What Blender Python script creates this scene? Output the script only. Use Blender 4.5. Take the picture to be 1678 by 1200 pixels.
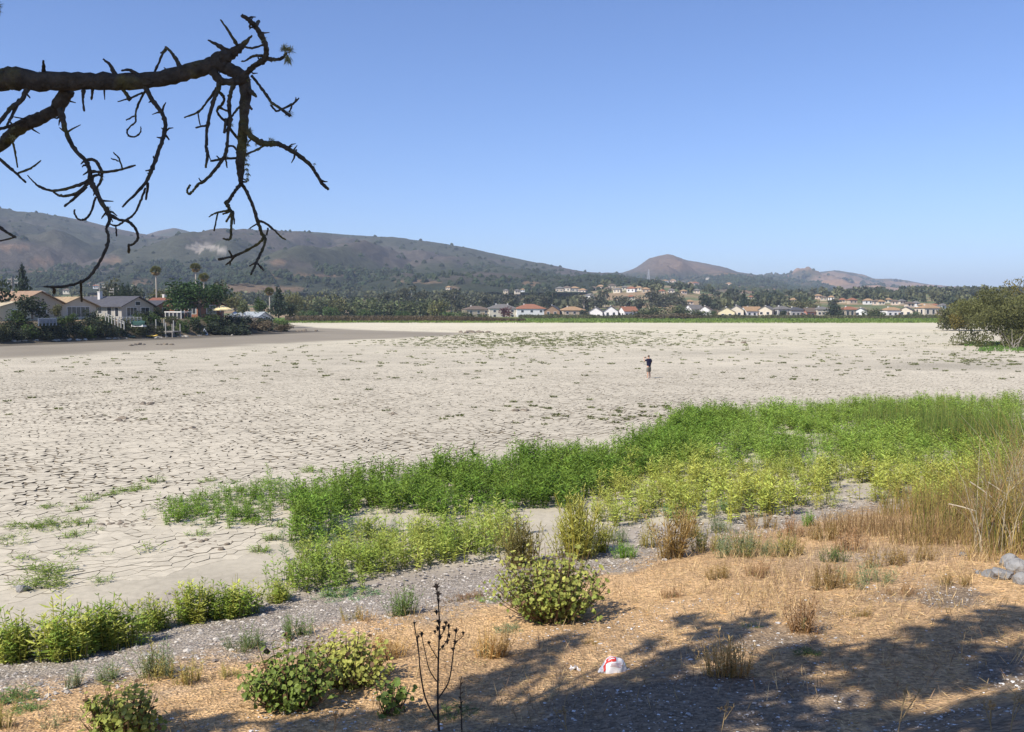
import bpy, math, random
import numpy as np
from mathutils import Vector, Matrix

random.seed(7)
RNG = np.random.default_rng(7)
SC = bpy.context.scene
COL = SC.collection
for o in list(bpy.data.objects):
    bpy.data.objects.remove(o)

# ------------------------------------------------------------------ camera
CAMZ, FPX, W0, H0 = 5.3, 1500.0, 1678.0, 1200.0
PITCH = math.atan(95 / FPX)
cam_d = bpy.data.cameras.new('camera')
cam_d.sensor_width = 36
cam_d.lens = 36 * FPX / W0
cam_d.clip_start = 0.05
cam_d.clip_end = 60000
cam = bpy.data.objects.new('camera', cam_d)
cam.location = (0, 0, CAMZ)
cam.rotation_euler = (math.pi / 2 - PITCH, 0, 0)
COL.objects.link(cam)
SC.camera = cam

# ------------------------------------------------------------------ light
SUN_EL = math.radians(47)
SHX, SHY = 0.76, 0.65                      # the way shadows fall on the ground
_n = math.hypot(SHX, SHY); SHX /= _n; SHY /= _n
COT = 1 / math.tan(SUN_EL)
world = bpy.data.worlds.new('World')
SC.world = world
world.use_nodes = True
wn = world.node_tree
bgn = wn.nodes['Background']
sky = wn.nodes.new('ShaderNodeTexSky')
sky.sky_type = 'NISHITA'
sky.sun_disc = False
sky.sun_elevation = SUN_EL
sky.sun_rotation = math.atan2(-SHX, -SHY)
sky.altitude = 60
sky.air_density = 0.9
sky.dust_density = 0.35
sky.ozone_density = 2.6
hs = wn.nodes.new('ShaderNodeMix')               # the phone camera's bluer rendering of the whole sky
hs.data_type = 'RGBA'; hs.blend_type = 'MULTIPLY'; hs.inputs[0].default_value = 1
hs.inputs[7].default_value = (0.87, 0.985, 1.29, 1)
wn.links.new(sky.outputs[0], hs.inputs[6])
wn.links.new(hs.outputs[2], bgn.inputs['Color'])
bgn.inputs['Strength'].default_value = 0.10
sun_d = bpy.data.lights.new('sun', 'SUN')
sun_d.energy = 5.0
sun_d.angle = math.radians(0.53)
sun_d.color = (1.0, 0.93, 0.82)
sun = bpy.data.objects.new('sun', sun_d)
sdir = Vector((SHX * math.cos(SUN_EL), SHY * math.cos(SUN_EL), -math.sin(SUN_EL)))
sun.rotation_euler = sdir.to_track_quat('-Z', 'Y').to_euler()
sun.location = (-30, -30, 60)
COL.objects.link(sun)
SC.view_settings.view_transform = 'Standard'
SC.view_settings.look = 'None'
SC.view_settings.gamma = 1
SC.view_settings.use_curve_mapping = False
SC.view_settings.exposure = 0.4
SC.render.engine = 'CYCLES'
cy = SC.cycles
cy.max_bounces = 5
cy.diffuse_bounces = 3
cy.glossy_bounces = 2
cy.transmission_bounces = 3
cy.volume_bounces = 0
cy.transparent_max_bounces = 6
cy.use_denoising = True
cy.caustics_reflective = False
cy.caustics_refractive = False

# ------------------------------------------------------------------ geometry helpers
SP, CP = math.sin(PITCH), math.cos(PITCH)

def rayd(px, py):
    u, v = (px - W0 / 2) / FPX, (H0 / 2 - py) / FPX
    return np.array([u, CP + v * SP, -SP + v * CP])

def proj(x, y, z):
    dep = y * CP - (z - CAMZ) * SP
    dep = np.where(dep < 0.1, 0.1, dep)
    return W0 / 2 + FPX * x / dep, H0 / 2 - FPX * (y * SP + (z - CAMZ) * CP) / dep

def zat(py, d):
    r = rayd(839, py)
    return CAMZ + d * r[2] / r[1]

def sm(a, b, x):
    t = np.clip((x - a) / (b - a), 0, 1)
    return t * t * (3 - 2 * t)

def _h(ix, iy, s):
    n = (ix.astype(np.int64) * 374761393 + iy.astype(np.int64) * 668265263 + s * 974634777) & 0xffffffff
    n = ((n ^ (n >> 13)) * 1274126177) & 0xffffffff
    n = n ^ (n >> 16)
    return (n & 0xffffff) / float(0xffffff)

def vnoise(x, y, s=0):
    x = np.asarray(x, float); y = np.asarray(y, float)
    ix, iy = np.floor(x), np.floor(y)
    fx, fy = x - ix, y - iy
    fx = fx * fx * (3 - 2 * fx); fy = fy * fy * (3 - 2 * fy)
    a, b = _h(ix, iy, s), _h(ix + 1, iy, s)
    c, d = _h(ix, iy + 1, s), _h(ix + 1, iy + 1, s)
    return (a * (1 - fx) + b * fx) * (1 - fy) + (c * (1 - fx) + d * fx) * fy

def fbm(x, y, sc=1.0, octv=4, s=0):
    x = np.asarray(x, float) / sc; y = np.asarray(y, float) / sc
    t, a, n = 0, 0.5, 0
    for k in range(octv):
        t = t + a * vnoise(x, y, s + k * 17); n += a
        x, y, a = x * 2.03 + 5.2, y * 2.03 + 1.7, a * 0.5
    return t / n

def inpoly(px, py, poly):
    px = np.asarray(px, float); py = np.asarray(py, float)
    r = np.zeros(px.shape, bool)
    j = len(poly) - 1
    for i in range(len(poly)):
        xi, yi = poly[i]; xj, yj = poly[j]
        if yi != yj:
            c = ((yi > py) != (yj > py)) & (px < (xj - xi) * (py - yi) / (yj - yi) + xi)
            r ^= c
        j = i
    return r

# ---- the lie of the land
def shore_s(x, y):
    return (x + 7.5) * 0.52 - (y - 13.4) * 0.853 + 0.9 * (fbm(x, y, 5.0, 3, 3) - 0.5)

LSY = np.array([20, 60, 132, 159, 189, 209, 222, 260, 400])
LSX = np.array([-150, -108, -76, -63.5, -53.5, -50, -62, -170, -600.])

def left_t(x, y):
    return (np.interp(y, LSY, LSX) - x) * 0.9 + 2.0 * (fbm(x, y, 9, 3, 21) - 0.5)

def terrain(x, y):
    x = np.asarray(x, float); y = np.asarray(y, float)
    s = shore_s(x, y)
    bank = 0.13 * np.clip(s, 0, 10) + 0.45 * np.clip(s - 10, 0, 6.2)
    bank = bank + sm(0, 2, s) * 0.10 * (fbm(x, y, 1.6, 3, 5) - 0.5)
    lt = left_t(x, y)
    lb = 3.1 * sm(0, 7, lt) + 0.012 * np.clip(lt - 7, 0, 400)
    d = np.hypot(x, y)
    az = W0 / 2 + FPX * x / np.maximum(y, 1)
    far = 0.3 * sm(335, 480, y) + 0.040 * np.clip(d - 560, 0, 480)
    far = far + 12 * sm(560, 1000, d) * np.exp(-((az - 1060) / 110.0) ** 2)
    far = far * sm(330, 345, y)
    return bank + np.maximum(lb, 0) * (y > 15) + far

_TS = np.geomspace(2, 4000, 420)
def ghit(px, py):
    """the ground point seen at a picture position"""
    r = rayd(px, py); t = _TS
    for _ in range(3):
        below = CAMZ + r[2] * t < terrain(r[0] * t, r[1] * t)
        if not below.any(): break
        k = max(int(np.argmax(below)), 1)
        t = np.linspace(t[k - 1], t[k], 24)
    q = r * (t[-1] if len(t) == 24 else 3000.0)
    return Vector((q[0], q[1], float(terrain(q[0], q[1]))))

def gd(px, d):
    """ground at a bearing and a distance"""
    x = (px - 839) / FPX * d
    return Vector((x, d, float(terrain(x, d))))

# ------------------------------------------------------------------ mesh helpers
class MB:
    def __init__(self):
        self.v, self.f, self.c, self.m, self.n = [], {}, [], {}, 0
    def add(self, V, F, C=None, mi=0):
        V = np.asarray(V, np.float32).reshape(-1, 3)
        F = np.asarray(F, np.int64)
        k = F.shape[1]
        self.f.setdefault(k, []).append(F + self.n)
        self.m.setdefault(k, []).append(np.full(len(F), mi, np.int32))
        self.v.append(V)
        if C is None: C = (1, 1, 1)
        C = np.broadcast_to(np.asarray(C, np.float32), (len(V), 3))
        self.c.append(C)
        self.n += len(V)
        return self
    def box(self, x0, x1, y0, y1, z0, z1, C=None, mi=0):
        V = [(x, y, z) for z in (z0, z1) for y in (y0, y1) for x in (x0, x1)]
        F = [(0, 2, 3, 1), (4, 5, 7, 6), (0, 1, 5, 4), (2, 6, 7, 3), (0, 4, 6, 2), (1, 3, 7, 5)]
        return self.add(V, F, C, mi)
    def tube(self, P, R, n=6, C=None, mi=0, cap=True):
        P = np.asarray(P, float); R = np.broadcast_to(np.asarray(R, float), (len(P),))
        T = np.gradient(P, axis=0); T /= np.linalg.norm(T, axis=1)[:, None] + 1e-9
        up = np.array([0.13, 0.21, 0.97])
        if abs(T[0] @ up) > 0.9: up = np.array([1, 0.1, 0])
        A = np.cross(T, up); A /= np.linalg.norm(A, axis=1)[:, None] + 1e-9
        B = np.cross(T, A)
        a = np.arange(n) * 2 * math.pi / n
        V = P[:, None] + R[:, None, None] * (np.cos(a)[None, :, None] * A[:, None] + np.sin(a)[None, :, None] * B[:, None])
        m = len(P)
        i, j = np.meshgrid(np.arange(m - 1), np.arange(n), indexing='ij')
        F = np.stack([i * n + j, i * n + (j + 1) % n, (i + 1) * n + (j + 1) % n, (i + 1) * n + j], -1).reshape(-1, 4)
        self.add(V.reshape(-1, 3), F, C, mi)
        if cap and n >= 3:
            b = self.n - m * n
            self.f.setdefault(n, []).append(np.array([[b + k for k in range(n)][::-1], [b + (m - 1) * n + k for k in range(n)]]))
            self.m.setdefault(n, []).append(np.full(2, mi, np.int32))
        return self
    def leaves(self, P, D, S, L, Wd, C=None, mi=0, fold=0.0):
        """diamond leaves: base P, direction D, side S, length L, width Wd"""
        P = np.asarray(P, float); L = np.asarray(L, float)[..., None]; Wd = np.asarray(Wd, float)[..., None]
        N = np.cross(D, S)
        V = np.stack([P, P + D * L * 0.45 + S * Wd * 0.5 + N * L * fold, P + D * L, P + D * L * 0.45 - S * Wd * 0.5 + N * L * fold], 1)
        F = np.arange(len(P) * 4).reshape(-1, 4)
        if C is not None:
            C = np.asarray(C, np.float32)
            if C.ndim == 2 and len(C) == len(P): C = np.repeat(C, 4, 0)
        return self.add(V.reshape(-1, 3), F, C, mi)
    def inst(self, proto, Ms, cols=None, mi=0):
        """many transformed copies of a proto MB baked in: Ms (N,4,4), cols (N,3) multiply the proto's colours"""
        V, Fd, C = proto.arrays()
        N = len(Ms)
        Vh = np.concatenate([V, np.ones((len(V), 1))], 1)
        Vo = np.einsum('nij,vj->nvi', Ms, Vh)[..., :3]
        base = self.n + np.arange(N)[:, None, None] * len(V)
        for k, F in Fd.items():
            self.f.setdefault(k, []).append((F[None] + base).reshape(-1, k))
            self.m.setdefault(k, []).append(np.tile(proto.marr(k), N))
        self.v.append(Vo.reshape(-1, 3).astype(np.float32))
        Co = np.broadcast_to(C[None], (N, len(V), 3))
        if cols is not None: Co = Co * np.asarray(cols)[:, None, :]
        self.c.append(Co.reshape(-1, 3).astype(np.float32))
        self.n += N * len(V)
        return self
    def marr(self, k): return np.concatenate(self.m[k])
    def arrays(self):
        return np.concatenate(self.v), {k: np.concatenate(f) for k, f in self.f.items()}, np.concatenate(self.c)
    def mesh(self, name, mats, smooth=False):
        V, Fd, C = self.arrays()
        me = bpy.data.meshes.new(name)
        me.vertices.add(len(V)); me.vertices.foreach_set('co', V.ravel())
        loops = np.concatenate([F.ravel() for F in Fd.values()])
        sizes = np.concatenate([np.full(len(F), k) for k, F in Fd.items()])
        me.loops.add(len(loops)); me.loops.foreach_set('vertex_index', loops.astype(np.int32))
        st = np.concatenate([[0], np.cumsum(sizes)[:-1]]).astype(np.int32)
        me.polygons.add(len(sizes)); me.polygons.foreach_set('loop_start', st)
        me.polygons.foreach_set('material_index', np.concatenate([self.marr(k) for k in Fd]).astype(np.int32))
        ca = me.color_attributes.new('Col', 'FLOAT_COLOR', 'POINT')
        ca.data.foreach_set('color', np.concatenate([C, np.ones((len(C), 1), np.float32)], 1).ravel().astype(np.float32))
        me.polygons.foreach_set('use_smooth', np.full(len(sizes), bool(smooth)))
        me.update(calc_edges=True)
        me.validate()
        for m in (mats if isinstance(mats, (list, tuple)) else [mats]): me.materials.append(m)
        return me
    def build(self, name, mats, parent=None, loc=None, rotz=0, smooth=False):
        o = bpy.data.objects.new(name, self.mesh(name, mats, smooth))
        COL.objects.link(o)
        if parent is not None: o.parent = parent
        if loc is not None: o.location = loc
        if rotz: o.rotation_euler = (0, 0, rotz)
        return o

def tag(o, label, cat, group=None, kind=None):
    o['label'] = label
    if cat: o['category'] = cat
    if group: o['group'] = group
    if kind: o['kind'] = kind
    return o

def empty(name, loc, rotz=0):
    o = bpy.data.objects.new(name, None)
    o.empty_display_size = 0.3
    o.location = loc; o.rotation_euler = (0, 0, rotz)
    COL.objects.link(o)
    return o

def linkmesh(name, me, parent=None, loc=None, rotz=0, scale=None):
    o = bpy.data.objects.new(name, me)
    COL.objects.link(o)
    if parent is not None: o.parent = parent
    if loc is not None: o.location = loc
    if rotz: o.rotation_euler = (0, 0, rotz)
    if scale is not None: o.scale = scale
    return o

def xf(P, rot, sc, lean=None):
    """(N,4,4) from positions, z-rotations, scales (N,) or (N,3), optional lean (N,2) shear per unit height"""
    N = len(P); M = np.zeros((N, 4, 4)); c, s = np.cos(rot), np.sin(rot)
    sc = np.asarray(sc, float)
    if sc.ndim == 1: sc = np.repeat(sc[:, None], 3, 1)
    M[:, 0, 0] = c * sc[:, 0]; M[:, 0, 1] = -s * sc[:, 1]
    M[:, 1, 0] = s * sc[:, 0]; M[:, 1, 1] = c * sc[:, 1]
    M[:, 2, 2] = sc[:, 2]
    if lean is not None:
        M[:, 0, 2] = lean[:, 0] * sc[:, 2]; M[:, 1, 2] = lean[:, 1] * sc[:, 2]
    M[:, :3, 3] = P; M[:, 3, 3] = 1
    return M

def rdir(n, rng=RNG):
    v = rng.normal(size=(n, 3)); return v / np.linalg.norm(v, axis=1)[:, None]

def perp(D, rng=RNG):
    S = np.cross(D, rdir(len(D), rng)); return S / (np.linalg.norm(S, axis=1)[:, None] + 1e-9)

def smooth_line(P, k=5):
    """Catmull-Rom through rows of P (any number of columns)"""
    P = np.asarray(P, float)
    if len(P) < 3:
        t = np.linspace(0, 1, k + 1)[:, None]; return P[0] * (1 - t) + P[-1] * t
    Q = np.vstack([2 * P[0] - P[1], P, 2 * P[-1] - P[-2]])
    out = []
    for i in range(1, len(Q) - 2):
        for t in np.arange(k) / k:
            a, b, c, d = Q[i - 1], Q[i], Q[i + 1], Q[i + 2]
            out.append(0.5 * ((2 * b) + (c - a) * t + (2 * a - 5 * b + 4 * c - d) * t * t + (3 * b - a - 3 * c + d) * t ** 3))
    out.append(P[-1])
    return np.array(out)

ORD = ['leftmost', 'second', 'third', 'fourth', 'fifth', 'sixth', 'seventh', 'eighth', 'ninth', 'tenth', 'eleventh', 'twelfth',
       'thirteenth', 'fourteenth', 'fifteenth', 'sixteenth', 'seventeenth', 'eighteenth', 'nineteenth', 'twentieth']
ORD += ['twenty-' + a for a in ('first', 'second', 'third', 'fourth', 'fifth', 'sixth', 'seventh', 'eighth', 'ninth')] + ['thirtieth']
ORD += ['thirty-' + a for a in ('first', 'second', 'third', 'fourth', 'fifth', 'sixth', 'seventh', 'eighth', 'ninth')] + ['fortieth']

def nth(i): return 'leftmost' if i == 0 else ORD[i] + ' from the left'

# ------------------------------------------------------------------ materials
MATS = {}

def mat(name, color=(0.5, 0.5, 0.5), rough=0.85, var=0.12, scale=6.0, attr=False, island=0.0, objvar=0.0, transl=0.0,
        bump=0.0, bscale=20.0, spec=0.3, second=None, sscale=3.0, smix=(0.4, 0.6), metal=0.0):
    if name in MATS: return MATS[name]
    m = bpy.data.materials.new(name); m.use_nodes = True
    nt = m.node_tree; N, L = nt.nodes, nt.links
    b = N['Principled BSDF']
    b.inputs['Roughness'].default_value = rough
    b.inputs['Metallic'].default_value = metal
    b.inputs['Specular IOR Level'].default_value = spec
    tc = N.new('ShaderNodeTexCoord'); geo = N.new('ShaderNodeNewGeometry')
    cur = N.new('ShaderNodeRGB'); cur.outputs[0].default_value = (*color, 1); cur = cur.outputs[0]
    if second is not None:
        nz = N.new('ShaderNodeTexNoise'); nz.inputs['Scale'].default_value = sscale; nz.inputs['Detail'].default_value = 4
        L.new(geo.outputs['Position'], nz.inputs['Vector'])
        mr = N.new('ShaderNodeMapRange'); mr.inputs[1].default_value, mr.inputs[2].default_value = smix
        L.new(nz.outputs['Fac'], mr.inputs[0])
        mx = N.new('ShaderNodeMix'); mx.data_type = 'RGBA'
        L.new(mr.outputs[0], mx.inputs[0]); L.new(cur, mx.inputs[6]); mx.inputs[7].default_value = (*second, 1)
        cur = mx.outputs[2]
    def mul(cur, val_socket):
        mx = N.new('ShaderNodeMix'); mx.data_type = 'RGBA'; mx.blend_type = 'MULTIPLY'; mx.inputs[0].default_value = 1
        L.new(cur, mx.inputs[6]); L.new(val_socket, mx.inputs[7]); return mx.outputs[2]
    def rng_socket(src, amt):
        mr = N.new('ShaderNodeMapRange'); mr.inputs[3].default_value = 1 - amt; mr.inputs[4].default_value = 1 + amt
        L.new(src, mr.inputs[0]); return mr.outputs[0]
    if attr:
        a = N.new('ShaderNodeVertexColor'); a.layer_name = 'Col'; cur = mul(cur, a.outputs[0])
    if var:
        nz = N.new('ShaderNodeTexNoise'); nz.inputs['Scale'].default_value = scale; nz.inputs['Detail'].default_value = 5
        L.new(geo.outputs['Position'], nz.inputs['Vector']); cur = mul(cur, rng_socket(nz.outputs['Fac'], var * 2))
    if island: cur = mul(cur, rng_socket(geo.outputs['Random Per Island'], island))
    if objvar:
        oi = N.new('ShaderNodeObjectInfo'); cur = mul(cur, rng_socket(oi.outputs['Random'], objvar))
    L.new(cur, b.inputs['Base Color'])
    if bump:
        nz = N.new('ShaderNodeTexNoise'); nz.inputs['Scale'].default_value = bscale; nz.inputs['Detail'].default_value = 6
        L.new(geo.outputs['Position'], nz.inputs['Vector'])
        bp = N.new('ShaderNodeBump'); bp.inputs['Strength'].default_value = bump; bp.inputs['Distance'].default_value = 1.0 / bscale
        L.new(nz.outputs['Fac'], bp.inputs['Height']); L.new(bp.outputs[0], b.inputs['Normal'])
    if transl:
        t = N.new('ShaderNodeBsdfTranslucent'); L.new(cur, t.inputs['Color'])
        ms = N.new('ShaderNodeMixShader'); ms.inputs[0].default_value = transl
        L.new(b.outputs[0], ms.inputs[1]); L.new(t.outputs[0], ms.inputs[2])
        L.new(ms.outputs[0], N['Material Output'].inputs['Surface'])
    MATS[name] = m
    return m

def leafmat(name, color, transl=0.25, rough=0.7, objvar=0.12, island=0.18):
    return mat(name, color, rough=rough, var=0.0, attr=True, island=island, objvar=objvar, transl=transl, spec=0.25)
# ================================================================== THE SETTING
def polar_grid(az0, az1, na, rr):
    """az as tangent (x/y)"""
    t = np.linspace(az0, az1, na)
    A, R = np.meshgrid(t, rr, indexing='ij')
    ang = np.arctan(A)
    return R * np.sin(ang), R * np.cos(ang)

def grid_faces(n, m):
    i, j = np.meshgrid(np.arange(n - 1), np.arange(m - 1), indexing='ij')
    return np.stack([i * m + j, (i + 1) * m + j, (i + 1) * m + j + 1, i * m + j + 1], -1).reshape(-1, 4)

def seg_mask(px, py, poly, soft=None):
    return inpoly(px, py, poly).astype(float)

# ---- lake bed: pale cracked mud, with a darker damp tongue along the left shore
CRACK_PX = [(-400, 860), (-400, 640), (-60, 606), (120, 601), (400, 590), (700, 583), (1000, 592), (1300, 602), (1678, 612),
            (1800, 668), (1678, 660), (1400, 668), (1130, 690), (1040, 712), (850, 732), (700, 760), (560, 800), (500, 850),
            (440, 900), (300, 945), (120, 975), (-60, 1000)]
DAMP_PX = [(-300, 560), (-300, 600), (0, 590), (250, 577), (480, 566), (700, 553), (770, 545), (700, 540), (560, 537), (480, 540), (300, 545), (100, 552)]

def damp_mask(x, y):
    px, py = proj(x, y, 0 * x)
    # tongue: thickness in metres measured along the view, wobbling
    up = np.interp(px, [-400, 0, 250, 480, 700, 790], [610, 588, 574.5, 562, 550, 545])
    w = (fbm(x, y, 14, 4, 31) - 0.5) * 10
    m = sm(2.0, -2.0, py + w - up) * sm(800, 730, px)
    lo = np.interp(px, [-400, 440, 475, 520, 600, 700, 790], [400, 520, 532, 537.5, 541, 544, 546.5]) + 0.2 * w
    return m * sm(-1.0, 1.0, py - lo)

def soft_mask(x, y):
    """low greyer hollows and lighter flats of the bed itself"""
    return fbm(x, y, 22, 4, 44)

rr = np.concatenate([np.geomspace(4, 120, 160), np.geomspace(121.5, 640, 100)])
X, Y = polar_grid(-2.2, 2.2, 360, rr)
S = shore_s(X, Y)
Z = -0.5 * sm(0.15, 2.5, S) + 0.05 * (fbm(X, Y, 3.5, 4, 9) - 0.5) * sm(60, 20, Y) + 0.12 * (fbm(X, Y, 11, 3, 10) - 0.5) * sm(30, 60, Y)
dm = damp_mask(X, Y)
PX, PY = proj(X, Y, Z)
base = np.array([0.50, 0.448, 0.345])
tone = 0.86 + 0.26 * soft_mask(X, Y)
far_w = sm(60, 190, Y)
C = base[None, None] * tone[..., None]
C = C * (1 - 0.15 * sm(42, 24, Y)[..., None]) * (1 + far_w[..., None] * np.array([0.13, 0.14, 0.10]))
damp_c = np.array([0.25, 0.218, 0.165]) * (0.85 + 0.3 * fbm(X, Y, 8, 4, 55))[..., None]
C = C * (1 - dm[..., None]) + damp_c * dm[..., None]
# a dark strandline right under the left bank
lt = left_t(X, Y)
st = sm(-9, -5, lt) * sm(1.5, -1, lt) * (Y > 100) * (Y < 230)
C = C * (1 - 0.55 * st[..., None])
# greyer hollows right of the standing person
hol = np.exp(-(((PX - 1560) / 170) ** 2 + ((PY - 600) / 9) ** 2)) * 0.33 + np.exp(-(((PX - 1180) / 160) ** 2 + ((PY - 578) / 4) ** 2)) * 0.15
C = C * (1 - hol[..., None])
gm = sm(-2.6, -0.6, S + 3.2 * (fbm(X, Y, 1.2, 4, 91) - 0.5)) * (Y < 60)
C = C * (1 - gm[..., None]) + np.array([0.34, 0.295, 0.24]) * (0.85 + 0.3 * fbm(X, Y, 0.6, 3, 92))[..., None] * gm[..., None]
C = C * (1 - 0.30 * sm(60, 40, Y) * (fbm(X * 0.45, Y, 0.9, 3, 95) - 0.45))[..., None]
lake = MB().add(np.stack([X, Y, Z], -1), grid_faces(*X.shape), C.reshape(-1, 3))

def mud_material(name, cracks):
    m = bpy.data.materials.new(name); m.use_nodes = True
    nt = m.node_tree; N, L = nt.nodes, nt.links
    b = N['Principled BSDF']; b.inputs['Roughness'].default_value = 0.95; b.inputs['Specular IOR Level'].default_value = 0.15
    geo = N.new('ShaderNodeNewGeometry')
    a = N.new('ShaderNodeVertexColor'); a.layer_name = 'Col'
    nz = N.new('ShaderNodeTexNoise'); nz.inputs['Scale'].default_value = 5; nz.inputs['Detail'].default_value = 7; nz.inputs['Roughness'].default_value = 0.65
    L.new(geo.outputs['Position'], nz.inputs['Vector'])
    mr = N.new('ShaderNodeMapRange'); mr.inputs[3].default_value = 0.68; mr.inputs[4].default_value = 1.30
    L.new(nz.outputs['Fac'], mr.inputs[0])
    mx = N.new('ShaderNodeMix'); mx.data_type = 'RGBA'; mx.blend_type = 'MULTIPLY'; mx.inputs[0].default_value = 1
    L.new(a.outputs[0], mx.inputs[6]); L.new(mr.outputs[0], mx.inputs[7])
    cur = mx.outputs[2]
    bump_src = nz.outputs['Fac']
    if cracks:
        # warped cells: the cracked crust where single plates are too far off to pick apart
        ad = N.new('ShaderNodeVectorMath'); ad.operation = 'MULTIPLY_ADD'
        n2 = N.new('ShaderNodeTexNoise'); n2.inputs['Scale'].default_value = 2.2
        L.new(geo.outputs['Position'], n2.inputs['Vector'])
        L.new(n2.outputs['Color'], ad.inputs[0]); ad.inputs[1].default_value = (0.35, 0.35, 0); L.new(geo.outputs['Position'], ad.inputs[2])
        vo = N.new('ShaderNodeTexVoronoi'); vo.feature = 'DISTANCE_TO_EDGE'; vo.voronoi_dimensions = '2D'
        vo.inputs['Scale'].default_value = 2.3
        L.new(ad.outputs[0], vo.inputs['Vector'])
        # cracks open and close from place to place
        n3 = N.new('ShaderNodeTexNoise'); n3.inputs['Scale'].default_value = 0.22; n3.inputs['Detail'].default_value = 4
        L.new(geo.outputs['Position'], n3.inputs['Vector'])
        wd = N.new('ShaderNodeMapRange'); wd.inputs[1].default_value = 0.38; wd.inputs[2].default_value = 0.62; wd.inputs[3].default_value = 0.004; wd.inputs[4].default_value = 0.075
        L.new(n3.outputs['Fac'], wd.inputs[0])
        lt_ = N.new('ShaderNodeMath'); lt_.operation = 'LESS_THAN'; L.new(vo.outputs['Distance'], lt_.inputs[0]); L.new(wd.outputs[0], lt_.inputs[1])
        # only on the drying flats: distance from the bank, outside the damp tongue (attribute 'crack')
        ca = N.new('ShaderNodeAttribute'); ca.attribute_name = 'crack'
        mu = N.new('ShaderNodeMath'); mu.operation = 'MULTIPLY'; L.new(lt_.outputs[0], mu.inputs[0]); L.new(ca.outputs['Fac'], mu.inputs[1])
        mk = N.new('ShaderNodeMix'); mk.data_type = 'RGBA'
        L.new(mu.outputs[0], mk.inputs[0]); L.new(cur, mk.inputs[6]); mk.inputs[7].default_value = (0.10, 0.085, 0.065, 1)
        cur = mk.outputs[2]
    L.new(cur, b.inputs['Base Color'])
    bp = N.new('ShaderNodeBump'); bp.inputs['Strength'].default_value = 0.3; bp.inputs['Distance'].default_value = 0.012
    n9 = N.new('ShaderNodeTexNoise'); n9.inputs['Scale'].default_value = 22; n9.inputs['Detail'].default_value = 6
    L.new(geo.outputs['Position'], n9.inputs['Vector']); bump_src = n9.outputs['Fac']
    L.new(bump_src, bp.inputs['Height']); L.new(bp.outputs[0], b.inputs['Normal'])
    MATS[name] = m
    return m

lake_bed = lake.build('lake_bed', mud_material('lake_mud', True))
tag(lake_bed, 'pale dried-out cracked mud of the empty lake bed', 'lake bed', kind='structure')
cr = lake_bed.data.attributes.new('crack', 'FLOAT', 'POINT')
crk = (0.75 * sm(62, 84, Y) * sm(330, 180, Y) + 0.07 * sm(60, 40, Y) * sm(-0.5, -3, S)) * (1 - dm)
cr.data.foreach_set('value', crk.ravel().astype(np.float32))

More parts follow.
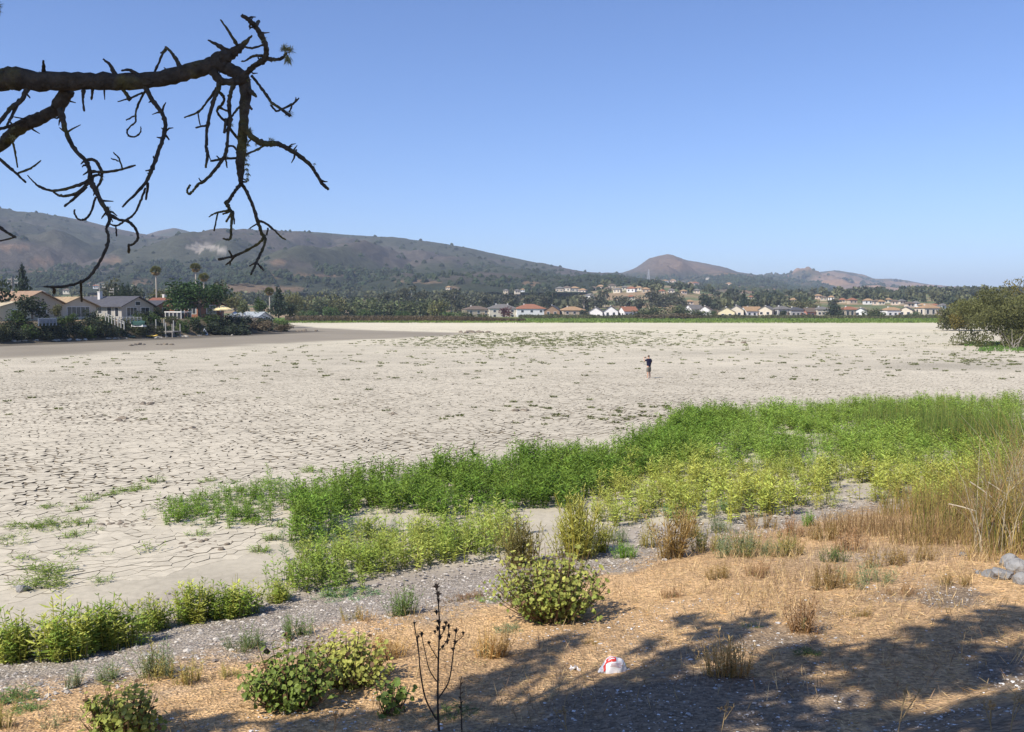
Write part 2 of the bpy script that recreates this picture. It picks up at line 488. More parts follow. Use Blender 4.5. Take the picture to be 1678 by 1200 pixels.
# ---- mud plates: an irregular honeycomb, each cell shrunk to leave an open crack
def mud_plates():
    a = 0.215                                  # corner radius of a cell
    dx, dy = a * math.sqrt(3), a * 1.5
    xs = np.arange(-52, 56, dx); ys = np.arange(19, 78, dy)
    def corner(ix, iy, k):
        # shared lattice corners, jittered by a hash of their own rounded place
        x = ix * dx + (iy % 2) * dx / 2 + a * np.cos(math.pi / 6 + k * math.pi / 3)
        y = iy * dy + a * np.sin(math.pi / 6 + k * math.pi / 3)
        kx, ky = np.round(x / (dx / 2)), np.round(y / (a / 2))
        jx, jy = x + (_h(kx, ky, 1) - 0.5) * a * 1.15, y + (_h(kx, ky, 2) - 0.5) * a * 1.15
        wx = jx + 0.9 * (fbm(jx, jy, 2.4, 2, 63) - 0.5); wy = jy + 0.9 * (fbm(jx, jy, 2.4, 2, 64) - 0.5)
        return wx, wy, _h(kx, ky, 3)
    ix, iy = np.meshgrid(np.arange(-280, 290), np.arange(46, 245), indexing='ij')
    ix = ix.ravel(); iy = iy.ravel()
    x = ix * dx + (iy % 2) * dx / 2; y = iy * dy
    px, py = proj(x, y, 0 * x)
    ok = inpoly(px, py, CRACK_PX) & (y < 80) & (np.abs(px - 839) < 900)
    ok &= shore_s(x, y) < -1.5
    ix, iy, x, y, px, py = [v[ok] for v in (ix, iy, x, y, px, py)]
    K = [corner(ix, iy, k) for k in range(6)]
    P = np.stack([np.stack(k[:2], -1) for k in K], 1)      # (n,6,2)
    opn = np.stack([k[2] for k in K], 1)                    # how far the crack stands open at each corner
    cen = P.mean(1, keepdims=True)
    # how open the cracks are, place by place: wide near the left shore side, closing to the edges
    open_ = fbm(x, y, 4.0, 4, 61)
    fade = (1 - 0.55 * sm(40, 78, y)) * (1 - 0.72 * sm(800, 850, py + 60 * (fbm(x, y, 2.2, 3, 66) - 0.5) + 45 * sm(150, 450, px)))
    gap = (0.006 + (0.30 + 0.30 * sm(0.30, 0.62, open_))[:, None] * opn ** 3.0) * fade[:, None]
    P = cen + (P - cen) * (1 - gap[..., None])
    edge = np.zeros(len(x))
    for rad in (0.6, 1.2, 1.9, 2.6, 3.4):            # thin out toward the rim of the cracked zone
        for k in range(6):
            ex = x + rad * math.cos(k * 1.05); ey = y + rad * math.sin(k * 1.05)
            qx, qy = proj(ex, ey, 0 * ex); edge += inpoly(qx, qy, CRACK_PX) / 30.0
    edge = sm(0.45, 1.0, edge) * sm(-1.6, -4.5, shore_s(x, y)) * sm(16, 19, y)
    hgt = (0.040 + 0.005 * RNG.random(len(x))) * edge * (1 - 0.4 * sm(50, 78, y)) + 0.0015
    tl = RNG.normal(0, 0.008, (len(x), 2)) * edge[:, None]
    zt = hgt[:, None] + ((P - cen) * tl[:, None]).sum(-1)
    zg = 0.05 * (fbm(x, y, 3.5, 4, 9) - 0.5) * sm(60, 20, y) + 0.12 * (fbm(x, y, 11, 3, 10) - 0.5) * sm(30, 60, y)
    zt = zt + zg[:, None]
    top = np.concatenate([P, zt[..., None]], -1)
    bot = np.concatenate([cen + (P - cen) * 0.97, (zg[:, None] - 0.05 + 0 * zt)[..., None]], -1)
    col = base[None] * ((0.86 + 0.26 * soft_mask(x, y)) * RNG.uniform(0.90, 1.04, len(x)))[:, None]
    return top, bot, col, y, px

top, bot, pcol, pyy, ppx = mud_plates()
M_plate = mud_material('mud_plate_top', False)
M_crack = mat('shaded_crack_mud', (0.16, 0.135, 0.10), 0.95, var=0.2, scale=4)  # plate side walls: dark damp-mud tone stands in for shade inside the cracks
# the plates that show largest become parts of their own
inview = (ppx > 5) & (ppx < 1673)
order = np.argsort(np.where(inview, pyy, 999))
near_ids, rest = order[:300], order[300:]
side = np.array([(k, 6 + k, 6 + (k + 1) % 6, (k + 1) % 6) for k in range(6)])
hexa = np.array([[0, 1, 2, 3, 4, 5]])

def plate_mb(ids):
    mb = MB(); n = len(ids)
    V = np.concatenate([top[ids], bot[ids]], 1)
    off = np.arange(n)[:, None, None] * 12
    mb.add(V.reshape(-1, 3), (hexa[None] + off).reshape(-1, 6), np.repeat(pcol[ids], 12, 0), 0)
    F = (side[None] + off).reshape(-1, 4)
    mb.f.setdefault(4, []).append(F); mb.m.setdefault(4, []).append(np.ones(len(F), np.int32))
    return mb
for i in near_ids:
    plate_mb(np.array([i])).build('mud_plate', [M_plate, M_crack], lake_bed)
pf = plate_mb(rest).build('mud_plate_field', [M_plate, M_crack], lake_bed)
pf['kind'] = 'stuff'

def GW(x): return np.interp(x, [-4, 0, 4, 12], [0, 0.7, 2.1, 2.9])     # the gravel strand narrows to the right
# ---- the near bank: gravel strand rising to straw-covered slope
gx = np.concatenate([np.linspace(-45, -12, 60), np.linspace(-11.8, 14, 250), np.linspace(14.4, 95, 120)])
gy = np.concatenate([np.linspace(-22, 6, 60), np.linspace(6.1, 27, 220), np.linspace(27.4, 75, 90)])
X, Y = np.meshgrid(gx, gy, indexing='ij')
S = shore_s(X, Y)
Z = terrain(X, Y) - 0.35 * sm(-0.1, -2.2, S) + 0.02
Z = Z + 0.035 * (fbm(X, Y, 0.35, 3, 12) - 0.5) * sm(0, 1, S)
PXb, PYb = proj(X, Y, Z)
n1 = fbm(X, Y, 1.1, 5, 71); n2 = fbm(X, Y, 0.5, 4, 72); n3 = fbm(X, Y, 2.6, 3, 73)
gravel = sm(3.6, 1.9, S + GW(X) + 1.6 * (n1 - 0.5) * 2)
shade_dirt = 0.9 * sm(0.50, 0.64, n1) * sm(5.5, 7.5, S)          # bare shelly soil up the slope, coloured darker to deepen the tree shade
gravel = np.maximum(gravel, 0.7 * np.exp(-(((PXb - 1420) / 130) ** 2 + ((PYb - 912) / 14) ** 2)))
gc = np.array([0.33, 0.285, 0.23]); sc_ = np.array([0.56, 0.365, 0.185]); dk = np.array([0.30, 0.20, 0.115])
straw = sc_[None, None] * (1 - sm(0.45, 0.7, n3)[..., None] * 0.45) + dk[None, None] * (sm(0.45, 0.7, n3)[..., None] * 0.45)
straw = straw * (0.8 + 0.4 * n2)[..., None]
C = straw * (1 - gravel[..., None]) + gc[None, None] * (0.8 + 0.4 * n2)[..., None] * gravel[..., None]
C = C * (1 - shade_dirt[..., None]) + np.array([0.20, 0.158, 0.115]) * (0.75 + 0.5 * n2)[..., None] * shade_dirt[..., None]
Fg = grid_faces(*X.shape)
keep = (S.ravel()[Fg].max(1) > -2.6)
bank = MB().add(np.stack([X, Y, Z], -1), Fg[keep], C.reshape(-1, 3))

def bank_material():
    m = bpy.data.materials.new('bank_soil'); m.use_nodes = True
    N, L = m.node_tree.nodes, m.node_tree.links
    b = N['Principled BSDF']; b.inputs['Roughness'].default_value = 0.95; b.inputs['Specular IOR Level'].default_value = 0.15
    geo = N.new('ShaderNodeNewGeometry'); a = N.new('ShaderNodeVertexColor'); a.layer_name = 'Col'
    vo = N.new('ShaderNodeTexVoronoi'); vo.inputs['Scale'].default_value = 24; L.new(geo.outputs['Position'], vo.inputs['Vector'])
    nz = N.new('ShaderNodeTexNoise'); nz.inputs['Scale'].default_value = 9; nz.inputs['Detail'].default_value = 8; nz.inputs['Roughness'].default_value = 0.7
    L.new(geo.outputs['Position'], nz.inputs['Vector'])
    sp = N.new('ShaderNodeSeparateColor'); L.new(vo.outputs['Color'], sp.inputs[0])
    m1 = N.new('ShaderNodeMapRange'); m1.inputs[3].default_value = 0.62; m1.inputs[4].default_value = 1.35; L.new(sp.outputs[0], m1.inputs[0])
    m2 = N.new('ShaderNodeMapRange'); m2.inputs[1].default_value = 0.25; m2.inputs[2].default_value = 0.75; m2.inputs[3].default_value = 0.55; m2.inputs[4].default_value = 1.4; L.new(nz.outputs['Fac'], m2.inputs[0])
    mu = N.new('ShaderNodeMath'); mu.operation = 'MULTIPLY'; L.new(m1.outputs[0], mu.inputs[0]); L.new(m2.outputs[0], mu.inputs[1])
    mx = N.new('ShaderNodeMix'); mx.data_type = 'RGBA'; mx.blend_type = 'MULTIPLY'; mx.inputs[0].default_value = 1
    L.new(a.outputs[0], mx.inputs[6]); L.new(mu.outputs[0], mx.inputs[7]); L.new(mx.outputs[2], b.inputs['Base Color'])
    ad = N.new('ShaderNodeMath'); ad.operation = 'ADD'; L.new(vo.outputs['Distance'], ad.inputs[0]); L.new(nz.outputs['Fac'], ad.inputs[1])
    bp = N.new('ShaderNodeBump'); bp.inputs['Strength'].default_value = 0.8; bp.inputs['Distance'].default_value = 0.04
    L.new(ad.outputs[0], bp.inputs['Height']); L.new(bp.outputs[0], b.inputs['Normal'])
    MATS['bank_soil'] = m
    return m
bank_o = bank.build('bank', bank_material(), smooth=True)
tag(bank_o, 'sloping near bank of straw-strewn soil and grey gravel', 'bank', kind='structure')

# ---- the wider ground: left shore, far shore and valley floor
rr = np.concatenate([np.geomspace(60, 260, 150), np.geomspace(262, 1500, 90), np.geomspace(1550, 9000, 20)])
X, Y = polar_grid(-1.5, 1.5, 400, rr)
lt = left_t(X, Y)
Zt = terrain(X, Y)
inl = (lt > -2) & (Y > 15)
D = np.hypot(X, Y)
Z = np.where(Y > 328, Zt, -0.6)
Z = np.where(inl, np.maximum(Z, Zt - 0.6 * sm(0.5, -2, lt)), Z)
Z = np.where(D > 1300, np.minimum(Z, 42 - (D - 1300) * 0.01), Z)
Z = Z + np.where(Z > 0.3, 0.25 * (fbm(X, Y, 3, 3, 81) - 0.5), 0)
n1 = fbm(X, Y, 40, 4, 82); n2 = fbm(X, Y, 6, 4, 83)
tan_ = np.array([0.27, 0.19, 0.105]); grn = np.array([0.10, 0.125, 0.045]); brn = np.array([0.12, 0.095, 0.06])
mixv = sm(0.42, 0.6, n1)[..., None]
C = tan_ * (1 - mixv) + grn * mixv
shz = ((lt < 9) & (Y < 330))[..., None]
C = np.where(shz, brn * (0.7 + 0.6 * n2)[..., None], C)
mead = (sm(330, 338, Y) * sm(520, 440, Y))[..., None]
C = C * (1 - mead) + np.array([0.135, 0.20, 0.04]) * (0.75 + 0.5 * n2)[..., None] * mead
gnd = MB().add(np.stack([X, Y, Z], -1), grid_faces(*X.shape), C.reshape(-1, 3))
ground = gnd.build('ground', mat('valley_ground', (1, 1, 1), 0.95, var=0.2, scale=0.6, attr=True), smooth=True)
tag(ground, 'low wooded ground around the empty lake', 'ground', kind='structure')

# ---- hills
HILLTOP = [0.0]
HILLS_D = {}
def hill(name, label, sky_pts, Dl, Dr, front, colour_fn, seed, relief=1.0, foot=0.55, na=520, nr=110, basez=20, soft=1.0):
    """a real range of hills: crest line at distance Dl..Dr whose height follows the skyline, falling to a foot in front and behind"""
    px = np.array([p[0] for p in sky_pts], float); py = np.array([p[1] for p in sky_pts], float)
    pa = np.linspace(px[0], px[-1], na)
    sk = np.interp(pa, px, py)
    # round the corners of the skyline
    ker = np.hanning(9 * soft if soft > 1 else 9); ker /= ker.sum()
    pad = len(ker) // 2
    sk = np.convolve(np.pad(sk, pad, mode='edge'), ker, 'valid')[:na]
    Dc = np.interp(pa, [px[0], px[-1]], [Dl, Dr])
    t = np.concatenate([np.linspace(0, 1, nr - 20), np.linspace(1.02, 1.6, 20)])
    A, Tt = np.meshgrid(np.arange(na), t, indexing='ij')
    R = np.where(Tt <= 1, front + (Dc[A] - front) * Tt, Dc[A] * (1 + (Tt - 1) * 0.6))
    tx = (pa[A] - 839) / FPX
    X = R * tx; Y = R                                    # distance measured along the view axis
    crest = np.array([zat(s, d) for s, d in zip(sk, Dc)])[A]
    f = np.where(Tt <= 1, Tt, 1)
    prof = (1 - foot) * f ** 2.0 + foot * np.sin(f * math.pi / 2)
    back = np.where(Tt > 1, np.cos(np.clip((Tt - 1) / 0.6, 0, 1) * math.pi / 2), 1)
    z0 = basez
    Z = z0 + np.maximum(crest - z0, 2) * prof * back
    # spurs and gullies that run down the slope
    wx = X + 160 * (fbm(X, Y, 500, 3, seed) - 0.5)
    g = np.abs(fbm(wx, Y * 0.35, 260, 4, seed + 5) - 0.5) * 2
    g2 = np.abs(fbm(wx, Y * 0.5, 90, 4, seed + 9) - 0.5) * 2
    amp = np.sin(np.clip(f, 0, 1) * math.pi) ** 0.8
    Z = Z + relief * amp * np.maximum(crest - z0, 5) * (0.42 * (g - 0.25) + 0.16 * (g2 - 0.25))
    Z = Z + relief * 2.0 * (fbm(X, Y, 16, 3, seed + 3) - 0.5)
    HILLTOP[0] = max(HILLTOP[0], Z.max())
    PX, PY = proj(X, Y, Z)
    C = colour_fn(X, Y, Z, PX, PY, f, g)
    mb = MB().add(np.stack([X, Y, Z], -1), grid_faces(na, len(t)), C.reshape(-1, 3))
    o = mb.build(name, M_hill, smooth=True)
    tag(o, label, 'hill', kind='structure')
    HILLS_D[name] = (X, Y, Z, PX, PY, f)
    return X, Y, Z, PX, PY, f

def hill_material():
    m = bpy.data.materials.new('hill_brush'); m.use_nodes = True
    N, L = m.node_tree.nodes, m.node_tree.links
    b = N['Principled BSDF']; b.inputs['Roughness'].default_value = 1; b.inputs['Specular IOR Level'].default_value = 0.05
    geo = N.new('ShaderNodeNewGeometry'); a = N.new('ShaderNodeVertexColor'); a.layer_name = 'Col'
    nz = N.new('ShaderNodeTexNoise'); nz.inputs['Scale'].default_value = 0.09; nz.inputs['Detail'].default_value = 6; nz.inputs['Roughness'].default_value = 0.7
    L.new(geo.outputs['Position'], nz.inputs['Vector'])
    mr = N.new('ShaderNodeMapRange'); mr.inputs[1].default_value = 0.25; mr.inputs[2].default_value = 0.75; mr.inputs[3].default_value = 0.55; mr.inputs[4].default_value = 1.4
    L.new(nz.outputs['Fac'], mr.inputs[0])
    mx = N.new('ShaderNodeMix'); mx.data_type = 'RGBA'; mx.blend_type = 'MULTIPLY'; mx.inputs[0].default_value = 1
    L.new(a.outputs[0], mx.inputs[6]); L.new(mr.outputs[0], mx.inputs[7]); L.new(mx.outputs[2], b.inputs['Base Color'])
    bp = N.new('ShaderNodeBump'); bp.inputs['Strength'].default_value = 0.8; bp.inputs['Distance'].default_value = 6
    L.new(nz.outputs['Fac'], bp.inputs['Height']); L.new(bp.outputs[0], b.inputs['Normal'])
    return m
M_hill = hill_material()

CHAP = np.array([0.090, 0.078, 0.066]); CHAPG = np.array([0.062, 0.066, 0.046]); OAK = np.array([0.034, 0.044, 0.024])
TAN = np.array([0.27, 0.175, 0.11]); ROCK = np.array([0.28, 0.25, 0.21])
def lerp(a, b, t): return a + (b - a) * t[..., None]

def col_left(X, Y, Z, PX, PY, f, g):
    n = fbm(X, Y, 220, 5, 101); n2 = fbm(X, Y, 60, 4, 102)
    C = lerp(np.broadcast_to(CHAP, X.shape + (3,)), CHAPG, sm(0.45, 0.6, n))
    low = sm(430, 452, PY + 40 * (n - 0.5) - 12 * sm(400, 700, PX))
    C = lerp(C, OAK, low * 0.85)
    tanm = np.zeros_like(X)
    for cx, cy, rx, ry in ((72, 428, 22, 6), (125, 447, 16, 4), (180, 427, 20, 5), (232, 465, 18, 8), (60, 445, 30, 2), (500, 452, 60, 3), (430, 474, 70, 6),
                           (150, 462, 20, 2), (390, 468, 30, 5), (575, 448, 26, 4), (455, 430, 14, 5), (870, 466, 14, 5), (742, 472, 12, 3), (20, 405, 25, 4), (690, 462, 40, 2)):
        tanm = np.maximum(tanm, sm(1.25, 0.75, ((PX - cx) / rx) ** 2 + ((PY - cy) / ry) ** 2 + 1.4 * (n2 - 0.5)))
    C = lerp(C, TAN * 0.9, tanm * 0.55)
    q = inpoly(PX, PY + 6 * (n2 - 0.5), [(303, 403), (325, 397), (350, 401), (378, 413), (352, 412), (336, 405), (328, 416), (312, 409)])
    C = lerp(C, ROCK * (0.75 + 0.5 * n2)[..., None], q.astype(float))
    return C

def col_brush(X, Y, Z, PX, PY, f, g):
    n = fbm(X, Y, 200, 5, 111)
    return lerp(np.broadcast_to(CHAP * np.array([1.12, 1.05, 1.0]), X.shape + (3,)), CHAPG, sm(0.5, 0.7, n))

def col_cone(X, Y, Z, PX, PY, f, g):
    n = fbm(X, Y, 260, 5, 121); n2 = fbm(X, Y, 70, 4, 122)
    C = lerp(np.broadcast_to(CHAP * 1.22, X.shape + (3,)), TAN * 0.72, sm(0.42, 0.62, n) * sm(1020, 1120, PX) * 0.7)
    return lerp(C, OAK * 1.2, sm(446, 456, PY + 16 * (n2 - 0.5) + 4) * 0.7)

def col_tan(X, Y, Z, PX, PY, f, g):
    n = fbm(X, Y, 240, 5, 131); n2 = fbm(X, Y, 80, 4, 132)
    C = lerp(np.broadcast_to(TAN * np.array([1.1, 1.08, 1.05]), X.shape + (3,)), CHAP * 1.5, sm(0.46, 0.64, n) * 0.6)
    return lerp(C, OAK * 1.15, sm(0.60, 0.66, fbm(X, Y, 300, 4, 133)) * 0.8)

def col_wood(X, Y, Z, PX, PY, f, g):
    n = fbm(X, Y, 150, 5, 141)
    return lerp(np.broadcast_to(OAK * 1.1, X.shape + (3,)), TAN * 0.8, sm(0.56, 0.66, n) * 0.8)

def col_grass(X, Y, Z, PX, PY, f, g):
    n = fbm(X, Y, 120, 5, 151)
    return lerp(np.broadcast_to(TAN * 0.92, X.shape + (3,)), CHAPG * 1.6, sm(0.5, 0.66, n) * 0.7)

HA = hill('hill_ridge', 'long brush-covered ridge behind the houses on the left', [(-420, 352), (-200, 346), (0, 348), (60, 350), (105, 354), (150, 363), (205, 377), (250, 386), (330, 390), (360, 382), (385, 377),
      (450, 378), (500, 379), (560, 384), (650, 390), (700, 396), (760, 405), (830, 420), (880, 431), (930, 441), (965, 447), (1000, 449), (1040, 458), (1090, 468), (1150, 482)], 2000, 2500, 900, col_left, 201, relief=1.0)
hill('hill_knob', 'small dark knob rising behind the dip in the ridge', [(150, 400), (200, 392), (240, 386), (262, 379), (290, 373.5), (312, 379), (335, 387), (380, 400), (440, 415)], 3000, 3000, 2200, col_brush, 211, relief=0.5, na=160, nr=50)
hill('hill_cone', 'pointed brown hill standing alone right of the long ridge', [(900, 470), (950, 455), (985, 449), (1020, 447), (1040, 440), (1062, 426), (1080, 419.5), (1093, 417), (1108, 421), (1125, 427), (1150, 431), (1190, 439), (1207, 446), (1250, 452), (1290, 457), (1340, 464), (1400, 476)],
     3100, 3100, 1700, col_cone, 221, relief=1.3, na=320, nr=90, basez=30)
hill('hill_range', 'rounded tan hills far off at the right', [(1200, 470), (1235, 457), (1262, 453.5), (1290, 456), (1310, 451), (1340, 447), (1366, 443.5), (1395, 447), (1415, 451), (1430, 457), (1462, 457), (1480, 459), (1510, 465), (1545, 469), (1575, 472), (1620, 474), (1700, 476), (1800, 474), (2000, 476)],
     4300, 4300, 2300, col_tan, 231, relief=1.8, na=360, nr=70, basez=40)
hill('hill_spur', 'dark wooded spur in front of the pointed hill', [(1100, 478), (1140, 462), (1165, 451), (1195, 447), (1215, 450), (1245, 455), (1275, 464), (1305, 472), (1360, 480)], 2400, 2400, 1500, col_wood, 241, relief=1.2, na=160, nr=50, basez=30)
hill('hill_foot', 'low straw-coloured rise dotted with houses below the pointed hill', [(930, 482), (985, 470), (1030, 464), (1062, 459), (1078, 457), (1100, 463), (1140, 466), (1200, 468), (1260, 473), (1330, 479), (1420, 484), (1500, 488)], 1600, 1700, 950, col_grass, 251, relief=0.6, na=220, nr=50, basez=18)

# ---- oak wood on the lower slopes: far too many crowns to count
def blob_proto(seed, n=7):
    r = np.random.default_rng(seed)
    mb = MB()
    rows, segs = 3, 6
    V = []
    for i in range(rows):
        ph = i / (rows - 0.4) * math.pi * 0.5
        for j in range(segs):
            a = 2 * math.pi * j / segs + i * 0.4
            k = r.uniform(0.75, 1.15)
            V.append((math.cos(a) * math.cos(ph) * k, math.sin(a) * math.cos(ph) * k, math.sin(ph) * 0.95 * r.uniform(0.85, 1.1)))
    V.append((0.1, 0, 1.0))
    F = [(i * segs + j, i * segs + (j + 1) % segs, (i + 1) * segs + (j + 1) % segs, (i + 1) * segs + j) for i in range(rows - 1) for j in range(segs)]
    mb.add(V, F)
    b = (rows - 1) * segs
    mb.f.setdefault(3, []).append(np.array([(b + j, b + (j + 1) % segs, rows * segs) for j in range(segs)])); mb.m.setdefault(3, []).append(np.zeros(segs, np.int32))
    return mb
BLOBS = [blob_proto(k) for k in range(4)]

def wood(name, label, H, n, dens, size, col):
    X, Y, Z, PX, PY, f = H
    sel = (f < 0.98)
    p = dens(X, Y, Z, PX, PY, f) * sel * Y            # cells grow with distance
    p = np.maximum(p, 0).ravel(); p /= p.sum()
    idx = RNG.choice(p.size, n, p=p)
    P = np.stack([X.ravel()[idx] + RNG.normal(0, 5, n), Y.ravel()[idx] + RNG.normal(0, 8, n), Z.ravel()[idx] - 1.0], 1)
    mb = MB()
    for k in range(4):
        q = np.arange(n) % 4 == k
        s = RNG.uniform(size[0], size[1], q.sum())
        cc = np.array(col)[None] * RNG.uniform(0.65, 1.35, (q.sum(), 1)) * RNG.uniform(0.92, 1.08, (q.sum(), 3))
        mb.inst(BLOBS[k], xf(P[q], RNG.uniform(0, 6.28, q.sum()), np.stack([s, s, s * RNG.uniform(0.9, 1.4, q.sum())], 1)), cc)
    o = mb.build(name, mat('wood_' + name, (1, 1, 1), 0.95, var=0.25, scale=0.5, attr=True, spec=0.1))
    tag(o, label, 'woodland', kind='stuff')

wood('oak_woodland', 'dark oak wood covering the lower slopes of the ridge', HA, 9500,
     lambda X, Y, Z, PX, PY, f: (sm(428, 450, PY + 50 * (fbm(X, Y, 260, 4, 101) - 0.5) - 14 * sm(450, 750, PX)) * (0.12 + sm(0.40, 0.52, fbm(X, Y, 110, 4, 302))) + 0.012) * (f > 0.05),
     (2.6, 5.6), (0.032, 0.043, 0.023))

wood('spur_woodland', 'dark trees covering the spur before the pointed hill', HILLS_D['hill_spur'], 2200, lambda X, Y, Z, PX, PY, f: sm(0.42, 0.5, fbm(X, Y, 150, 5, 141)) * 0 + sm(0.62, 0.5, fbm(X, Y, 150, 5, 141)), (3.5, 7), (0.042, 0.054, 0.034))
wood('range_woodland', 'dark tree patches in the folds of the tan hills', HILLS_D['hill_range'], 1500, lambda X, Y, Z, PX, PY, f: (sm(0.58, 0.64, fbm(X, Y, 300, 4, 133)) + 0.4 * sm(470, 480, PY) * sm(0.45, 0.55, fbm(X, Y, 200, 4, 134))) * (f < 0.86), (5, 10), (0.045, 0.055, 0.036))
wood('cone_woodland', 'dark trees along the foot of the pointed hill', HILLS_D['hill_cone'], 1600, lambda X, Y, Z, PX, PY, f: sm(449, 458, PY + 8 * (fbm(X, Y, 70, 4, 122) - 0.5)), (3.5, 7), (0.042, 0.054, 0.034))
wood('foot_woodland', 'trees scattered over the low straw-coloured rise', HILLS_D['hill_foot'], 900, lambda X, Y, Z, PX, PY, f: sm(0.5, 0.6, fbm(X, Y, 120, 4, 152)) * sm(460, 472, PY) + 0.03, (2.5, 5), (0.050, 0.060, 0.034))
# ================================================================== HOUSES
GLASS = mat('window_glass', (0.035, 0.04, 0.05), 0.15, var=0, spec=0.6)
FRAMEW = mat('white_window_frame', (0.7, 0.69, 0.66), 0.6, var=0.05)
def wallmat(c): return mat('wall_%02d_%02d_%02d' % tuple(int(v * 100) for v in c), c, 0.9, var=0.08, scale=0.8)
def roofmat(c): return mat('roof_%02d_%02d_%02d' % tuple(int(v * 100) for v in c), c, 0.9, var=0.2, scale=1.6, bump=0.3, bscale=3)

def house(name, label, loc, rotz, L, Wd, h, rh, wall, roof, kind='gable', wins=(), chim=None, near=False, group=None, cat='house', over=0.4, door=None, wing=None):
    t = empty(name, loc, rotz)
    tag(t, label, cat, group)
    wm, rm = wallmat(wall), roofmat(roof)
    a, b = L / 2, Wd / 2
    w = MB().box(-a, a, -b, b, -1.0, h)
    if kind == 'gable':
        for s in (-1, 1):
            x0, x1 = (a - 0.15, a) if s > 0 else (-a, -a + 0.15)
            V = [(x0, -b, h), (x0, b, h), (x0, 0, h + rh), (x1, -b, h), (x1, b, h), (x1, 0, h + rh)]
            w.add(V, [(0, 1, 4, 3), (1, 2, 5, 4), (2, 0, 3, 5)]); w.add(V, [(0, 2, 1), (3, 4, 5)])
    w.build('wall', wm, t)
    k = over; th = 0.18
    sl = rh / b
    r = MB()
    if kind == 'gable':
        for s in (-1, 1):
            V = [(x, y, z + dz) for dz in (0.02, th) for x in (-a - k, a + k) for (y, z) in ((s * (b + k), h - k * sl), (0, h + rh))]
            r.add(V, [(0, 1, 3, 2), (4, 6, 7, 5), (0, 2, 6, 4), (1, 5, 7, 3), (0, 4, 5, 1), (2, 3, 7, 6)])
    else:
        hx = max(a - b, 0.3)
        V = [(-a - k, -b - k, h), (a + k, -b - k, h), (a + k, b + k, h), (-a - k, b + k, h), (-hx, 0, h + rh), (hx, 0, h + rh)]
        V += [(x, y, z + th) for x, y, z in V]
        r.add(V, [(6, 7, 11, 10), (8, 9, 10, 11), (0, 3, 2, 1), (0, 1, 7, 6), (1, 2, 8, 7), (2, 3, 9, 8), (3, 0, 6, 9)])
        r.add(V, [(7, 8, 11), (9, 6, 10)])
    ro = r.build('roof', rm, t)
    for (cx, cyy, ch) in (chim or ()):
        c = MB().box(-0.3, 0.3, -0.36, 0.36, -1.4, ch).box(-0.36, 0.36, -0.42, 0.42, ch, ch + 0.14)
        c.build('chimney', wallmat((0.62, 0.60, 0.56)), ro, (cx, cyy, h + rh * (1 - abs(cyy) / b)))
    for face, u, z, ww, hh in wins:
        fr = 0.09 if near else 0.12
        def panel(o0, o1, g, mt, par, nm):
            m = MB()
            W2, z0, z1 = ww / 2 + g, z - g, z + hh + g
            if face == 'f': m.box(u - W2, u + W2, -b - o1, -b - o0, z0, z1)
            if face == 'b': m.box(u - W2, u + W2, b + o0, b + o1, z0, z1)
            if face == 'r': m.box(a + o0, a + o1, u - W2, u + W2, z0, z1)
            if face == 'l': m.box(-a - o1, -a - o0, u - W2, u + W2, z0, z1)
            return m.build(nm, mt, par)
        wo = panel(0.003, 0.05, fr, FRAMEW, t, 'window')
        if near and ww > 1.6:
            n = int(round(ww / 1.0)); pw = ww / n
            u0, w0 = u, ww
            for q in range(n):
                u = u0 - w0 / 2 + pw * (q + 0.5); ww = pw - 0.1
                panel(0.052, 0.07, 0, GLASS, wo, 'pane')
            u, ww = u0, w0
        else:
            panel(0.052, 0.07, 0, GLASS, wo, 'pane')
    if door:
        face, u, ww, hh, dc = door
        m = MB()
        if face == 'f': m.box(u - ww / 2, u + ww / 2, -b - 0.06, -b - 0.003, 0, hh)
        else: m.box(a + 0.003, a + 0.06, u - ww / 2, u + ww / 2, 0, hh)
        m.build('door', wallmat(dc), t)
    if wing:
        wx, wy, wl, ww, wh, wrh = wing
        m = MB().box(wx - wl / 2, wx + wl / 2, wy - ww / 2, wy + ww / 2, -1, wh); m.build('garage_wing', wm, t)
        m = MB(); V = [(wx + sx * (wl / 2 + .3), wy + sy * (ww / 2 + .3), wh + 0.004) for sy in (-1, 1) for sx in (-1, 1)] + [(wx - wl / 2 - .3, wy, wh + wrh), (wx + wl / 2 + .3, wy, wh + wrh)]
        m.add(V, [(0, 1, 5, 4), (2, 4, 5, 3), (0, 2, 3, 1)]); m.add(V, [(0, 4, 2), (1, 3, 5)])
        m.build('wing_roof', rm, t)
    return t

LR = math.radians(-22)
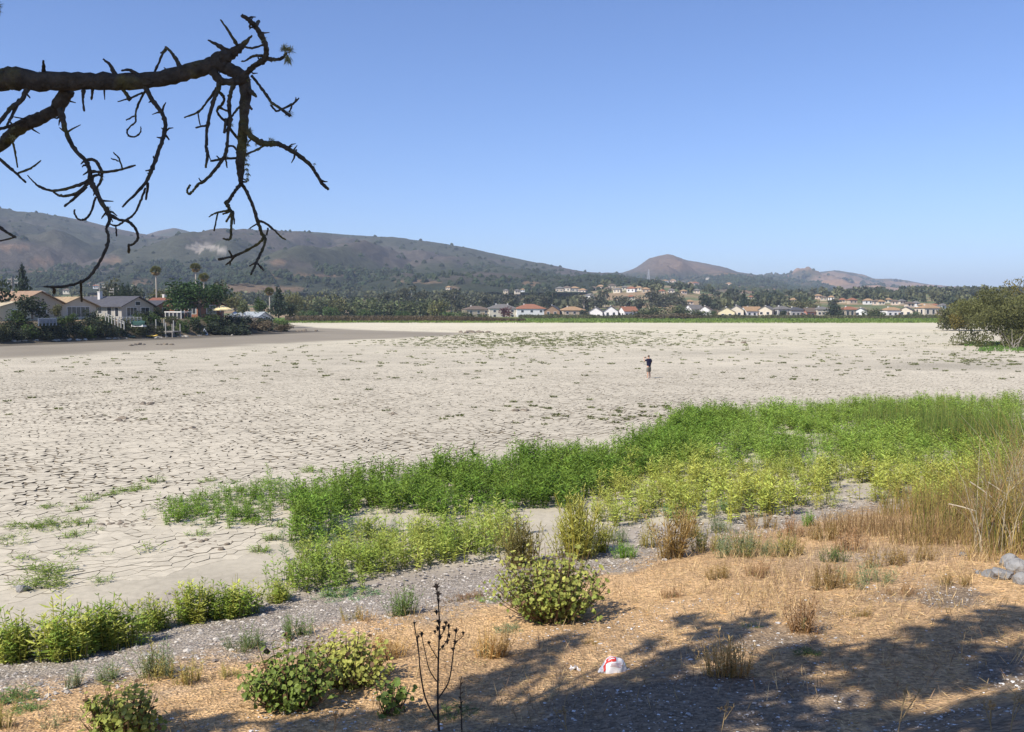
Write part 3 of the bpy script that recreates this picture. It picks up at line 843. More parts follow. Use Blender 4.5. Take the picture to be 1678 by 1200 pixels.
# --- the lakeside houses on the left bank
house('ranch_house', 'tan shingle roofed house half hidden by trees, at far left edge of the shore', gd(14, 162), LR, 16, 9.0, 2.9, 1.9, (0.42, 0.36, 0.27), (0.30, 0.20, 0.13), near=True, over=0.5,
      wins=[('f', 2, 0.9, 1.8, 1.1), ('f', -4, 0.9, 1.4, 1.1), ('r', 0, 0.9, 2.2, 1.2)])
house('patio_house', 'low cream flat-walled house at the left picture edge behind dark shrubs', gd(-6, 150), LR, 9, 6, 2.2, 0.8, (0.60, 0.54, 0.38), (0.45, 0.38, 0.26), near=True, wins=[('f', 1.5, 0.8, 1.4, 1.0), ('r', 0, 0.8, 1.6, 1.0)])
house('ranch_house', 'beige house with straw-coloured roof, white chimney and wide dark gable windows', gd(90, 170), LR, 12, 8.2, 2.4, 1.5, (0.50, 0.45, 0.36), (0.34, 0.25, 0.15), near=True, over=0.6,
      wins=[('r', 0, 0.4, 5.0, 1.8), ('f', 3.0, 0.5, 1.0, 1.7), ('f', 0.5, 0.9, 1.4, 1.1), ('f', -3, 0.9, 1.4, 1.1)], chim=[(-3.0, -2.0, 1.5)], door=('f', 4.8, 0.9, 2.1, (0.75, 0.73, 0.68)))
house('ranch_house', 'grey house with charcoal shingle roof and broad gable facing the lake bed', gd(186, 184), LR, 13, 8.4, 2.4, 1.8, (0.40, 0.37, 0.33), (0.075, 0.075, 0.085), near=True, over=0.6,
      wins=[('r', -1.6, 0.5, 2.6, 1.6), ('r', 1.9, 0.5, 2.2, 1.6), ('r', 0, 2.55, 1.2, 0.7), ('f', 1, 1.0, 0.9, 1.2), ('f', 3.4, 0.4, 1.0, 1.8), ('f', 5.3, 0.4, 0.8, 1.7)], chim=[(-2.0, -1.2, 1.5)], wing=(-9.2, -2.4, 6, 6, 2.1, 1.3))
house('ranch_house', 'dark roofed low house with white chimney between grey and rust-red houses', gd(250, 204), LR, 8, 7, 2.2, 1.3, (0.30, 0.14, 0.08), (0.06, 0.06, 0.07), near=True,
      wins=[('r', 0, 0.7, 2.2, 1.3), ('f', 2, 0.9, 1.2, 1.1)], chim=[(-1.5, -1.0, 1.8)])
house('red_house', 'rust-red house with red-brown roof beneath the big round pine', gd(300, 206), LR, 16, 8.5, 2.6, 1.6, (0.24, 0.10, 0.06), (0.20, 0.08, 0.05), near=True, over=0.5,
      wins=[('f', -6, 1.0, 1.8, 1.4), ('f', -2.5, 1.0, 1.4, 1.3), ('f', 3.0, 0.8, 2.6, 1.6), ('f', 6.5, 0.8, 2.0, 1.6), ('r', 0, 0.8, 3.0, 1.8)], chim=[(-6, 1, 1.2)])
house('house', 'small white house with grey roof glimpsed between trees past the yellow parasol', gd(410, 236), LR, 9, 7, 2.6, 1.6, (0.66, 0.66, 0.65), (0.30, 0.33, 0.35), near=True, wins=[('f', -2, 1, 1.2, 1.1), ('f', 2, 1, 1.2, 1.1), ('r', 0, 1, 1.6, 1.2)])
# white sunroom standing on the slope in front of the red house
g = gd(293, 184); g.z = zat(525, 184)
sr = empty('sunroom', g, LR); sr.scale = (0.8, 0.8, 0.75); tag(sr, 'white framed glass sunroom on a deck in front of rust-red house', 'sunroom')
MB().box(-2.6, 2.6, -1.8, 1.8, -0.3, 0).build('deck', FRAMEW, sr)
MB().box(-2.7, 2.7, -1.9, 1.9, 2.1, 2.35).build('roof', FRAMEW, sr)
for i in range(5):
    for yy in (-1.75, 1.75): MB().box(-2.55 + i * 1.24, -2.41 + i * 1.24, yy - 0.07, yy + 0.07, 0.003, 2.097).build('post', FRAMEW, sr)
for i in range(4):
    x0 = -2.40 + i * 1.24; MB().box(x0, x0 + 1.08, -1.77, -1.73, 0.35, 2.0).build('pane', GLASS, sr)
for i in range(3):
    MB().box(2.44, 2.48, -1.6 + i * 1.1, -0.6 + i * 1.1, 0.35, 2.0).build('pane', GLASS, sr)

# --- front row across the lake
CRM, WHT, TANW, BRW, GRYW, YEL = (0.60, 0.54, 0.43), (0.72, 0.71, 0.69), (0.47, 0.39, 0.29), (0.26, 0.17, 0.11), (0.40, 0.39, 0.37), (0.68, 0.61, 0.40)
RGB_, RBR, RRD, RDK, RTN = (0.15, 0.14, 0.13), (0.14, 0.105, 0.08), (0.27, 0.12, 0.07), (0.07, 0.07, 0.078), (0.33, 0.215, 0.12)
FRONT = [  # px centre, width px, y ridge, y base, wall, roof, kind, turn deg, label
    (780, 40, 502, 518, TANW, RBR, 'hip', 20, 'brown hipped house at the end of the willow grove across the lake'),
    (822, 46, 499, 520, CRM, RGB_, 'hip', 12, 'cream two-storey house with grey-brown hipped roof and twin chimneys'),
    (868, 48, 499, 521, WHT, RRD, 'hip', 10, 'large white house with orange tile roof behind red umbrella plum'),
    (906, 28, 501, 519, BRW, RDK, 'gable', 80, 'dark brown house between orange-roofed house and tan stepped house'),
    (937, 38, 503, 520, TANW, RTN, 'hip', 15, 'tan stepped house with low straw-coloured roofs'),
    (977, 25, 504, 520, WHT, RGB_, 'gable', 78, 'narrow white gabled house, leftmost of the white pair'),
    (1001, 25, 502, 520, WHT, RDK, 'gable', 82, 'white house with dark gable, second of the white pair'),
    (1029, 26, 503, 518, WHT, RRD, 'gable', 25, 'white house with red roof at the end of the row before the bushes'),
    (1137, 26, 500, 514, WHT, RGB_, 'gable', 30, 'white house peeking out above the brown shoreline bushes'),
    (1156, 26, 502, 519, WHT, RBR, 'gable', 70, 'white house beside the small dark tree right of the bushes'),
    (1190, 28, 504, 519, YEL, RGB_, 'gable', 76, 'pale yellow house with broad steep gable facing the lake'),
    (1207, 26, 501, 517, CRM, RGB_, 'gable', 70, 'cream gabled house joined to the pale yellow one'),
    (1230, 30, 503, 517, WHT, RTN, 'gable', 18, 'white house with long orange-tan roof'),
    (1256, 26, 502, 516, CRM, RGB_, 'gable', 60, 'cream house with pale grey roof right of the orange-tan roof'),
    (1280, 26, 502, 516, GRYW, RGB_, 'hip', 20, 'grey-green house in the lakeside row'),
    (1302, 26, 504, 517, GRYW, RDK, 'hip', 15, 'dark roofed house in the lakeside row beside red-brown house'),
    (1326, 24, 505, 518, (0.36, 0.16, 0.12), RBR, 'gable', 20, 'red-brown house between dark roofed and grey roofed houses'),
    (1345, 22, 503, 516, CRM, RGB_, 'hip', 10, 'cream house with grey hip roof left of tall dark trees'),
    (1390, 26, 503, 517, TANW, RRD, 'hip', 15, 'red-roofed house right of the tall dark trees by far shore'),
    (1411, 22, 505, 517, WHT, RGB_, 'gable', 60, 'white house half hidden by pale willow on far shore'),
    (1460, 30, 504, 517, WHT, RTN, 'hip', 12, 'long white house with low tan roof near right end of far shore'),
    (1484, 24, 503, 516, CRM, RDK, 'gable', 60, 'cream house with dark gable near right end of far shore'),
    (1520, 34, 500, 515, CRM, RTN, 'hip', 15, 'cream house with tan hip roof just left of the big willow'),
]
for px, wpx, yr, yb, wc, rc, kd, rt, lb in FRONT:
    d = 525
    p = gd(px, d); z0 = zat(yb + 1.5, d); p.z = z0
    H = zat(yr, d) - z0
    wid = wpx / FPX * d
    r = math.radians(rt)
    if rt > 45: L, Wd = wid * 1.1, wid * 0.92
    else: L, Wd = wid * 1.0, wid * 0.7
    rh = H * (0.42 if kd == 'gable' else 0.32); h = H - rh
    two = h > 3.6
    wins = []
    for k in range(3):
        u = (-0.32 + 0.32 * k) * L
        wins.append(('f', u, 0.7, 1.4, 1.3))
        if two: wins.append(('f', u, h - 1.9, 1.4, 1.2))
    for k in (-0.22, 0.22):
        wins.append(('r', k * Wd, 0.7, 1.5, 1.4)); wins.append(('l', k * Wd, 0.7, 1.5, 1.4))
        if two: wins.append(('l', k * Wd, h - 1.9, 1.3, 1.2))
    ch = [(-L * 0.2, 0.3, 0.6)] + ([(L * 0.22, 0.3, 0.6)] if 'twin' in lb else [])
    hs_ = house('lakeside_house', lb, p, r, L, Wd, h, rh, wc, rc, kd, wins, ch, group='houses along the far shore', door=('f', L * 0.2 + 0.3, 1.0, 2.1, (0.25, 0.16, 0.1)))

# --- houses higher up, tiny in the picture
HILLS = [(745, 1100, 492), (760, 1150, 488)]
HSPOTS = []
def hill_spot(px, py, d):
    """the slope seen at a picture position: the rising ground, else the nearest point of a hill"""
    if d < 1040:
        q = ghit(px, py)
        if q.y < 1100: return q, q.y
    best = None
    for n in ('hill_foot', 'hill_spur', 'hill_cone', 'hill_ridge', 'hill_range'):
        X, Y, Z, PX, PY, f = HILLS_D[n]
        e = np.where(f < 1, (PX - px) ** 2 + (PY - py) ** 2 + (Y - d) ** 2 * 1e-5, 1e9); k = np.argmin(e)
        if best is None or e.flat[k] < best[0]: best = (e.flat[k], Vector((X.flat[k], Y.flat[k], Z.flat[k])))
    return best[1], best[1].y
def small_house(px, py, d, wpx, wc, rc, label, group, kd='hip', rot=None):
    p, d = hill_spot(px, py, d)
    HSPOTS.append((px, d, wpx))
    wid = wpx / FPX * d
    h, rh = wid * 0.26 + 1.2, wid * 0.14 + 0.6
    r = random.uniform(-0.5, 0.5) if rot is None else rot
    house('hillside_house', label, p, r, wid, wid * 0.72, h, rh, wc, rc, kd, [('f', -0.25 * wid, 0.9, 0.16 * wid, 1.4), ('f', 0.22 * wid, 0.9, 0.16 * wid, 1.4)], group=group, over=0.5)

WALLS = [WHT, CRM, CRM, TANW, (0.62, 0.50, 0.40)]
ROOFS = [RTN, RTN, RRD, RGB_, RBR]
rs = random.Random(11)
def cluster(pts, d0, d1, label, group, wl=(9, 14)):
    for px, py in pts:
        small_house(px, py, rs.uniform(d0, d1), rs.uniform(*wl), rs.choice(WALLS), rs.choice(ROOFS), label, group)
cluster([(918, 478), (929, 477), (941, 478), (955, 481)], 930, 960, 'tiny orange-roofed house in the row above the dark eucalyptus', 'orange-roofed row on the rise', (12, 15))
cluster([(972, 477), (984, 475), (996, 478), (1003, 473), (1012, 480), (1024, 476), (1035, 479), (1047, 477), (1058, 480), (1064, 486), (967, 490), (990, 487), (1034, 492)], 930, 1000,
        'tiny pale house among trees on the slope below the pointed hill', 'houses crowding the slope below the pointed hill', (10, 14))
cluster([(1078, 466), (1090, 465), (1103, 463), (1118, 466), (1131, 467), (1140, 468), (1160, 458), (1195, 469)], 1330, 1390, 'very small house on the straw-coloured rise below pointed hill', 'houses on the straw-coloured rise', (7, 11))
cluster([(1085, 482), (1100, 481), (1120, 482), (1142, 481), (1130, 500), (1230, 492), (1300, 497), (1340, 490), (1350, 493), (1362, 492)], 760, 860, 'small house among the trees behind the far shore row', 'houses scattered behind the far shore row', (9, 12))
cluster([(1380, 497), (1396, 498), (1422, 499), (1436, 500), (1443, 500), (1454, 497), (1466, 500), (1477, 499), (1490, 504), (1500, 503), (1512, 507), (1532, 507), (1545, 508)], 720, 820,
        'small house in the dense cluster right of the pale willow', 'dense cluster of houses at right of far shore', (10, 14))
cluster([(1464, 486), (1457, 488), (1505, 489), (1508, 494)], 1250, 1300, 'lone pale house high among dark trees below tan hills', 'houses below the tan hills', (8, 12))
cluster([(858, 479), (846, 481), (828, 480), (748, 478), (735, 476)], 1080, 1150, 'tiny pale house showing above the trees at the foot of ridge', 'houses at the foot of the ridge', (6, 9))
cluster([(148, 470), (160, 474), (110, 482), (68, 484)], 640, 700, 'tiny house at the foot of the ridge, glimpsed behind the bare branch', 'houses glimpsed behind the left shore', (9, 12))

# ================================================================== PYLONS AND POLES
STEEL = mat('galvanised_steel', (0.42, 0.43, 0.44), 0.6, var=0.05, spec=0.4)
def pylon(px, yt, yb, d, label):
    z0, z1 = zat(yb, d), zat(yt, d); Ht = z1 - z0
    t = empty('power_pylon', ((px - 839) / FPX * d, d, z0)); tag(t, label, 'pylon', 'power pylons on the hills')
    b, k = Ht * 0.12, Ht * 0.012
    for sx in (-1, 1):
        for sy in (-1, 1):
            MB().tube([(sx * b, sy * b, -3), (sx * b * 0.25, sy * b * 0.25, Ht * 0.75), (sx * b * 0.06, sy * b * 0.06, Ht)], [k, k, k * 0.7], 4).build('leg', STEEL, t)
    br = MB()
    for i in range(6):
        za, zb = Ht * 0.12 * i, Ht * 0.12 * (i + 1)
        ba, bb = b * (1 - 0.75 * za / (Ht * 0.75)), b * (1 - 0.75 * zb / (Ht * 0.75))
        for s in (-1, 1):
            br.tube([(s * ba, -ba, za), (-s * bb, -bb, zb)], k * 0.5, 4); br.tube([(s * ba, ba, za), (-s * bb, bb, zb)], k * 0.5, 4)
    br.build('bracing', STEEL, t)
    for f in (0.72, 0.83, 0.94): MB().tube([(-Ht * 0.16 * (1.35 - f), 0, Ht * f), (Ht * 0.16 * (1.35 - f), 0, Ht * f)], k * 0.8, 4).build('crossarm', STEEL, t)
pylon(453, 408, 431, 1650, 'lattice power pylon on the ridge slope right of the hanging twigs')
pylon(649, 436, 462, 1500, 'lattice power pylon low on the ridge above the willow grove')
pylon(952, 456, 473, 1500, 'lattice power pylon where the long ridge runs out')
pylon(1062, 441, 458, 2000, 'lattice power pylon on the left flank of the pointed hill')
WOODP = mat('weathered_pole_wood', (0.26, 0.245, 0.225), 0.9, var=0.15, scale=3)
def pole(px, yt, d, label):
    g = gd(px, d); Ht = zat(yt, d) - g.z
    t = empty('utility_pole', g); tag(t, label, 'pole', 'utility poles behind the left houses')
    MB().tube([(0, 0, -0.5), (0, 0, Ht)], [0.2, 0.15], 8).build('post', WOODP, t)
    for f, l in ((0.95, 1.0), (0.86, 1.2)):
        c = MB().box(-l, l, 0.16, 0.30, Ht * f - 0.09, Ht * f + 0.09).build('crossarm', WOODP, t)
        for x in (-0.9, -0.45, 0.45, 0.9):
            MB().tube([(x * l, 0.23, Ht * f + 0.09), (x * l, 0.23, Ht * f + 0.25)], 0.045, 6).build('insulator', FRAMEW, c)
pole(165.5, 464, 205, 'utility pole with several crossarms between beige and grey houses')
pole(189, 472, 200, 'shorter utility pole right behind the charcoal roof')
pole(22.5, 455, 200, 'utility pole beside the dark cypress at far left')

# ================================================================== TREES
BARK = mat('grey_bark', (0.16, 0.125, 0.095), 0.95, var=0.25, scale=4)
PALEBARK = mat('pale_eucalyptus_bark', (0.42, 0.37, 0.31), 0.9, var=0.2, scale=2)
LEAF = {
    'willow': leafmat('willow_leaf', (0.120, 0.138, 0.062)), 'olive': leafmat('olive_leaf', (0.150, 0.148, 0.060)),
    'euc': leafmat('eucalyptus_leaf', (0.095, 0.10, 0.060)), 'dark': leafmat('dark_leaf', (0.040, 0.055, 0.028)),
    'pine': leafmat('pine_needle', (0.042, 0.080, 0.022)), 'conifer': leafmat('conifer_needle', (0.040, 0.062, 0.036)),
    'shrub': leafmat('shrub_leaf', (0.078, 0.088, 0.035)), 'green': leafmat('green_leaf', (0.070, 0.110, 0.028)),
    'brown': leafmat('brown_brush', (0.150, 0.115, 0.068)), 'plum': leafmat('plum_leaf', (0.11, 0.035, 0.035)),
    'palm': leafmat('palm_frond', (0.15, 0.15, 0.045)), 'palmdead': leafmat('dead_palm_frond', (0.30, 0.22, 0.11)),
}
def lobes_for(kind, r):
    out = []
    if kind == 'round':
        for i in range(12):
            a = r.uniform(0, 6.28); q = math.sqrt(r.random()) * 0.3
            out.append((math.cos(a) * q, math.sin(a) * q, r.uniform(0.22, 0.74), r.uniform(0.17, 0.27), r.uniform(0.17, 0.26)))
    elif kind == 'low':
        for i in range(14):
            a = r.uniform(0, 6.28); q = math.sqrt(r.random()) * 0.34
            out.append((math.cos(a) * q, math.sin(a) * q, r.uniform(0.12, 0.62), r.uniform(0.16, 0.25), r.uniform(0.2, 0.34)))
    elif kind == 'airy':
        for i in range(13):
            a = r.uniform(0, 6.28); q = math.sqrt(r.random()) * 0.36; z = r.uniform(0.3, 0.9)
            out.append((math.cos(a) * q * (1.15 - 0.5 * z), math.sin(a) * q * (1.15 - 0.5 * z), z, r.uniform(0.10, 0.2), r.uniform(0.07, 0.13)))
    elif kind == 'cone':
        for i in range(16):
            z = (i + 0.5) / 16; a = i * 2.4; q = (1 - z) * 0.22
            out.append((math.cos(a) * q, math.sin(a) * q, 0.1 + z * 0.86, 0.07 + (1 - z) * 0.24, 0.06 + 0.03 * (1 - z)))
    elif kind == 'column':
        for i in range(9):
            z = (i + 0.5) / 9
            out.append((r.uniform(-.08, .08), r.uniform(-.08, .08), 0.06 + z * 0.85, 0.40 * math.sin(math.pi * (0.2 + 0.75 * z)) + 0.05, 0.12))
    elif kind == 'umbrella':
        for i in range(20):
            a = r.uniform(0, 6.28); q = math.sqrt(r.random()) * 0.37
            out.append((math.cos(a) * q, math.sin(a) * q, 0.66 - 1.2 * q * q + r.uniform(-0.22, 0.16), r.uniform(0.13, 0.2), r.uniform(0.12, 0.2)))
    return out

def crown_mesh(kind, n, leaf, seed, matname, wispy=1.0, droop=0.0, asp=0.55):
    r = random.Random(seed); rg = np.random.default_rng(seed)
    lb = np.array(lobes_for(kind, r))
    vol = lb[:, 3] ** 1.6
    w = rg.choice(len(lb), n, p=vol / vol.sum())
    u = rdir(n, rg)
    rad = np.where(rg.random(n) < 0.3, rg.uniform(0.3, 0.8, n), rg.normal(0.95, 0.1 * wispy, n))
    P = lb[w, :3] + u * rad[:, None] * np.stack([lb[w, 3], lb[w, 3], lb[w, 4]], 1)
    P[:, 2] = np.maximum(P[:, 2], 0.015)
    D = u * 0.6 + rdir(n, rg) * 0.8 + np.array([0, 0, 0.15 - droop]); D /= np.linalg.norm(D, axis=1)[:, None]
    tint = rg.uniform(0.75, 1.25, len(lb))[w][:, None] * rg.uniform(0.8, 1.2, (n, 1)) * rg.uniform(0.93, 1.07, (n, 3))
    Ls = leaf * rg.uniform(0.6, 1.4, n)
    mb = MB().leaves(P - D * Ls[:, None] * 0.5, D, perp(D, rg), Ls, Ls * asp * 1.3, tint)
    return mb.mesh('crown_' + kind, LEAF[matname]), lb

def trunk_mesh(lb, seed, matl, r0=0.03, z0=-0.03):
    mb = MB(); r = random.Random(seed)
    zc = float(np.clip(lb[:, 2].min() + 0.1, 0.15, 0.5))
    lean = np.array([r.uniform(-.05, .05), r.uniform(-.05, .05)])
    mb.tube([(0, 0, z0), (lean[0] * 0.5, lean[1] * 0.5, zc * 0.6), (lean[0], lean[1], zc), (lean[0] * 1.2, lean[1] * 1.2, 0.75)], [r0 * 1.3, r0, r0 * 0.8, r0 * 0.25], 6)
    for k in range(min(7, len(lb))):
        c = lb[k, :3]; s = zc * r.uniform(0.6, 1.1)
        mb.tube([(lean[0] * s / zc, lean[1] * s / zc, s), (c[0] * 0.55, c[1] * 0.55, (s + c[2]) / 2 - 0.02), tuple(c)], [r0 * 0.6, r0 * 0.4, r0 * 0.15], 5)
    return mb.mesh('trunk', matl)

PROTO = {}
def proto_tree(key, shape, n, leaf, mname, barkm=None, **kw):
    PROTO[key] = []
    for k in range(3):
        me, lb = crown_mesh(shape, n, leaf, hash(key) % 1 + sum(map(ord, key)) * 7 + k, mname, **kw)
        PROTO[key].append((me, trunk_mesh(lb, k + 5, barkm or BARK)))
proto_tree('willow', 'round', 900, 0.085, 'willow', droop=0.1)
proto_tree('olive', 'round', 900, 0.085, 'olive')
proto_tree('euc', 'airy', 800, 0.075, 'euc', PALEBARK, droop=0.4, wispy=1.8)
proto_tree('euc2', 'round', 800, 0.08, 'euc', PALEBARK, droop=0.3, wispy=1.5)
proto_tree('dark', 'round', 900, 0.085, 'dark')
proto_tree('shrub', 'low', 900, 0.085, 'shrub')
proto_tree('shrubd', 'low', 900, 0.085, 'dark')
proto_tree('greenb', 'low', 900, 0.085, 'green')
proto_tree('brown', 'low', 800, 0.08, 'brown', wispy=1.8)
proto_tree('conifer', 'cone', 900, 0.085, 'conifer')
proto_tree('column', 'column', 900, 0.08, 'conifer')
proto_tree('plum', 'round', 700, 0.09, 'plum')
proto_tree('pine', 'umbrella', 4200, 0.045, 'pine', wispy=1.2)

CROWN_NAME = {'shrub': 'foliage', 'shrubd': 'foliage', 'greenb': 'foliage', 'brown': 'foliage'}
tctr = [0]
def tree(name, label, kind, px, yt, d, wpx, yb=None, cat='tree', group=None):
    g = gd(px, d)
    if yb is not None: g.z = zat(yb, d)
    Ht = zat(yt, d) - g.z; Wt = wpx / FPX * d
    i = tctr[0]; tctr[0] += 1
    t = empty(name, g, (i * 2.399) % 6.283); tag(t, label, cat, group)
    cm, tm = PROTO[kind][i % 3]
    bush = kind in CROWN_NAME
    linkmesh('foliage' if bush else 'crown', cm, t, scale=(Wt, Wt, Ht))
    linkmesh('stem' if bush else 'trunk', tm, t, scale=(min(Wt, Ht), min(Wt, Ht), Ht))
    return t

# left shore, singled out
tree('cypress_tree', 'black-green broad cypress at the left picture edge', 'dark', -4, 440, 150, 76)
tree('pine_tree', 'grey-green pine with ragged top left of the hanging bare twig', 'conifer', 40, 430, 215, 44)
tree('round_tree', 'dense dark round tree in front of the tan shingle roof', 'dark', 54, 479, 142, 60, yb=522)
tree('citrus_tree', 'small yellow-green tree beside white chimney of beige house', 'olive', 93, 497, 146, 20, yb=522)
tree('eucalyptus_tree', 'brownish-grey dome of a tree behind the utility poles', 'euc2', 191, 451, 250, 56, yb=506)
for k, (px, yt) in enumerate([(192, 466), (202, 461), (212, 460), (223, 463), (233, 470)]):
    tree('italian_cypress', 'dark pointed cypress behind charcoal roof, %s of its clump' % nth(k), 'column', px, yt, 192, 15, yb=506, group='clump of pointed cypresses behind the charcoal roof')
tree('willow_tree', 'pale olive rounded tree between first palm and big pine', 'olive', 272, 466, 262, 54, yb=508)
tree('big_pine', 'big rounded deep green pine over the rust-red house', 'pine', 327, 444, 188, 106, yb=527)
tree('eucalyptus_tree', 'dark ragged tree just right of the big rounded pine', 'euc', 362, 453, 205, 34, yb=510)
tree('olive_tree', 'brown-green tree behind the yellow parasol', 'olive', 386, 476, 262, 44, yb=512)
tree('round_tree', 'small green round tree left of the dark conifer', 'greenb', 430, 484, 236, 26, yb=515, cat='tree')
tree('conifer_tree', 'dark blue-green conifer at the end of the left houses', 'conifer', 457, 470, 245, 40, yb=520)
tree('round_tree', 'dark round tree under the conifer at the end of houses', 'dark', 476, 492, 250, 28, yb=520)
tree('olive_tree', 'grey-green tree behind white house past the parasol', 'willow', 398, 490, 228, 30, yb=518)
tree('willow_tree', 'pale tree right of dark conifer at grove edge', 'olive', 480, 476, 330, 34, yb=520)
for px, yt, kd, w, d, lb in ((150, 500, 'shrubd', 30, 158, 'dark round shrub between beige and grey houses'), (236, 506, 'shrubd', 34, 168, 'dark shrub hiding the right corner of the grey house'), (262, 500, 'dark', 26, 188, 'small dark tree left of the glass sunroom'),
                             (350, 508, 'shrubd', 40, 184, 'dark shrub mass left of the yellow parasol'), (112, 512, 'greenb', 30, 150, 'green shrub below the beige house'), (30, 503, 'greenb', 40, 142, 'bright green shrub below the tan roof at far left'), (385, 512, 'shrub', 34, 196, 'olive hedge behind the terrace chairs')):
    tree('garden_shrub', lb, kd, px, yt, d, w, yb=529, cat='shrub')
# palms
def palm(px, yt, d, rr_, label):
    g = gd(px, d); Ht = zat(yt, d) - g.z
    t = empty('fan_palm', g); tag(t, label, 'palm tree', 'fan palms behind the left houses')
    top = Ht - rr_ * 0.9
    MB().tube(smooth_line([(0, 0, -0.5), (0.15, 0, top * 0.5), (0.1, 0.1, top)]), 0.17, 8).build('trunk', PALEBARK, t)
    rg = np.random.default_rng(int(px))
    for nm, n, lo, hi, mt, rad in (('crown', 90, -0.1, 1.0, 'palm', 1.0), ('dead_skirt', 50, -1.0, -0.45, 'palmdead', 0.85)):
        mb = MB()
        zz = rg.uniform(lo, hi, n); a = rg.uniform(0, 6.28, n)
        D = np.stack([np.cos(a) * np.sqrt(1 - zz ** 2 * 0.9), np.sin(a) * np.sqrt(1 - zz ** 2 * 0.9), zz], 1); D /= np.linalg.norm(D, axis=1)[:, None]
        P0 = np.array([0.1, 0.1, top]) + D * rr_ * rad * 0.45
        for q in range(6):
            DD = D + rdir(n, rg) * 0.45; DD /= np.linalg.norm(DD, axis=1)[:, None]
            mb.leaves(P0, DD, perp(DD, rg), np.full(n, rr_ * rad * 0.62), np.full(n, rr_ * 0.11), rg.uniform(0.75, 1.25, (n, 1)) * np.ones((n, 3)))
        mb.tube([(0.1, 0.1, top - 0.6), (0.1, 0.1, top + 0.3)], [0.3, 0.15], 6, (0.6, 0.6, 0.6))
        mb.build(nm, LEAF[mt], t)
palm(257, 436, 235, 1.45, 'tall slender palm standing alone behind the charcoal roof')
palm(322, 431, 240, 1.45, 'tall palm rising behind the big rounded pine')
palm(335, 447, 232, 1.35, 'shorter palm beside the tall one above the pine')
palm(442, 471, 262, 1.4, 'low palm beside the dark conifer at the end of houses')

# shrubs down the left bank
rs = random.Random(5)
SHR = []
for i, px in enumerate(range(-18, 470, 17)):
    yb_ = np.interp(px, [0, 250, 420, 480], [559, 550, 544, 541]) - rs.uniform(1, 5)
    SHR.append((px + rs.uniform(-5, 5), yb_, rs.uniform(20, 31), rs.choice(['shrub', 'shrubd', 'shrubd', 'greenb', 'shrubd'])))
for i, px in enumerate(range(-10, 400, 27)):
    yb_ = np.interp(px, [0, 250, 420, 480], [540, 535, 535, 535]) - rs.uniform(0, 4)
    SHR.append((px + rs.uniform(-8, 8), yb_, rs.uniform(15, 24), rs.choice(['shrub', 'shrubd', 'greenb', 'shrubd'])))
SHR.sort()
for i, (px, yb_, hp, kd) in enumerate(SHR):
    if 238 < px < 292 and yb_ > 542: hp *= 0.55
    g = ghit(px, yb_); d = g.y
    tree('bank_shrub', '%s shrub on the left bank, %s of them' % ({'shrub': 'olive', 'shrubd': 'blackish-green', 'greenb': 'green'}[kd], nth(i) if i < 40 else 'near the rightmost end'), kd, px, yb_ - hp, d, rs.uniform(26, 42), yb=yb_ + 1.5, cat='shrub', group='shrubs on the left bank')
tree('bank_shrub', 'brown dry brush mound at the tip of the left bank', 'brown', 462, 529, 205, 40, yb=544, cat='shrub')
tree('bank_shrub', 'reddish-brown dry brush in front of the parasol terrace', 'brown', 425, 524, 190, 60, yb=540, cat='shrub')
tree('bank_shrub', 'dark green wide brush right of the leaning white kayak', 'shrubd', 375, 526, 181, 76, yb=549, cat='shrub')
tree('bank_shrub', 'dry straw-coloured brush at left picture edge on the strand', 'brown', 2, 545, 137, 18, yb=557, cat='shrub')

# willow grove
GROVE = [(492, 479, 'olive', 40), (522, 483, 'willow', 44), (506, 505, 'greenb', 34), (556, 478, 'olive', 42), (548, 498, 'greenb', 34), (586, 484, 'willow', 44), (615, 482, 'willow', 42), (642, 489, 'willow', 44),
         (600, 503, 'greenb', 32), (672, 487, 'willow', 46), (660, 506, 'greenb', 30), (702, 486, 'willow', 40), (716, 490, 'olive', 38), (738, 507, 'greenb', 34), (763, 508, 'willow', 40), (790, 513, 'willow', 34)]
GROVE.sort()
for i, (px, yt, kd, w) in enumerate(GROVE):
    low = yt > 497
    tree('willow_bush' if low else 'willow_tree', '%s in the shore grove behind the brown reeds, %s' % ('low green willow bush' if low else 'rounded grey-green willow', nth(i)), kd, px, yt, 392 + (0 if low else 22) + (i % 3) * 7, w * 1.15, yb=527, cat='tree', group='willow grove behind the reeds')
BACK = [(515, 474, 'olive', 34), (545, 480, 'dark', 30), (575, 482, 'dark', 34), (604, 478, 'euc2', 34), (628, 476, 'euc', 36), (655, 471, 'euc2', 36), (668, 467, 'euc', 40), (688, 473, 'euc', 38), (712, 477, 'euc2', 36), (740, 471, 'euc', 44), (757, 476, 'euc2', 34)]
for i, (px, yt, kd, w) in enumerate(BACK):
    tree('eucalyptus_tree', 'tall ragged tree rising behind the willow grove, %s' % nth(i), kd, px, yt, 520 + (i % 4) * 12, w * 1.2, yb=522, group='tall trees behind the willow grove')
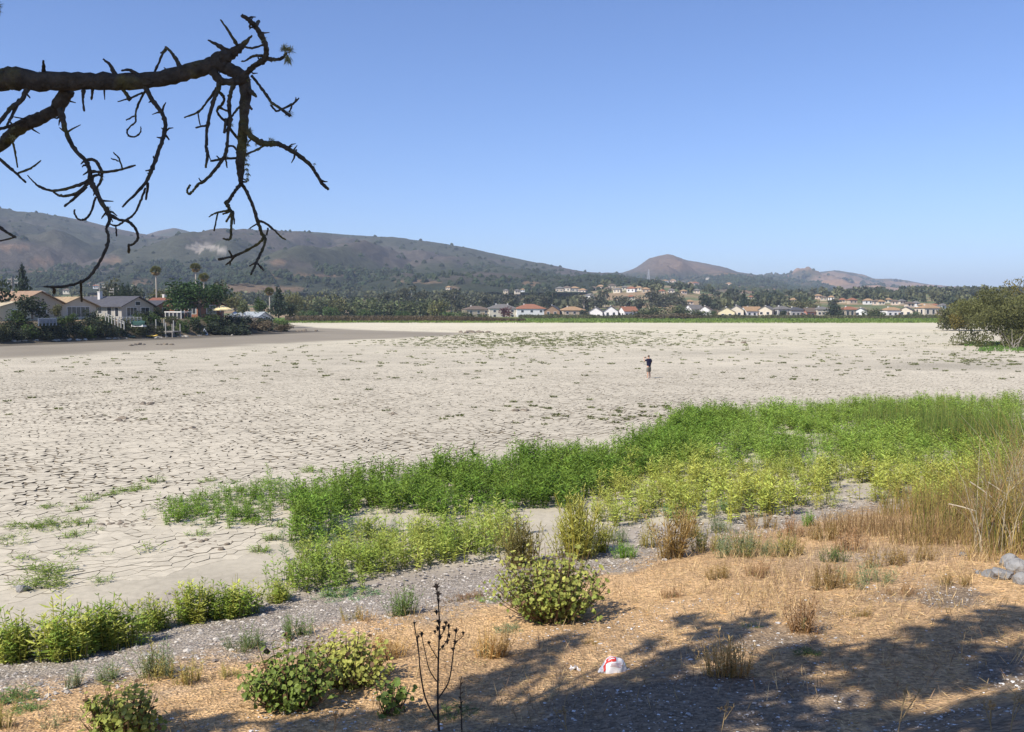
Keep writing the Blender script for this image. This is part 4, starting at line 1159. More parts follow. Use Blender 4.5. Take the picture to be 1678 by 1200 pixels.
BACK2 = [(775, 481, 'euc2', 32), (792, 478, 'euc', 34), (812, 480, 'euc2', 34), (833, 477, 'euc', 36), (852, 481, 'euc2', 32), (872, 480, 'euc', 34), (890, 478, 'euc2', 32), (905, 469, 'dark', 34), (922, 483, 'conifer', 24), (938, 480, 'euc2', 32),
         (956, 484, 'euc', 32), (961, 495, 'conifer', 18), (975, 478, 'euc2', 30), (990, 472, 'euc', 30), (1010, 481, 'euc2', 30), (1026, 483, 'euc', 28), (1044, 482, 'euc2', 30), (1064, 474, 'euc', 34), (1086, 475, 'euc2', 34), (1104, 477, 'euc', 36), (1118, 480, 'euc2', 28),
         (1160, 478, 'dark', 26), (1172, 484, 'euc2', 26), (1190, 483, 'willow', 26), (1205, 477, 'euc2', 26), (1218, 475, 'conifer', 16), (1232, 484, 'willow', 28), (1246, 488, 'dark', 22), (1262, 478, 'column', 18), (1278, 490, 'euc2', 26), (1312, 490, 'olive', 30), (1330, 492, 'olive', 28), (1364, 488, 'euc', 30)]
for i, (px, yt, kd, w) in enumerate(BACK2):
    tree('eucalyptus_tree' if kd.startswith('euc') else 'garden_tree', '%s tree behind the lakeside houses, %s of that belt' % ({'euc': 'ragged tall', 'euc2': 'bushy grey-green', 'dark': 'dark dense', 'conifer': 'dark pointed', 'willow': 'soft green', 'column': 'narrow dark', 'olive': 'pale olive'}[kd], nth(i)),
         kd, px, yt, 590 + (i % 5) * 22, w * 1.25, yb=514, group='belt of trees behind the lakeside houses')
BACK3 = [(1072, 488, 'euc2', 26), (1150, 490, 'dark', 22), (1290, 483, 'dark', 30), (1325, 478, 'dark', 34), (1350, 480, 'dark', 36), (1384, 482, 'dark', 34), (1405, 487, 'dark', 26), (1432, 484, 'dark', 30), (1455, 476, 'dark', 30), (1475, 475, 'dark', 26), (1492, 486, 'dark', 26), (1520, 476, 'dark', 34), (1545, 480, 'dark', 36), (1565, 479, 'dark', 34), (1590, 478, 'dark', 36), (1620, 478, 'dark', 40), (1650, 478, 'dark', 40)]
for i, (px, yt, kd, w) in enumerate(BACK3):
    tree('distant_tree', 'hazy dark tree clump below the far tan hills, %s' % nth(i), kd, px, yt, 1000 + (i % 4) * 40, w * 1.2, yb=496, group='hazy dark trees below the tan hills')
MIDR = [(1112, 497, 'willow', 40, 470), (1075, 499, 'willow', 44, 455), (1048, 506, 'willow', 40, 450), (1138, 506, 'willow', 40, 450), (1100, 512, 'brown', 60, 430), (1128, 513, 'brown', 50, 428), (1058, 514, 'brown', 44, 428), (1170, 506, 'greenb', 20, 480), (1362, 494, 'dark', 26, 500), (1372, 500, 'dark', 22, 495), (1430, 504, 'willow', 40, 450),
        (1280, 506, 'dark', 16, 490), (958, 506, 'dark', 20, 505), (908, 512, 'greenb', 26, 480), (828, 501, 'plum', 22, 480), (1495, 510, 'greenb', 28, 490)]
for px, yt, kd, w, d in MIDR:
    nm = {828: 'dark red leaved plum tree in front of cream two-storey house', 1112: 'grey-green willow, tallest of the shoreline thicket left of the white houses', 1075: 'grey-green willow on the left shoulder of the shoreline thicket', 1048: 'low willow at the left end of the shoreline thicket',
          1138: 'low willow at the right end of the shoreline thicket', 1100: 'brown dry brush at the foot of the shoreline thicket', 1128: 'brown brush below right end of the shoreline thicket', 1058: 'brown brush below left end of the shoreline thicket', 1170: 'small green tree between two white houses',
          1362: 'tall dark tree with pale trunks by the cream grey-roofed house', 1372: 'shorter dark tree beside the tall dark one on the far shore', 1430: 'pale willow dome standing on the far shore alone', 1280: 'small dark tree in front of grey-green house', 958: 'small dark conifer-like tree between tan and white houses',
          908: 'green bush below the dark brown house', 1495: 'green bush left of the cream house with tan roof'}[px]
    tree({'plum': 'plum_tree', 'brown': 'brush_clump', 'greenb': 'green_bush'}.get(kd, 'willow_tree' if kd == 'willow' else 'dark_tree'), nm, kd, px, yt, d, w * 1.1, yb=523, cat='bush' if kd in ('brown', 'greenb') else 'tree')

# big willow at the right edge: built closer, so with more and smaller leaves
def big_willow(px, yt, yb, d, wpx, n, label, seed, leaf):
    g = gd(px, d); g.z = zat(yb, d)
    Ht = zat(yt, d) - g.z; Wt = wpx / FPX * d
    t = empty('willow_tree', g); tag(t, label, 'tree')
    rg = np.random.default_rng(seed)
    nl = 95
    a = rg.uniform(0, 6.28, nl); q = np.sqrt(rg.random(nl)) * 0.42 * Wt
    hq = Ht * np.sqrt(np.clip(1 - (q / (0.52 * Wt)) ** 2, 0.05, 1))
    lb = np.stack([np.cos(a) * q, np.sin(a) * q, np.maximum(hq * rg.uniform(0.0, 0.86, nl) ** 1.0, 0.45), rg.uniform(0.9, 1.9, nl), rg.uniform(0.8, 1.5, nl)], 1)
    w = rg.integers(0, nl, n); u = rdir(n, rg)
    rad = np.where(rg.random(n) < 0.3, rg.uniform(0.2, 0.8, n), rg.normal(0.95, 0.10, n))
    P = lb[w, :3] + u * rad[:, None] * np.stack([lb[w, 3], lb[w, 3], lb[w, 4]], 1); P[:, 2] = np.maximum(P[:, 2], 0.05)
    D = u * 0.5 + rdir(n, rg) * 0.6 + np.array([0, 0, 0.35]); D /= np.linalg.norm(D, axis=1)[:, None]
    tint = rg.uniform(0.75, 1.2, nl)[w][:, None] * rg.uniform(0.8, 1.2, (n, 1)) * np.array([1.0, 1.0, 1.0])
    brown = (rg.random(nl) < 0.16)[w]
    tint = np.where(brown[:, None], tint * np.array([1.2, 0.95, 0.75]), tint)
    Ls = leaf * rg.uniform(0.6, 1.5, n)
    MB().leaves(P, D, perp(D, rg), Ls, Ls * 0.42, tint).build('crown', LEAF['willowbig'], t)
    st = MB()
    for k in range(8):
        c = lb[k, :3] * np.array([0.8, 0.8, 0.85]); o = rg.normal(0, 0.9, 2)
        st.tube(smooth_line([(o[0], o[1], -0.3), (o[0] + c[0] * 0.3, o[1] + c[1] * 0.3, c[2] * 0.5), tuple(c)]), np.linspace(0.11, 0.02, 11), 6)
    st.build('trunk', BARK, t)
    return t, Ht, Wt
LEAF['willowbig'] = leafmat('big_willow_leaf', (0.125, 0.13, 0.046))
bw, bh, bwid = big_willow(1668, 447, 567, 128, 228, 36000, 'big olive-green willow mound at the right picture edge', 3, 0.30)
big_willow(1580, 492, 538, 215, 80, 6500, 'smaller grey willow behind the big one at right', 4, 0.55)
DEADW = mat('dead_grey_wood', (0.33, 0.29, 0.25), 0.9, var=0.2, scale=5)
g = ghit(1655, 572); ds = empty('dead_branches', g); tag(ds, 'bare grey dead branches poking out of big willow at right', 'dead branch')
rs = random.Random(3)
for k in range(9):
    p = [np.array([rs.uniform(-1, 1), rs.uniform(-0.3, 0.3), 0])]
    dr = np.array([rs.uniform(-0.9, 0.7), rs.uniform(-0.3, 0.1), rs.uniform(0.2, 0.9)])
    for q in range(5): p.append(p[-1] + dr * 0.75 + np.array([rs.uniform(-.3, .3), rs.uniform(-.2, .2), rs.uniform(-.35, .25)]))
    MB().tube(smooth_line(p, 3), np.linspace(0.045, 0.012, 16), 5).build('branch', DEADW, ds)

# ================================================================== SHORE THINGS ON THE LEFT
YELM = mat('yellow_canvas', (0.74, 0.60, 0.32), 0.8, var=0.06)
g = gd(366, 186); g.z = zat(527, 186)
pa = empty('parasol', g); tag(pa, 'large pale yellow parasol on the terrace right of the big pine', 'parasol')
MB().tube([(0, 0, -0.2), (0, 0, 3.2)], 0.04, 8).build('pole', FRAMEW, pa)
V = [(0, 0, 3.3)] + [(2.1 * math.cos(k * math.pi / 4), 2.1 * math.sin(k * math.pi / 4), 2.45) for k in range(8)] + [(2.1 * math.cos(k * math.pi / 4), 2.1 * math.sin(k * math.pi / 4), 2.25) for k in range(8)]
cp = MB(); cp.add(V, [(0, 1 + k, 1 + (k + 1) % 8) for k in range(8)]); cp.add(V, [(1 + k, 9 + k, 9 + (k + 1) % 8, 1 + (k + 1) % 8) for k in range(8)])
cp.build('canopy', YELM, pa)
MB().tube([(0, 0, -0.25), (0, 0, 0.05)], 0.35, 12).build('base', GLASS, pa)
# dock
DOCKW = mat('weathered_dock', (0.36, 0.33, 0.29), 0.9, var=0.2, scale=3)
g = ghit(277, 552.5); dk_ = empty('boat_dock', g, LR); tag(dk_, 'stranded grey boat dock on posts at foot of the bank', 'dock')
for i, (x, y, h) in enumerate([(-2.0, -1, 3.2), (-2.0, 1, 3.2), (0.2, -1, 2.6), (0.2, 1, 3.0), (1.7, -1, 2.4), (1.7, 1, 2.4)]):
    MB().tube([(x, y, -0.2), (x, y, h)], 0.09, 8).build('post', mat('aged_white_rail', (0.40, 0.39, 0.36), 0.8) if h > 2.5 else DOCKW, dk_)
for i in range(12): MB().box(-2.2 + i * 0.345, -2.2 + i * 0.345 + 0.32, -1.1, 1.1, 1.0, 1.08).build('plank', DOCKW, dk_)
for y in (-0.9, 0.9): MB().box(-2.2, 1.95, y - 0.06, y + 0.06, 0.80, 0.996).build('beam', DOCKW, dk_)
MB().tube([(-2.1, 1.05, 1.0), (-3.6, 2.6, 2.0)], 0.07, 6).build('gangway_rail', DOCKW, dk_)
MB().box(-1.6, -0.4, -0.7, 0.6, 0.05, 0.6).build('float', mat('dark_float', (0.05, 0.06, 0.05), 0.6), dk_)

def kayak(name, label, g, rot, tilt, colr, L=3.4):
    t = empty(name, g, rot); t.rotation_euler = (tilt[0], tilt[1], rot); tag(t, label, 'kayak')
    n, m = 17, 10
    u = np.linspace(-1, 1, n); a = np.arange(m) * 2 * math.pi / m
    wd = 0.36 * np.sqrt(np.clip(1 - np.abs(u) ** 2.2, 0.001, 1)); ht = 0.17 * (0.5 + 0.5 * np.sqrt(np.clip(1 - u ** 4, 0, 1)))
    V = np.stack([np.repeat(u[:, None] * L / 2, m, 1), wd[:, None] * np.cos(a)[None], 0.19 + ht[:, None] * np.sin(a)[None] + 0.14 * (u ** 4)[:, None]], -1)
    i, j = np.meshgrid(np.arange(n - 1), np.arange(m), indexing='ij')
    F = np.stack([i * m + j, (i + 1) * m + j, (i + 1) * m + (j + 1) % m, i * m + (j + 1) % m], -1).reshape(-1, 4)
    MB().add(V.reshape(-1, 3), F).build('hull', mat(name + '_plastic', colr, 0.4, var=0.03, spec=0.5), t, smooth=True)
    s = MB()
    for k in range(17):
        an = k * 2 * math.pi / 16; s.v or None
    ring = [(0.45 * math.cos(k * 2 * math.pi / 16), 0.22 * math.sin(k * 2 * math.pi / 16), 0.365) for k in range(17)]
    MB().tube(ring, 0.03, 6).build('cockpit_rim', GLASS, t)
    MB().box(-0.3, 0.25, -0.16, 0.16, 0.352, 0.375).build('seat', GLASS, t)
kayak('yellow_kayak', 'yellow kayak lying on the strand left of the boat dock', ghit(246, 552.5), LR + 0.15, (0, 0), (0.70, 0.45, 0.05), 3.2)
kayak('white_kayak', 'white kayak leaning against the bank right of the dock', ghit(337, 548), -0.9, (0.2, 0.75), (0.78, 0.78, 0.76), 2.4)
kayak('dark_kayak', 'small dark green boat tipped on the strand below the stair railing', ghit(210, 552), 0.5, (0.5, 0.25), (0.06, 0.10, 0.07), 2.2)
# white fences and stair rail on the slope
def rail(name, label, p0, p1, n, h, cat='fence', slats=True):
    pm = mat('blue_grey_fence', (0.20, 0.23, 0.28), 0.8) if slats else mat('aged_white_rail', (0.40, 0.39, 0.36), 0.8)
    t = empty(name, p0); tag(t, label, cat)
    v = Vector(p1) - Vector(p0); L = math.hypot(v.x, v.y); t.rotation_euler = (0, 0, math.atan2(v.y, v.x))
    for i in range(n + 1):
        f = i / n; MB().box(L * f - 0.06, L * f + 0.06, -0.06, 0.06, v.z * f - 0.3, v.z * f + h).build('post', pm, t)
    for zz in ((h - 0.08), h * 0.5):
        MB().tube([(0, 0.09, zz), (L, 0.09, v.z + zz)], 0.05, 4).build('rail', pm, t)
    if slats:
        for i in range(n * 3):
            f = (i + 0.5) / (n * 3); MB().box(L * f - 0.05, L * f + 0.05, -0.12, -0.07, v.z * f + 0.05, v.z * f + h - 0.05).build('slat', pm, t)
def pt(px, py, d): return Vector(((px - 839) / FPX * d, d, zat(py, d)))
rail('picket_fence', 'blue-grey picket fence among the dark shrubs at far left', pt(64, 531, 137), pt(93, 530, 139), 5, 0.85)
rail('stair_railing', 'pale wooden stair railing running down below the grey house', pt(174, 523, 152), pt(204, 537, 150), 6, 1.0, 'railing', False)
rail('deck_railing', 'white deck railing below the gable windows of the grey house', pt(196, 527, 156), pt(232, 527, 160), 6, 0.8, 'railing', False)
rail('terrace_railing', 'white low terrace wall below the yellow parasol', pt(378, 521, 190), pt(415, 521, 196), 6, 0.5, 'railing', False)
g = gd(228, 158); g.z = zat(533, 158)
tp = empty('green_tarp_boat', g, LR); tp.scale = (0.75, 0.75, 0.75); tag(tp, 'boat under a teal tarp on the bank below grey house', 'boat')
V = []
for u in np.linspace(-1, 1, 9):
    wv = 0.8 * math.sqrt(max(1 - u * u * 0.9, 0.02))
    V += [(u * 2, -wv, 0), (u * 2, -wv * 0.9, 0.6), (u * 2, 0, 1.0 + 0.1 * math.sin(u * 5)), (u * 2, wv * 0.9, 0.6), (u * 2, wv, 0)]
MB().add(V, [(i * 5 + j, (i + 1) * 5 + j, (i + 1) * 5 + j + 1, i * 5 + j + 1) for i in range(8) for j in range(4)]).build('tarp', mat('teal_tarp', (0.018, 0.06, 0.05), 0.7), tp)
MB().box(-1.7, 1.7, -0.55, 0.55, -0.35, 0.1).build('hull', FRAMEW, tp)
# patio umbrellas / furniture as seen: two white chairs on terrace
for k, px in enumerate((396, 402)):
    g = pt(px, 521, 192); c = empty('garden_chair', g, 0.4); tag(c, 'white garden chair on the terrace, the %s of two' % ('left' if k == 0 else 'right'), 'chair', 'garden chairs on the terrace')
    MB().box(-.25, .25, -.25, .25, .4, .46).build('seat', FRAMEW, c); MB().box(-.25, .25, .2, .26, .463, 1.0).build('backrest', FRAMEW, c)
    for x in (-.22, .22):
        for y in (-.22, .22): MB().box(x - .03, x + .03, y - .03, y + .03, -.05, .398).build('leg', FRAMEW, c)
# pale riprap stones on the strand under the left bank
ROCKM = mat('pale_riprap', (0.42, 0.39, 0.34), 0.95, var=0.2, scale=3, objvar=0.25)
def rock_mesh(seed, mt, n=1):
    rg = np.random.default_rng(seed); import bmesh
    bm = bmesh.new(); bmesh.ops.create_icosphere(bm, subdivisions=2, radius=1)
    pl = rdir(9, rg); off = rg.uniform(0.55, 0.9, 9)
    for v in bm.verts:
        c = np.array(v.co)
        for p, o in zip(pl, off):
            q = c @ p
            if q > o: c = c - p * (q - o)
        v.co = c * (1 + rg.normal(0, 0.03))
    me = bpy.data.meshes.new('rock'); bm.to_mesh(me); bm.free(); me.materials.append(mt); return me
RIP = [rock_mesh(k, ROCKM) for k in range(4)]
rs = random.Random(9)
for i in range(70):
    px = rs.uniform(20, 420); py = np.interp(px, [0, 250, 420, 480], [559.5, 553.5, 547.5, 545]) + rs.uniform(-0.8, 1.2)
    g = ghit(px, py); s = rs.uniform(0.12, 0.38)
    o = linkmesh('riprap_stone', RIP[i % 4], loc=g, rotz=rs.uniform(0, 6), scale=(s * 1.3, s, s * 0.7)); tag(o, 'small pale stone on the strand below the left bank', 'stone', 'pale stones along the foot of left bank')

# ================================================================== FAR MARSH AND REEDS
def strip_plants(name, label, n, fx, h, leaf, col, cat, matn, leanz=1.2):
    x, y, hh = fx(n)
    z = terrain(x, y)
    P = np.stack([x, y, z + RNG.random(n) * hh], 1)
    D = rdir(n) * 0.6 + np.array([0, 0, leanz]); D /= np.linalg.norm(D, axis=1)[:, None]
    c = np.array(col)[None] * RNG.uniform(0.7, 1.3, (n, 1)) * (0.8 + 0.5 * fbm(x, y, 14, 3, 401))[:, None]
    o = MB().leaves(P, D, perp(D), np.full(n, h) * RNG.uniform(0.6, 1.3, n), np.full(n, leaf) * RNG.uniform(0.7, 1.3, n), c).build(name, leafmat(matn, (1, 1, 1), objvar=0))
    tag(o, label, cat, kind='stuff')
def f_reed(n):
    px = RNG.uniform(468, 860, n); d = RNG.uniform(352, 366, n)
    return (px - 839) / FPX * d, d, 1.3 * sm(870, 720, px) + 0.35
strip_plants('reed_belt', 'brown belt of reeds along the foot of the willow grove', 15000, f_reed, 0.9, 0.30, (0.115, 0.085, 0.045), 'reeds', 'brown_reed')
def f_marsh(n):
    px = RNG.uniform(440, 1800, n); d = 322 + 130 * RNG.random(n) ** 1.4
    d = np.maximum(d, 322 + 16 * (fbm(px * 0.4, px * 0, 20, 4, 402) - 0.3) - 10 * sm(900, 1300, px))
    return (px - 839) / FPX * d, d, np.full(n, 0.15)
strip_plants('marsh_grass', 'bright green strip of marsh grass on the far edge of lake bed', 26000, f_marsh, 0.55, 0.42, (0.145, 0.205, 0.040), 'marsh grass', 'marsh_green', 0.8)
def f_brush(n):
    px = RNG.uniform(850, 1620, n); d = RNG.uniform(425, 470, n)
    return (px - 839) / FPX * d, d, 0.3 + 1.2 * fbm(px, px * 0, 30, 3, 403)
strip_plants('shore_brush', 'low brown-green brush between marsh grass and far houses', 15000, f_brush, 0.9, 0.5, (0.095, 0.092, 0.045), 'brush', 'shore_brush_leaf')
def f_lawn(n):
    px = RNG.uniform(1580, 1850, n); py = RNG.uniform(561, 577, n); k = RNG.random(n) < sm(0.35, 0.6, fbm(px, py * 6, 30, 3, 405) + 0.25 * sm(1590, 1640, px) - 0.2 * sm(570, 577, py)); px, py = np.where(k, px, 1700 + px * 0.05), np.where(k, py, 566)
    d = CAMZ * FPX / (py - 505); return (px - 839) / FPX * d, d, np.full(n, 0.1)
strip_plants('willow_lawn', 'green grass patch under the big willow at right', 6000, f_lawn, 0.25, 0.16, (0.11, 0.19, 0.04), 'grass', 'lawn_green', 0.8)

# far-off garden trees behind the lakeside rows: they read as one mass
def valley_wood():
    n = 3000
    px = RNG.uniform(60, 1720, n); d = RNG.uniform(590, 1150, n)
    x = (px - 839) / FPX * d; z = terrain(x, d)
    k = (fbm(x, d, 60, 3, 611) > 0.47) & ~((px > 1000) & (px < 1330) & (d > 900))
    for hp, hd, hw in HSPOTS: k &= ~((np.abs(px - hp) < hw * 0.5 + 5) & (d < hd + 8) & (d > hd - 260))
    x, d, z = x[k], d[k], z[k]; n = len(x)
    mb = MB()
    for q in range(3):
        m = np.arange(n) % 3 == q
        p = MB(); rg_ = np.random.default_rng(700 + q); nn = 38
        u = rdir(nn, rg_); u[:, 2] = np.abs(u[:, 2]) * 1.5 - 0.25
        Dv = rdir(nn, rg_); p.leaves(u * np.array([0.42, 0.42, 0.45]) * rg_.uniform(0.6, 1.1, (nn, 1)) + np.array([0, 0, 0.4]), Dv, perp(Dv, rg_), rg_.uniform(0.3, 0.6, nn), rg_.uniform(0.22, 0.42, nn), rg_.uniform(0.7, 1.3, (nn, 1)) * np.ones((nn, 3)))
        s = RNG.uniform(4, 9.5, m.sum())
        cc = np.array([[0.095, 0.104, 0.058], [0.065, 0.08, 0.042], [0.13, 0.135, 0.066]])[RNG.integers(0, 3, m.sum())] * RNG.uniform(0.75, 1.25, (m.sum(), 1))
        mb.inst(p, xf(np.stack([x[m], d[m], z[m]], 1), RNG.uniform(0, 6.28, m.sum()), np.stack([s * 0.85, s * 0.85, s], 1)), cc)
    tag(mb.build('valley_woodland', leafmat('valley_tree_leaf', (1, 1, 1), objvar=0)), 'mass of garden trees on the rising ground behind the lakeside houses', 'woodland', kind='stuff')
valley_wood()
# ================================================================== PERSON ON THE LAKE BED
def skin_obj(name, J, E, mt, parent, root=0, sub=2):
    me = bpy.data.meshes.new(name)
    keys = list(J)
    me.from_pydata([J[k][0] for k in keys], [(keys.index(a), keys.index(b)) for a, b in E], [])
    o = bpy.data.objects.new(name, me); COL.objects.link(o)
    if parent is not None: o.parent = parent
    sk = o.modifiers.new('skin', 'SKIN'); sk.use_smooth_shade = True
    for i, k in enumerate(keys):
        r = J[k][1]; me.skin_vertices[0].data[i].radius = r if isinstance(r, tuple) else (r, r)
        me.skin_vertices[0].data[i].use_root = (i == root)
    ss = o.modifiers.new('sub', 'SUBSURF'); ss.levels = sub; ss.render_levels = sub
    me.materials.append(mt)
    return o
SKINM = mat('skin', (0.50, 0.30, 0.21), 0.6, var=0.03)
SHIRT = mat('navy_shirt', (0.012, 0.012, 0.035), 0.9, var=0.1)
SHORT = mat('grey_shorts', (0.15, 0.14, 0.115), 0.9, var=0.1)
HAIR = mat('brown_hair', (0.07, 0.045, 0.03), 0.8, var=0.1)
SHOE = mat('pale_shoe', (0.45, 0.42, 0.38), 0.8)
g = ghit(1063, 621)
person = empty('person', g, math.radians(32))
tag(person, 'person in navy shirt and grey shorts standing on the dry lake bed, hands raised', 'person')
J = {'pelvis': ((0, 0, 0.95), 0.13), 'waist': ((0, 0, 1.10), (0.13, 0.11)), 'chest': ((0, 0.01, 1.32), (0.16, 0.12)), 'neckb': ((0, 0.0, 1.47), 0.075), 'neck': ((0, 0.02, 1.54), 0.055), 'head': ((0, 0.045, 1.64), (0.085, 0.10)), 'top': ((0, 0.04, 1.74), 0.06),
     'shl': ((-0.19, 0, 1.43), 0.06), 'ell': ((-0.33, 0.12, 1.33), 0.045), 'wrl': ((-0.20, 0.34, 1.56), 0.03), 'hal': ((-0.13, 0.37, 1.61), 0.028),
     'shr': ((0.19, 0, 1.43), 0.06), 'elr': ((0.31, 0.05, 1.19), 0.045), 'wrr': ((0.13, 0.30, 1.45), 0.03), 'har': ((0.07, 0.36, 1.56), 0.028)}
E = [('pelvis', 'waist'), ('waist', 'chest'), ('chest', 'neckb'), ('neckb', 'neck'), ('neck', 'head'), ('head', 'top'),
     ('chest', 'shl'), ('shl', 'ell'), ('ell', 'wrl'), ('wrl', 'hal'), ('chest', 'shr'), ('shr', 'elr'), ('elr', 'wrr'), ('wrr', 'har')]
for s, n in ((-1, 'l'), (1, 'r')):
    J['hip' + n] = ((s * 0.10, 0, 0.86), 0.095); J['kn' + n] = ((s * 0.12, 0.03 * s + 0.01, 0.48), 0.06); J['calf' + n] = ((s * 0.125, 0.0 + 0.03 * s, 0.34), 0.058)
    J['an' + n] = ((s * 0.13, 0.03 * s - 0.02, 0.09), 0.038); J['toe' + n] = ((s * 0.16, 0.03 * s + 0.15, 0.035), 0.035)
    E += [('pelvis', 'hip' + n), ('hip' + n, 'kn' + n), ('kn' + n, 'calf' + n), ('calf' + n, 'an' + n), ('an' + n, 'toe' + n)]
for s, n in ((-1, 'l'), (1, 'r')):                       # fingers and thumbs closed round the phone
    h = np.array(J['ha' + n][0])
    for q in range(4):
        a = h + np.array([-s * 0.012, 0.025, 0.02 - 0.014 * q]); b = a + np.array([-s * 0.035, 0.02, 0.004])
        J['f%s%d' % (n, q)] = (tuple(a), 0.009); J['g%s%d' % (n, q)] = (tuple(b), 0.008); E += [('ha' + n, 'f%s%d' % (n, q)), ('f%s%d' % (n, q), 'g%s%d' % (n, q))]
    J['t' + n] = (tuple(h + np.array([-s * 0.03, -0.012, 0.03])), 0.009); E.append(('ha' + n, 't' + n))
skin_obj('body', J, E, SKINM, person)
JS = {'pelvis': ((0, 0, 0.86), (0.18, 0.16)), 'waist': ((0, 0, 1.10), (0.175, 0.15)), 'chest': ((0, 0.01, 1.33), (0.195, 0.15)), 'neckb': ((0, 0, 1.48), 0.09),
      'shl': ((-0.19, 0, 1.44), 0.085), 'ull': ((-0.30, 0.10, 1.35), 0.075), 'shr': ((0.19, 0, 1.44), 0.085), 'ulr': ((0.285, 0.04, 1.24), 0.075)}
skin_obj('shirt', JS, [('pelvis', 'waist'), ('waist', 'chest'), ('chest', 'neckb'), ('chest', 'shl'), ('shl', 'ull'), ('chest', 'shr'), ('shr', 'ulr')], SHIRT, person)
JP = {'w': ((0, 0, 0.98), (0.16, 0.14)), 'c': ((0, 0, 0.86), (0.17, 0.14))}; EP = [('w', 'c')]
for s, n in ((-1, 'l'), (1, 'r')):
    JP['t' + n] = ((s * 0.105, 0.01, 0.74), 0.115); JP['k' + n] = ((s * 0.115, 0.01 + 0.02 * s, 0.50), 0.105); EP += [('c', 't' + n), ('t' + n, 'k' + n)]
skin_obj('shorts', JP, EP, SHORT, person)
skin_obj('hair', {'a': ((0, -0.01, 1.63), 0.085), 'b': ((0, 0.02, 1.72), (0.088, 0.095)), 'c': ((0, 0.07, 1.755), 0.06)}, [('a', 'b'), ('b', 'c')], HAIR, person)
for s in (-1, 1): MB().box(-0.048, 0.048, -0.09, 0.20, -0.005, 0.075).build('shoe', SHOE, person, (s * 0.135, 0.03 * s, 0), -s * 0.2)
ph = MB().box(-0.075, 0.075, 0.40, 0.41, 1.555, 1.635).build('phone', GLASS); ph.location = g; ph.rotation_euler = person.rotation_euler
tag(ph, 'small dark phone held up before the face of standing person', 'phone')

# ================================================================== THE TREE WHOSE BARE LIMB REACHES IN
BRANCHBARK = mat('dark_lichen_bark', (0.085, 0.070, 0.054), 0.95, var=0.45, scale=22, bump=1.0, bscale=45, second=(0.15, 0.13, 0.045), sscale=5, smix=(0.52, 0.66))
LICH = leafmat('grey_green_lichen', (0.36, 0.36, 0.19), objvar=0)
CANOPY = leafmat('canopy_needles', (0.035, 0.06, 0.02), objvar=0)
BD = 4.5
tree_o = empty('old_tree', (-6.6, 3.4, float(terrain(-6.6, 3.4))))
tag(tree_o, 'leafless lichen-crusted limb with crooked hanging twigs reaching in at upper left', 'tree')
TO = np.array(tree_o.location)

def bpt(px, py, dd=0.0):
    r = rayd(px, py); t = BD + dd
    return np.array([0, 0, CAMZ]) + r * t

LIMBS = [  # picture tracks of the boughs: x, y, radius, all px; last number = depth drift in metres at the tip
    [(-60, 132, 21), (0, 131, 18.5), (25, 129, 18.5), (70, 133, 16), (130, 133, 15), (190, 134, 14), (250, 131, 13), (300, 121, 13), (345, 107, 13.5), (365, 95, 12), (385, 85, 8), (400, 72, 5), (413, 58, 1.5)],
    [(112, 148, 11), (98, 168, 12), (88, 183, 10), (60, 196, 11), (35, 208, 11), (15, 225, 10), (0, 240, 9.5), (-60, 290, 9)],
    [(350, 100, 12), (375, 113, 11), (395, 125, 11), (402, 150, 10), (400, 190, 8.5), (397, 230, 8.5), (394, 260, 8), (394, 290, 5.5), (396, 303, 4)],
    [(345, 110, 9), (360, 131, 7), (383, 134, 7), (402, 130, 7)],
    [(398, 128, 7), (412, 112, 5), (425, 103, 5), (435, 96, 5.5), (436, 80, 4.5), (430, 62, 5.5), (420, 45, 4.5), (410, 35, 4), (396, 24, 3.5)],
    [(396, 205, 5), (410, 222, 5.5), (425, 233, 6), (440, 236, 5.5), (455, 236, 5), (470, 243, 4.5), (490, 255, 4), (508, 270, 4), (518, 285, 3.5), (527, 300, 3.5), (538, 311, 3)],
    [(238, 142, 5), (250, 165, 4.2), (265, 185, 3.8), (271, 205, 3.6), (266, 230, 3.6), (258, 252, 3.5), (250, 275, 3.4), (240, 297, 3), (225, 315, 2.5), (200, 340, 1.5)],
    [(98, 178, 6), (104, 200, 5), (110, 222, 4.2), (125, 248, 4), (140, 263, 4), (147, 280, 4.2), (150, 300, 4.8), (158, 315, 4.5), (168, 335, 4.2), (178, 350, 4.5), (180, 360, 3.5), (175, 375, 2.6), (178, 390, 2.6), (173, 410, 2.6), (160, 435, 2.6), (145, 455, 2.6), (125, 465, 2.6), (100, 470, 2.5), (72, 470, 1.5)],
]
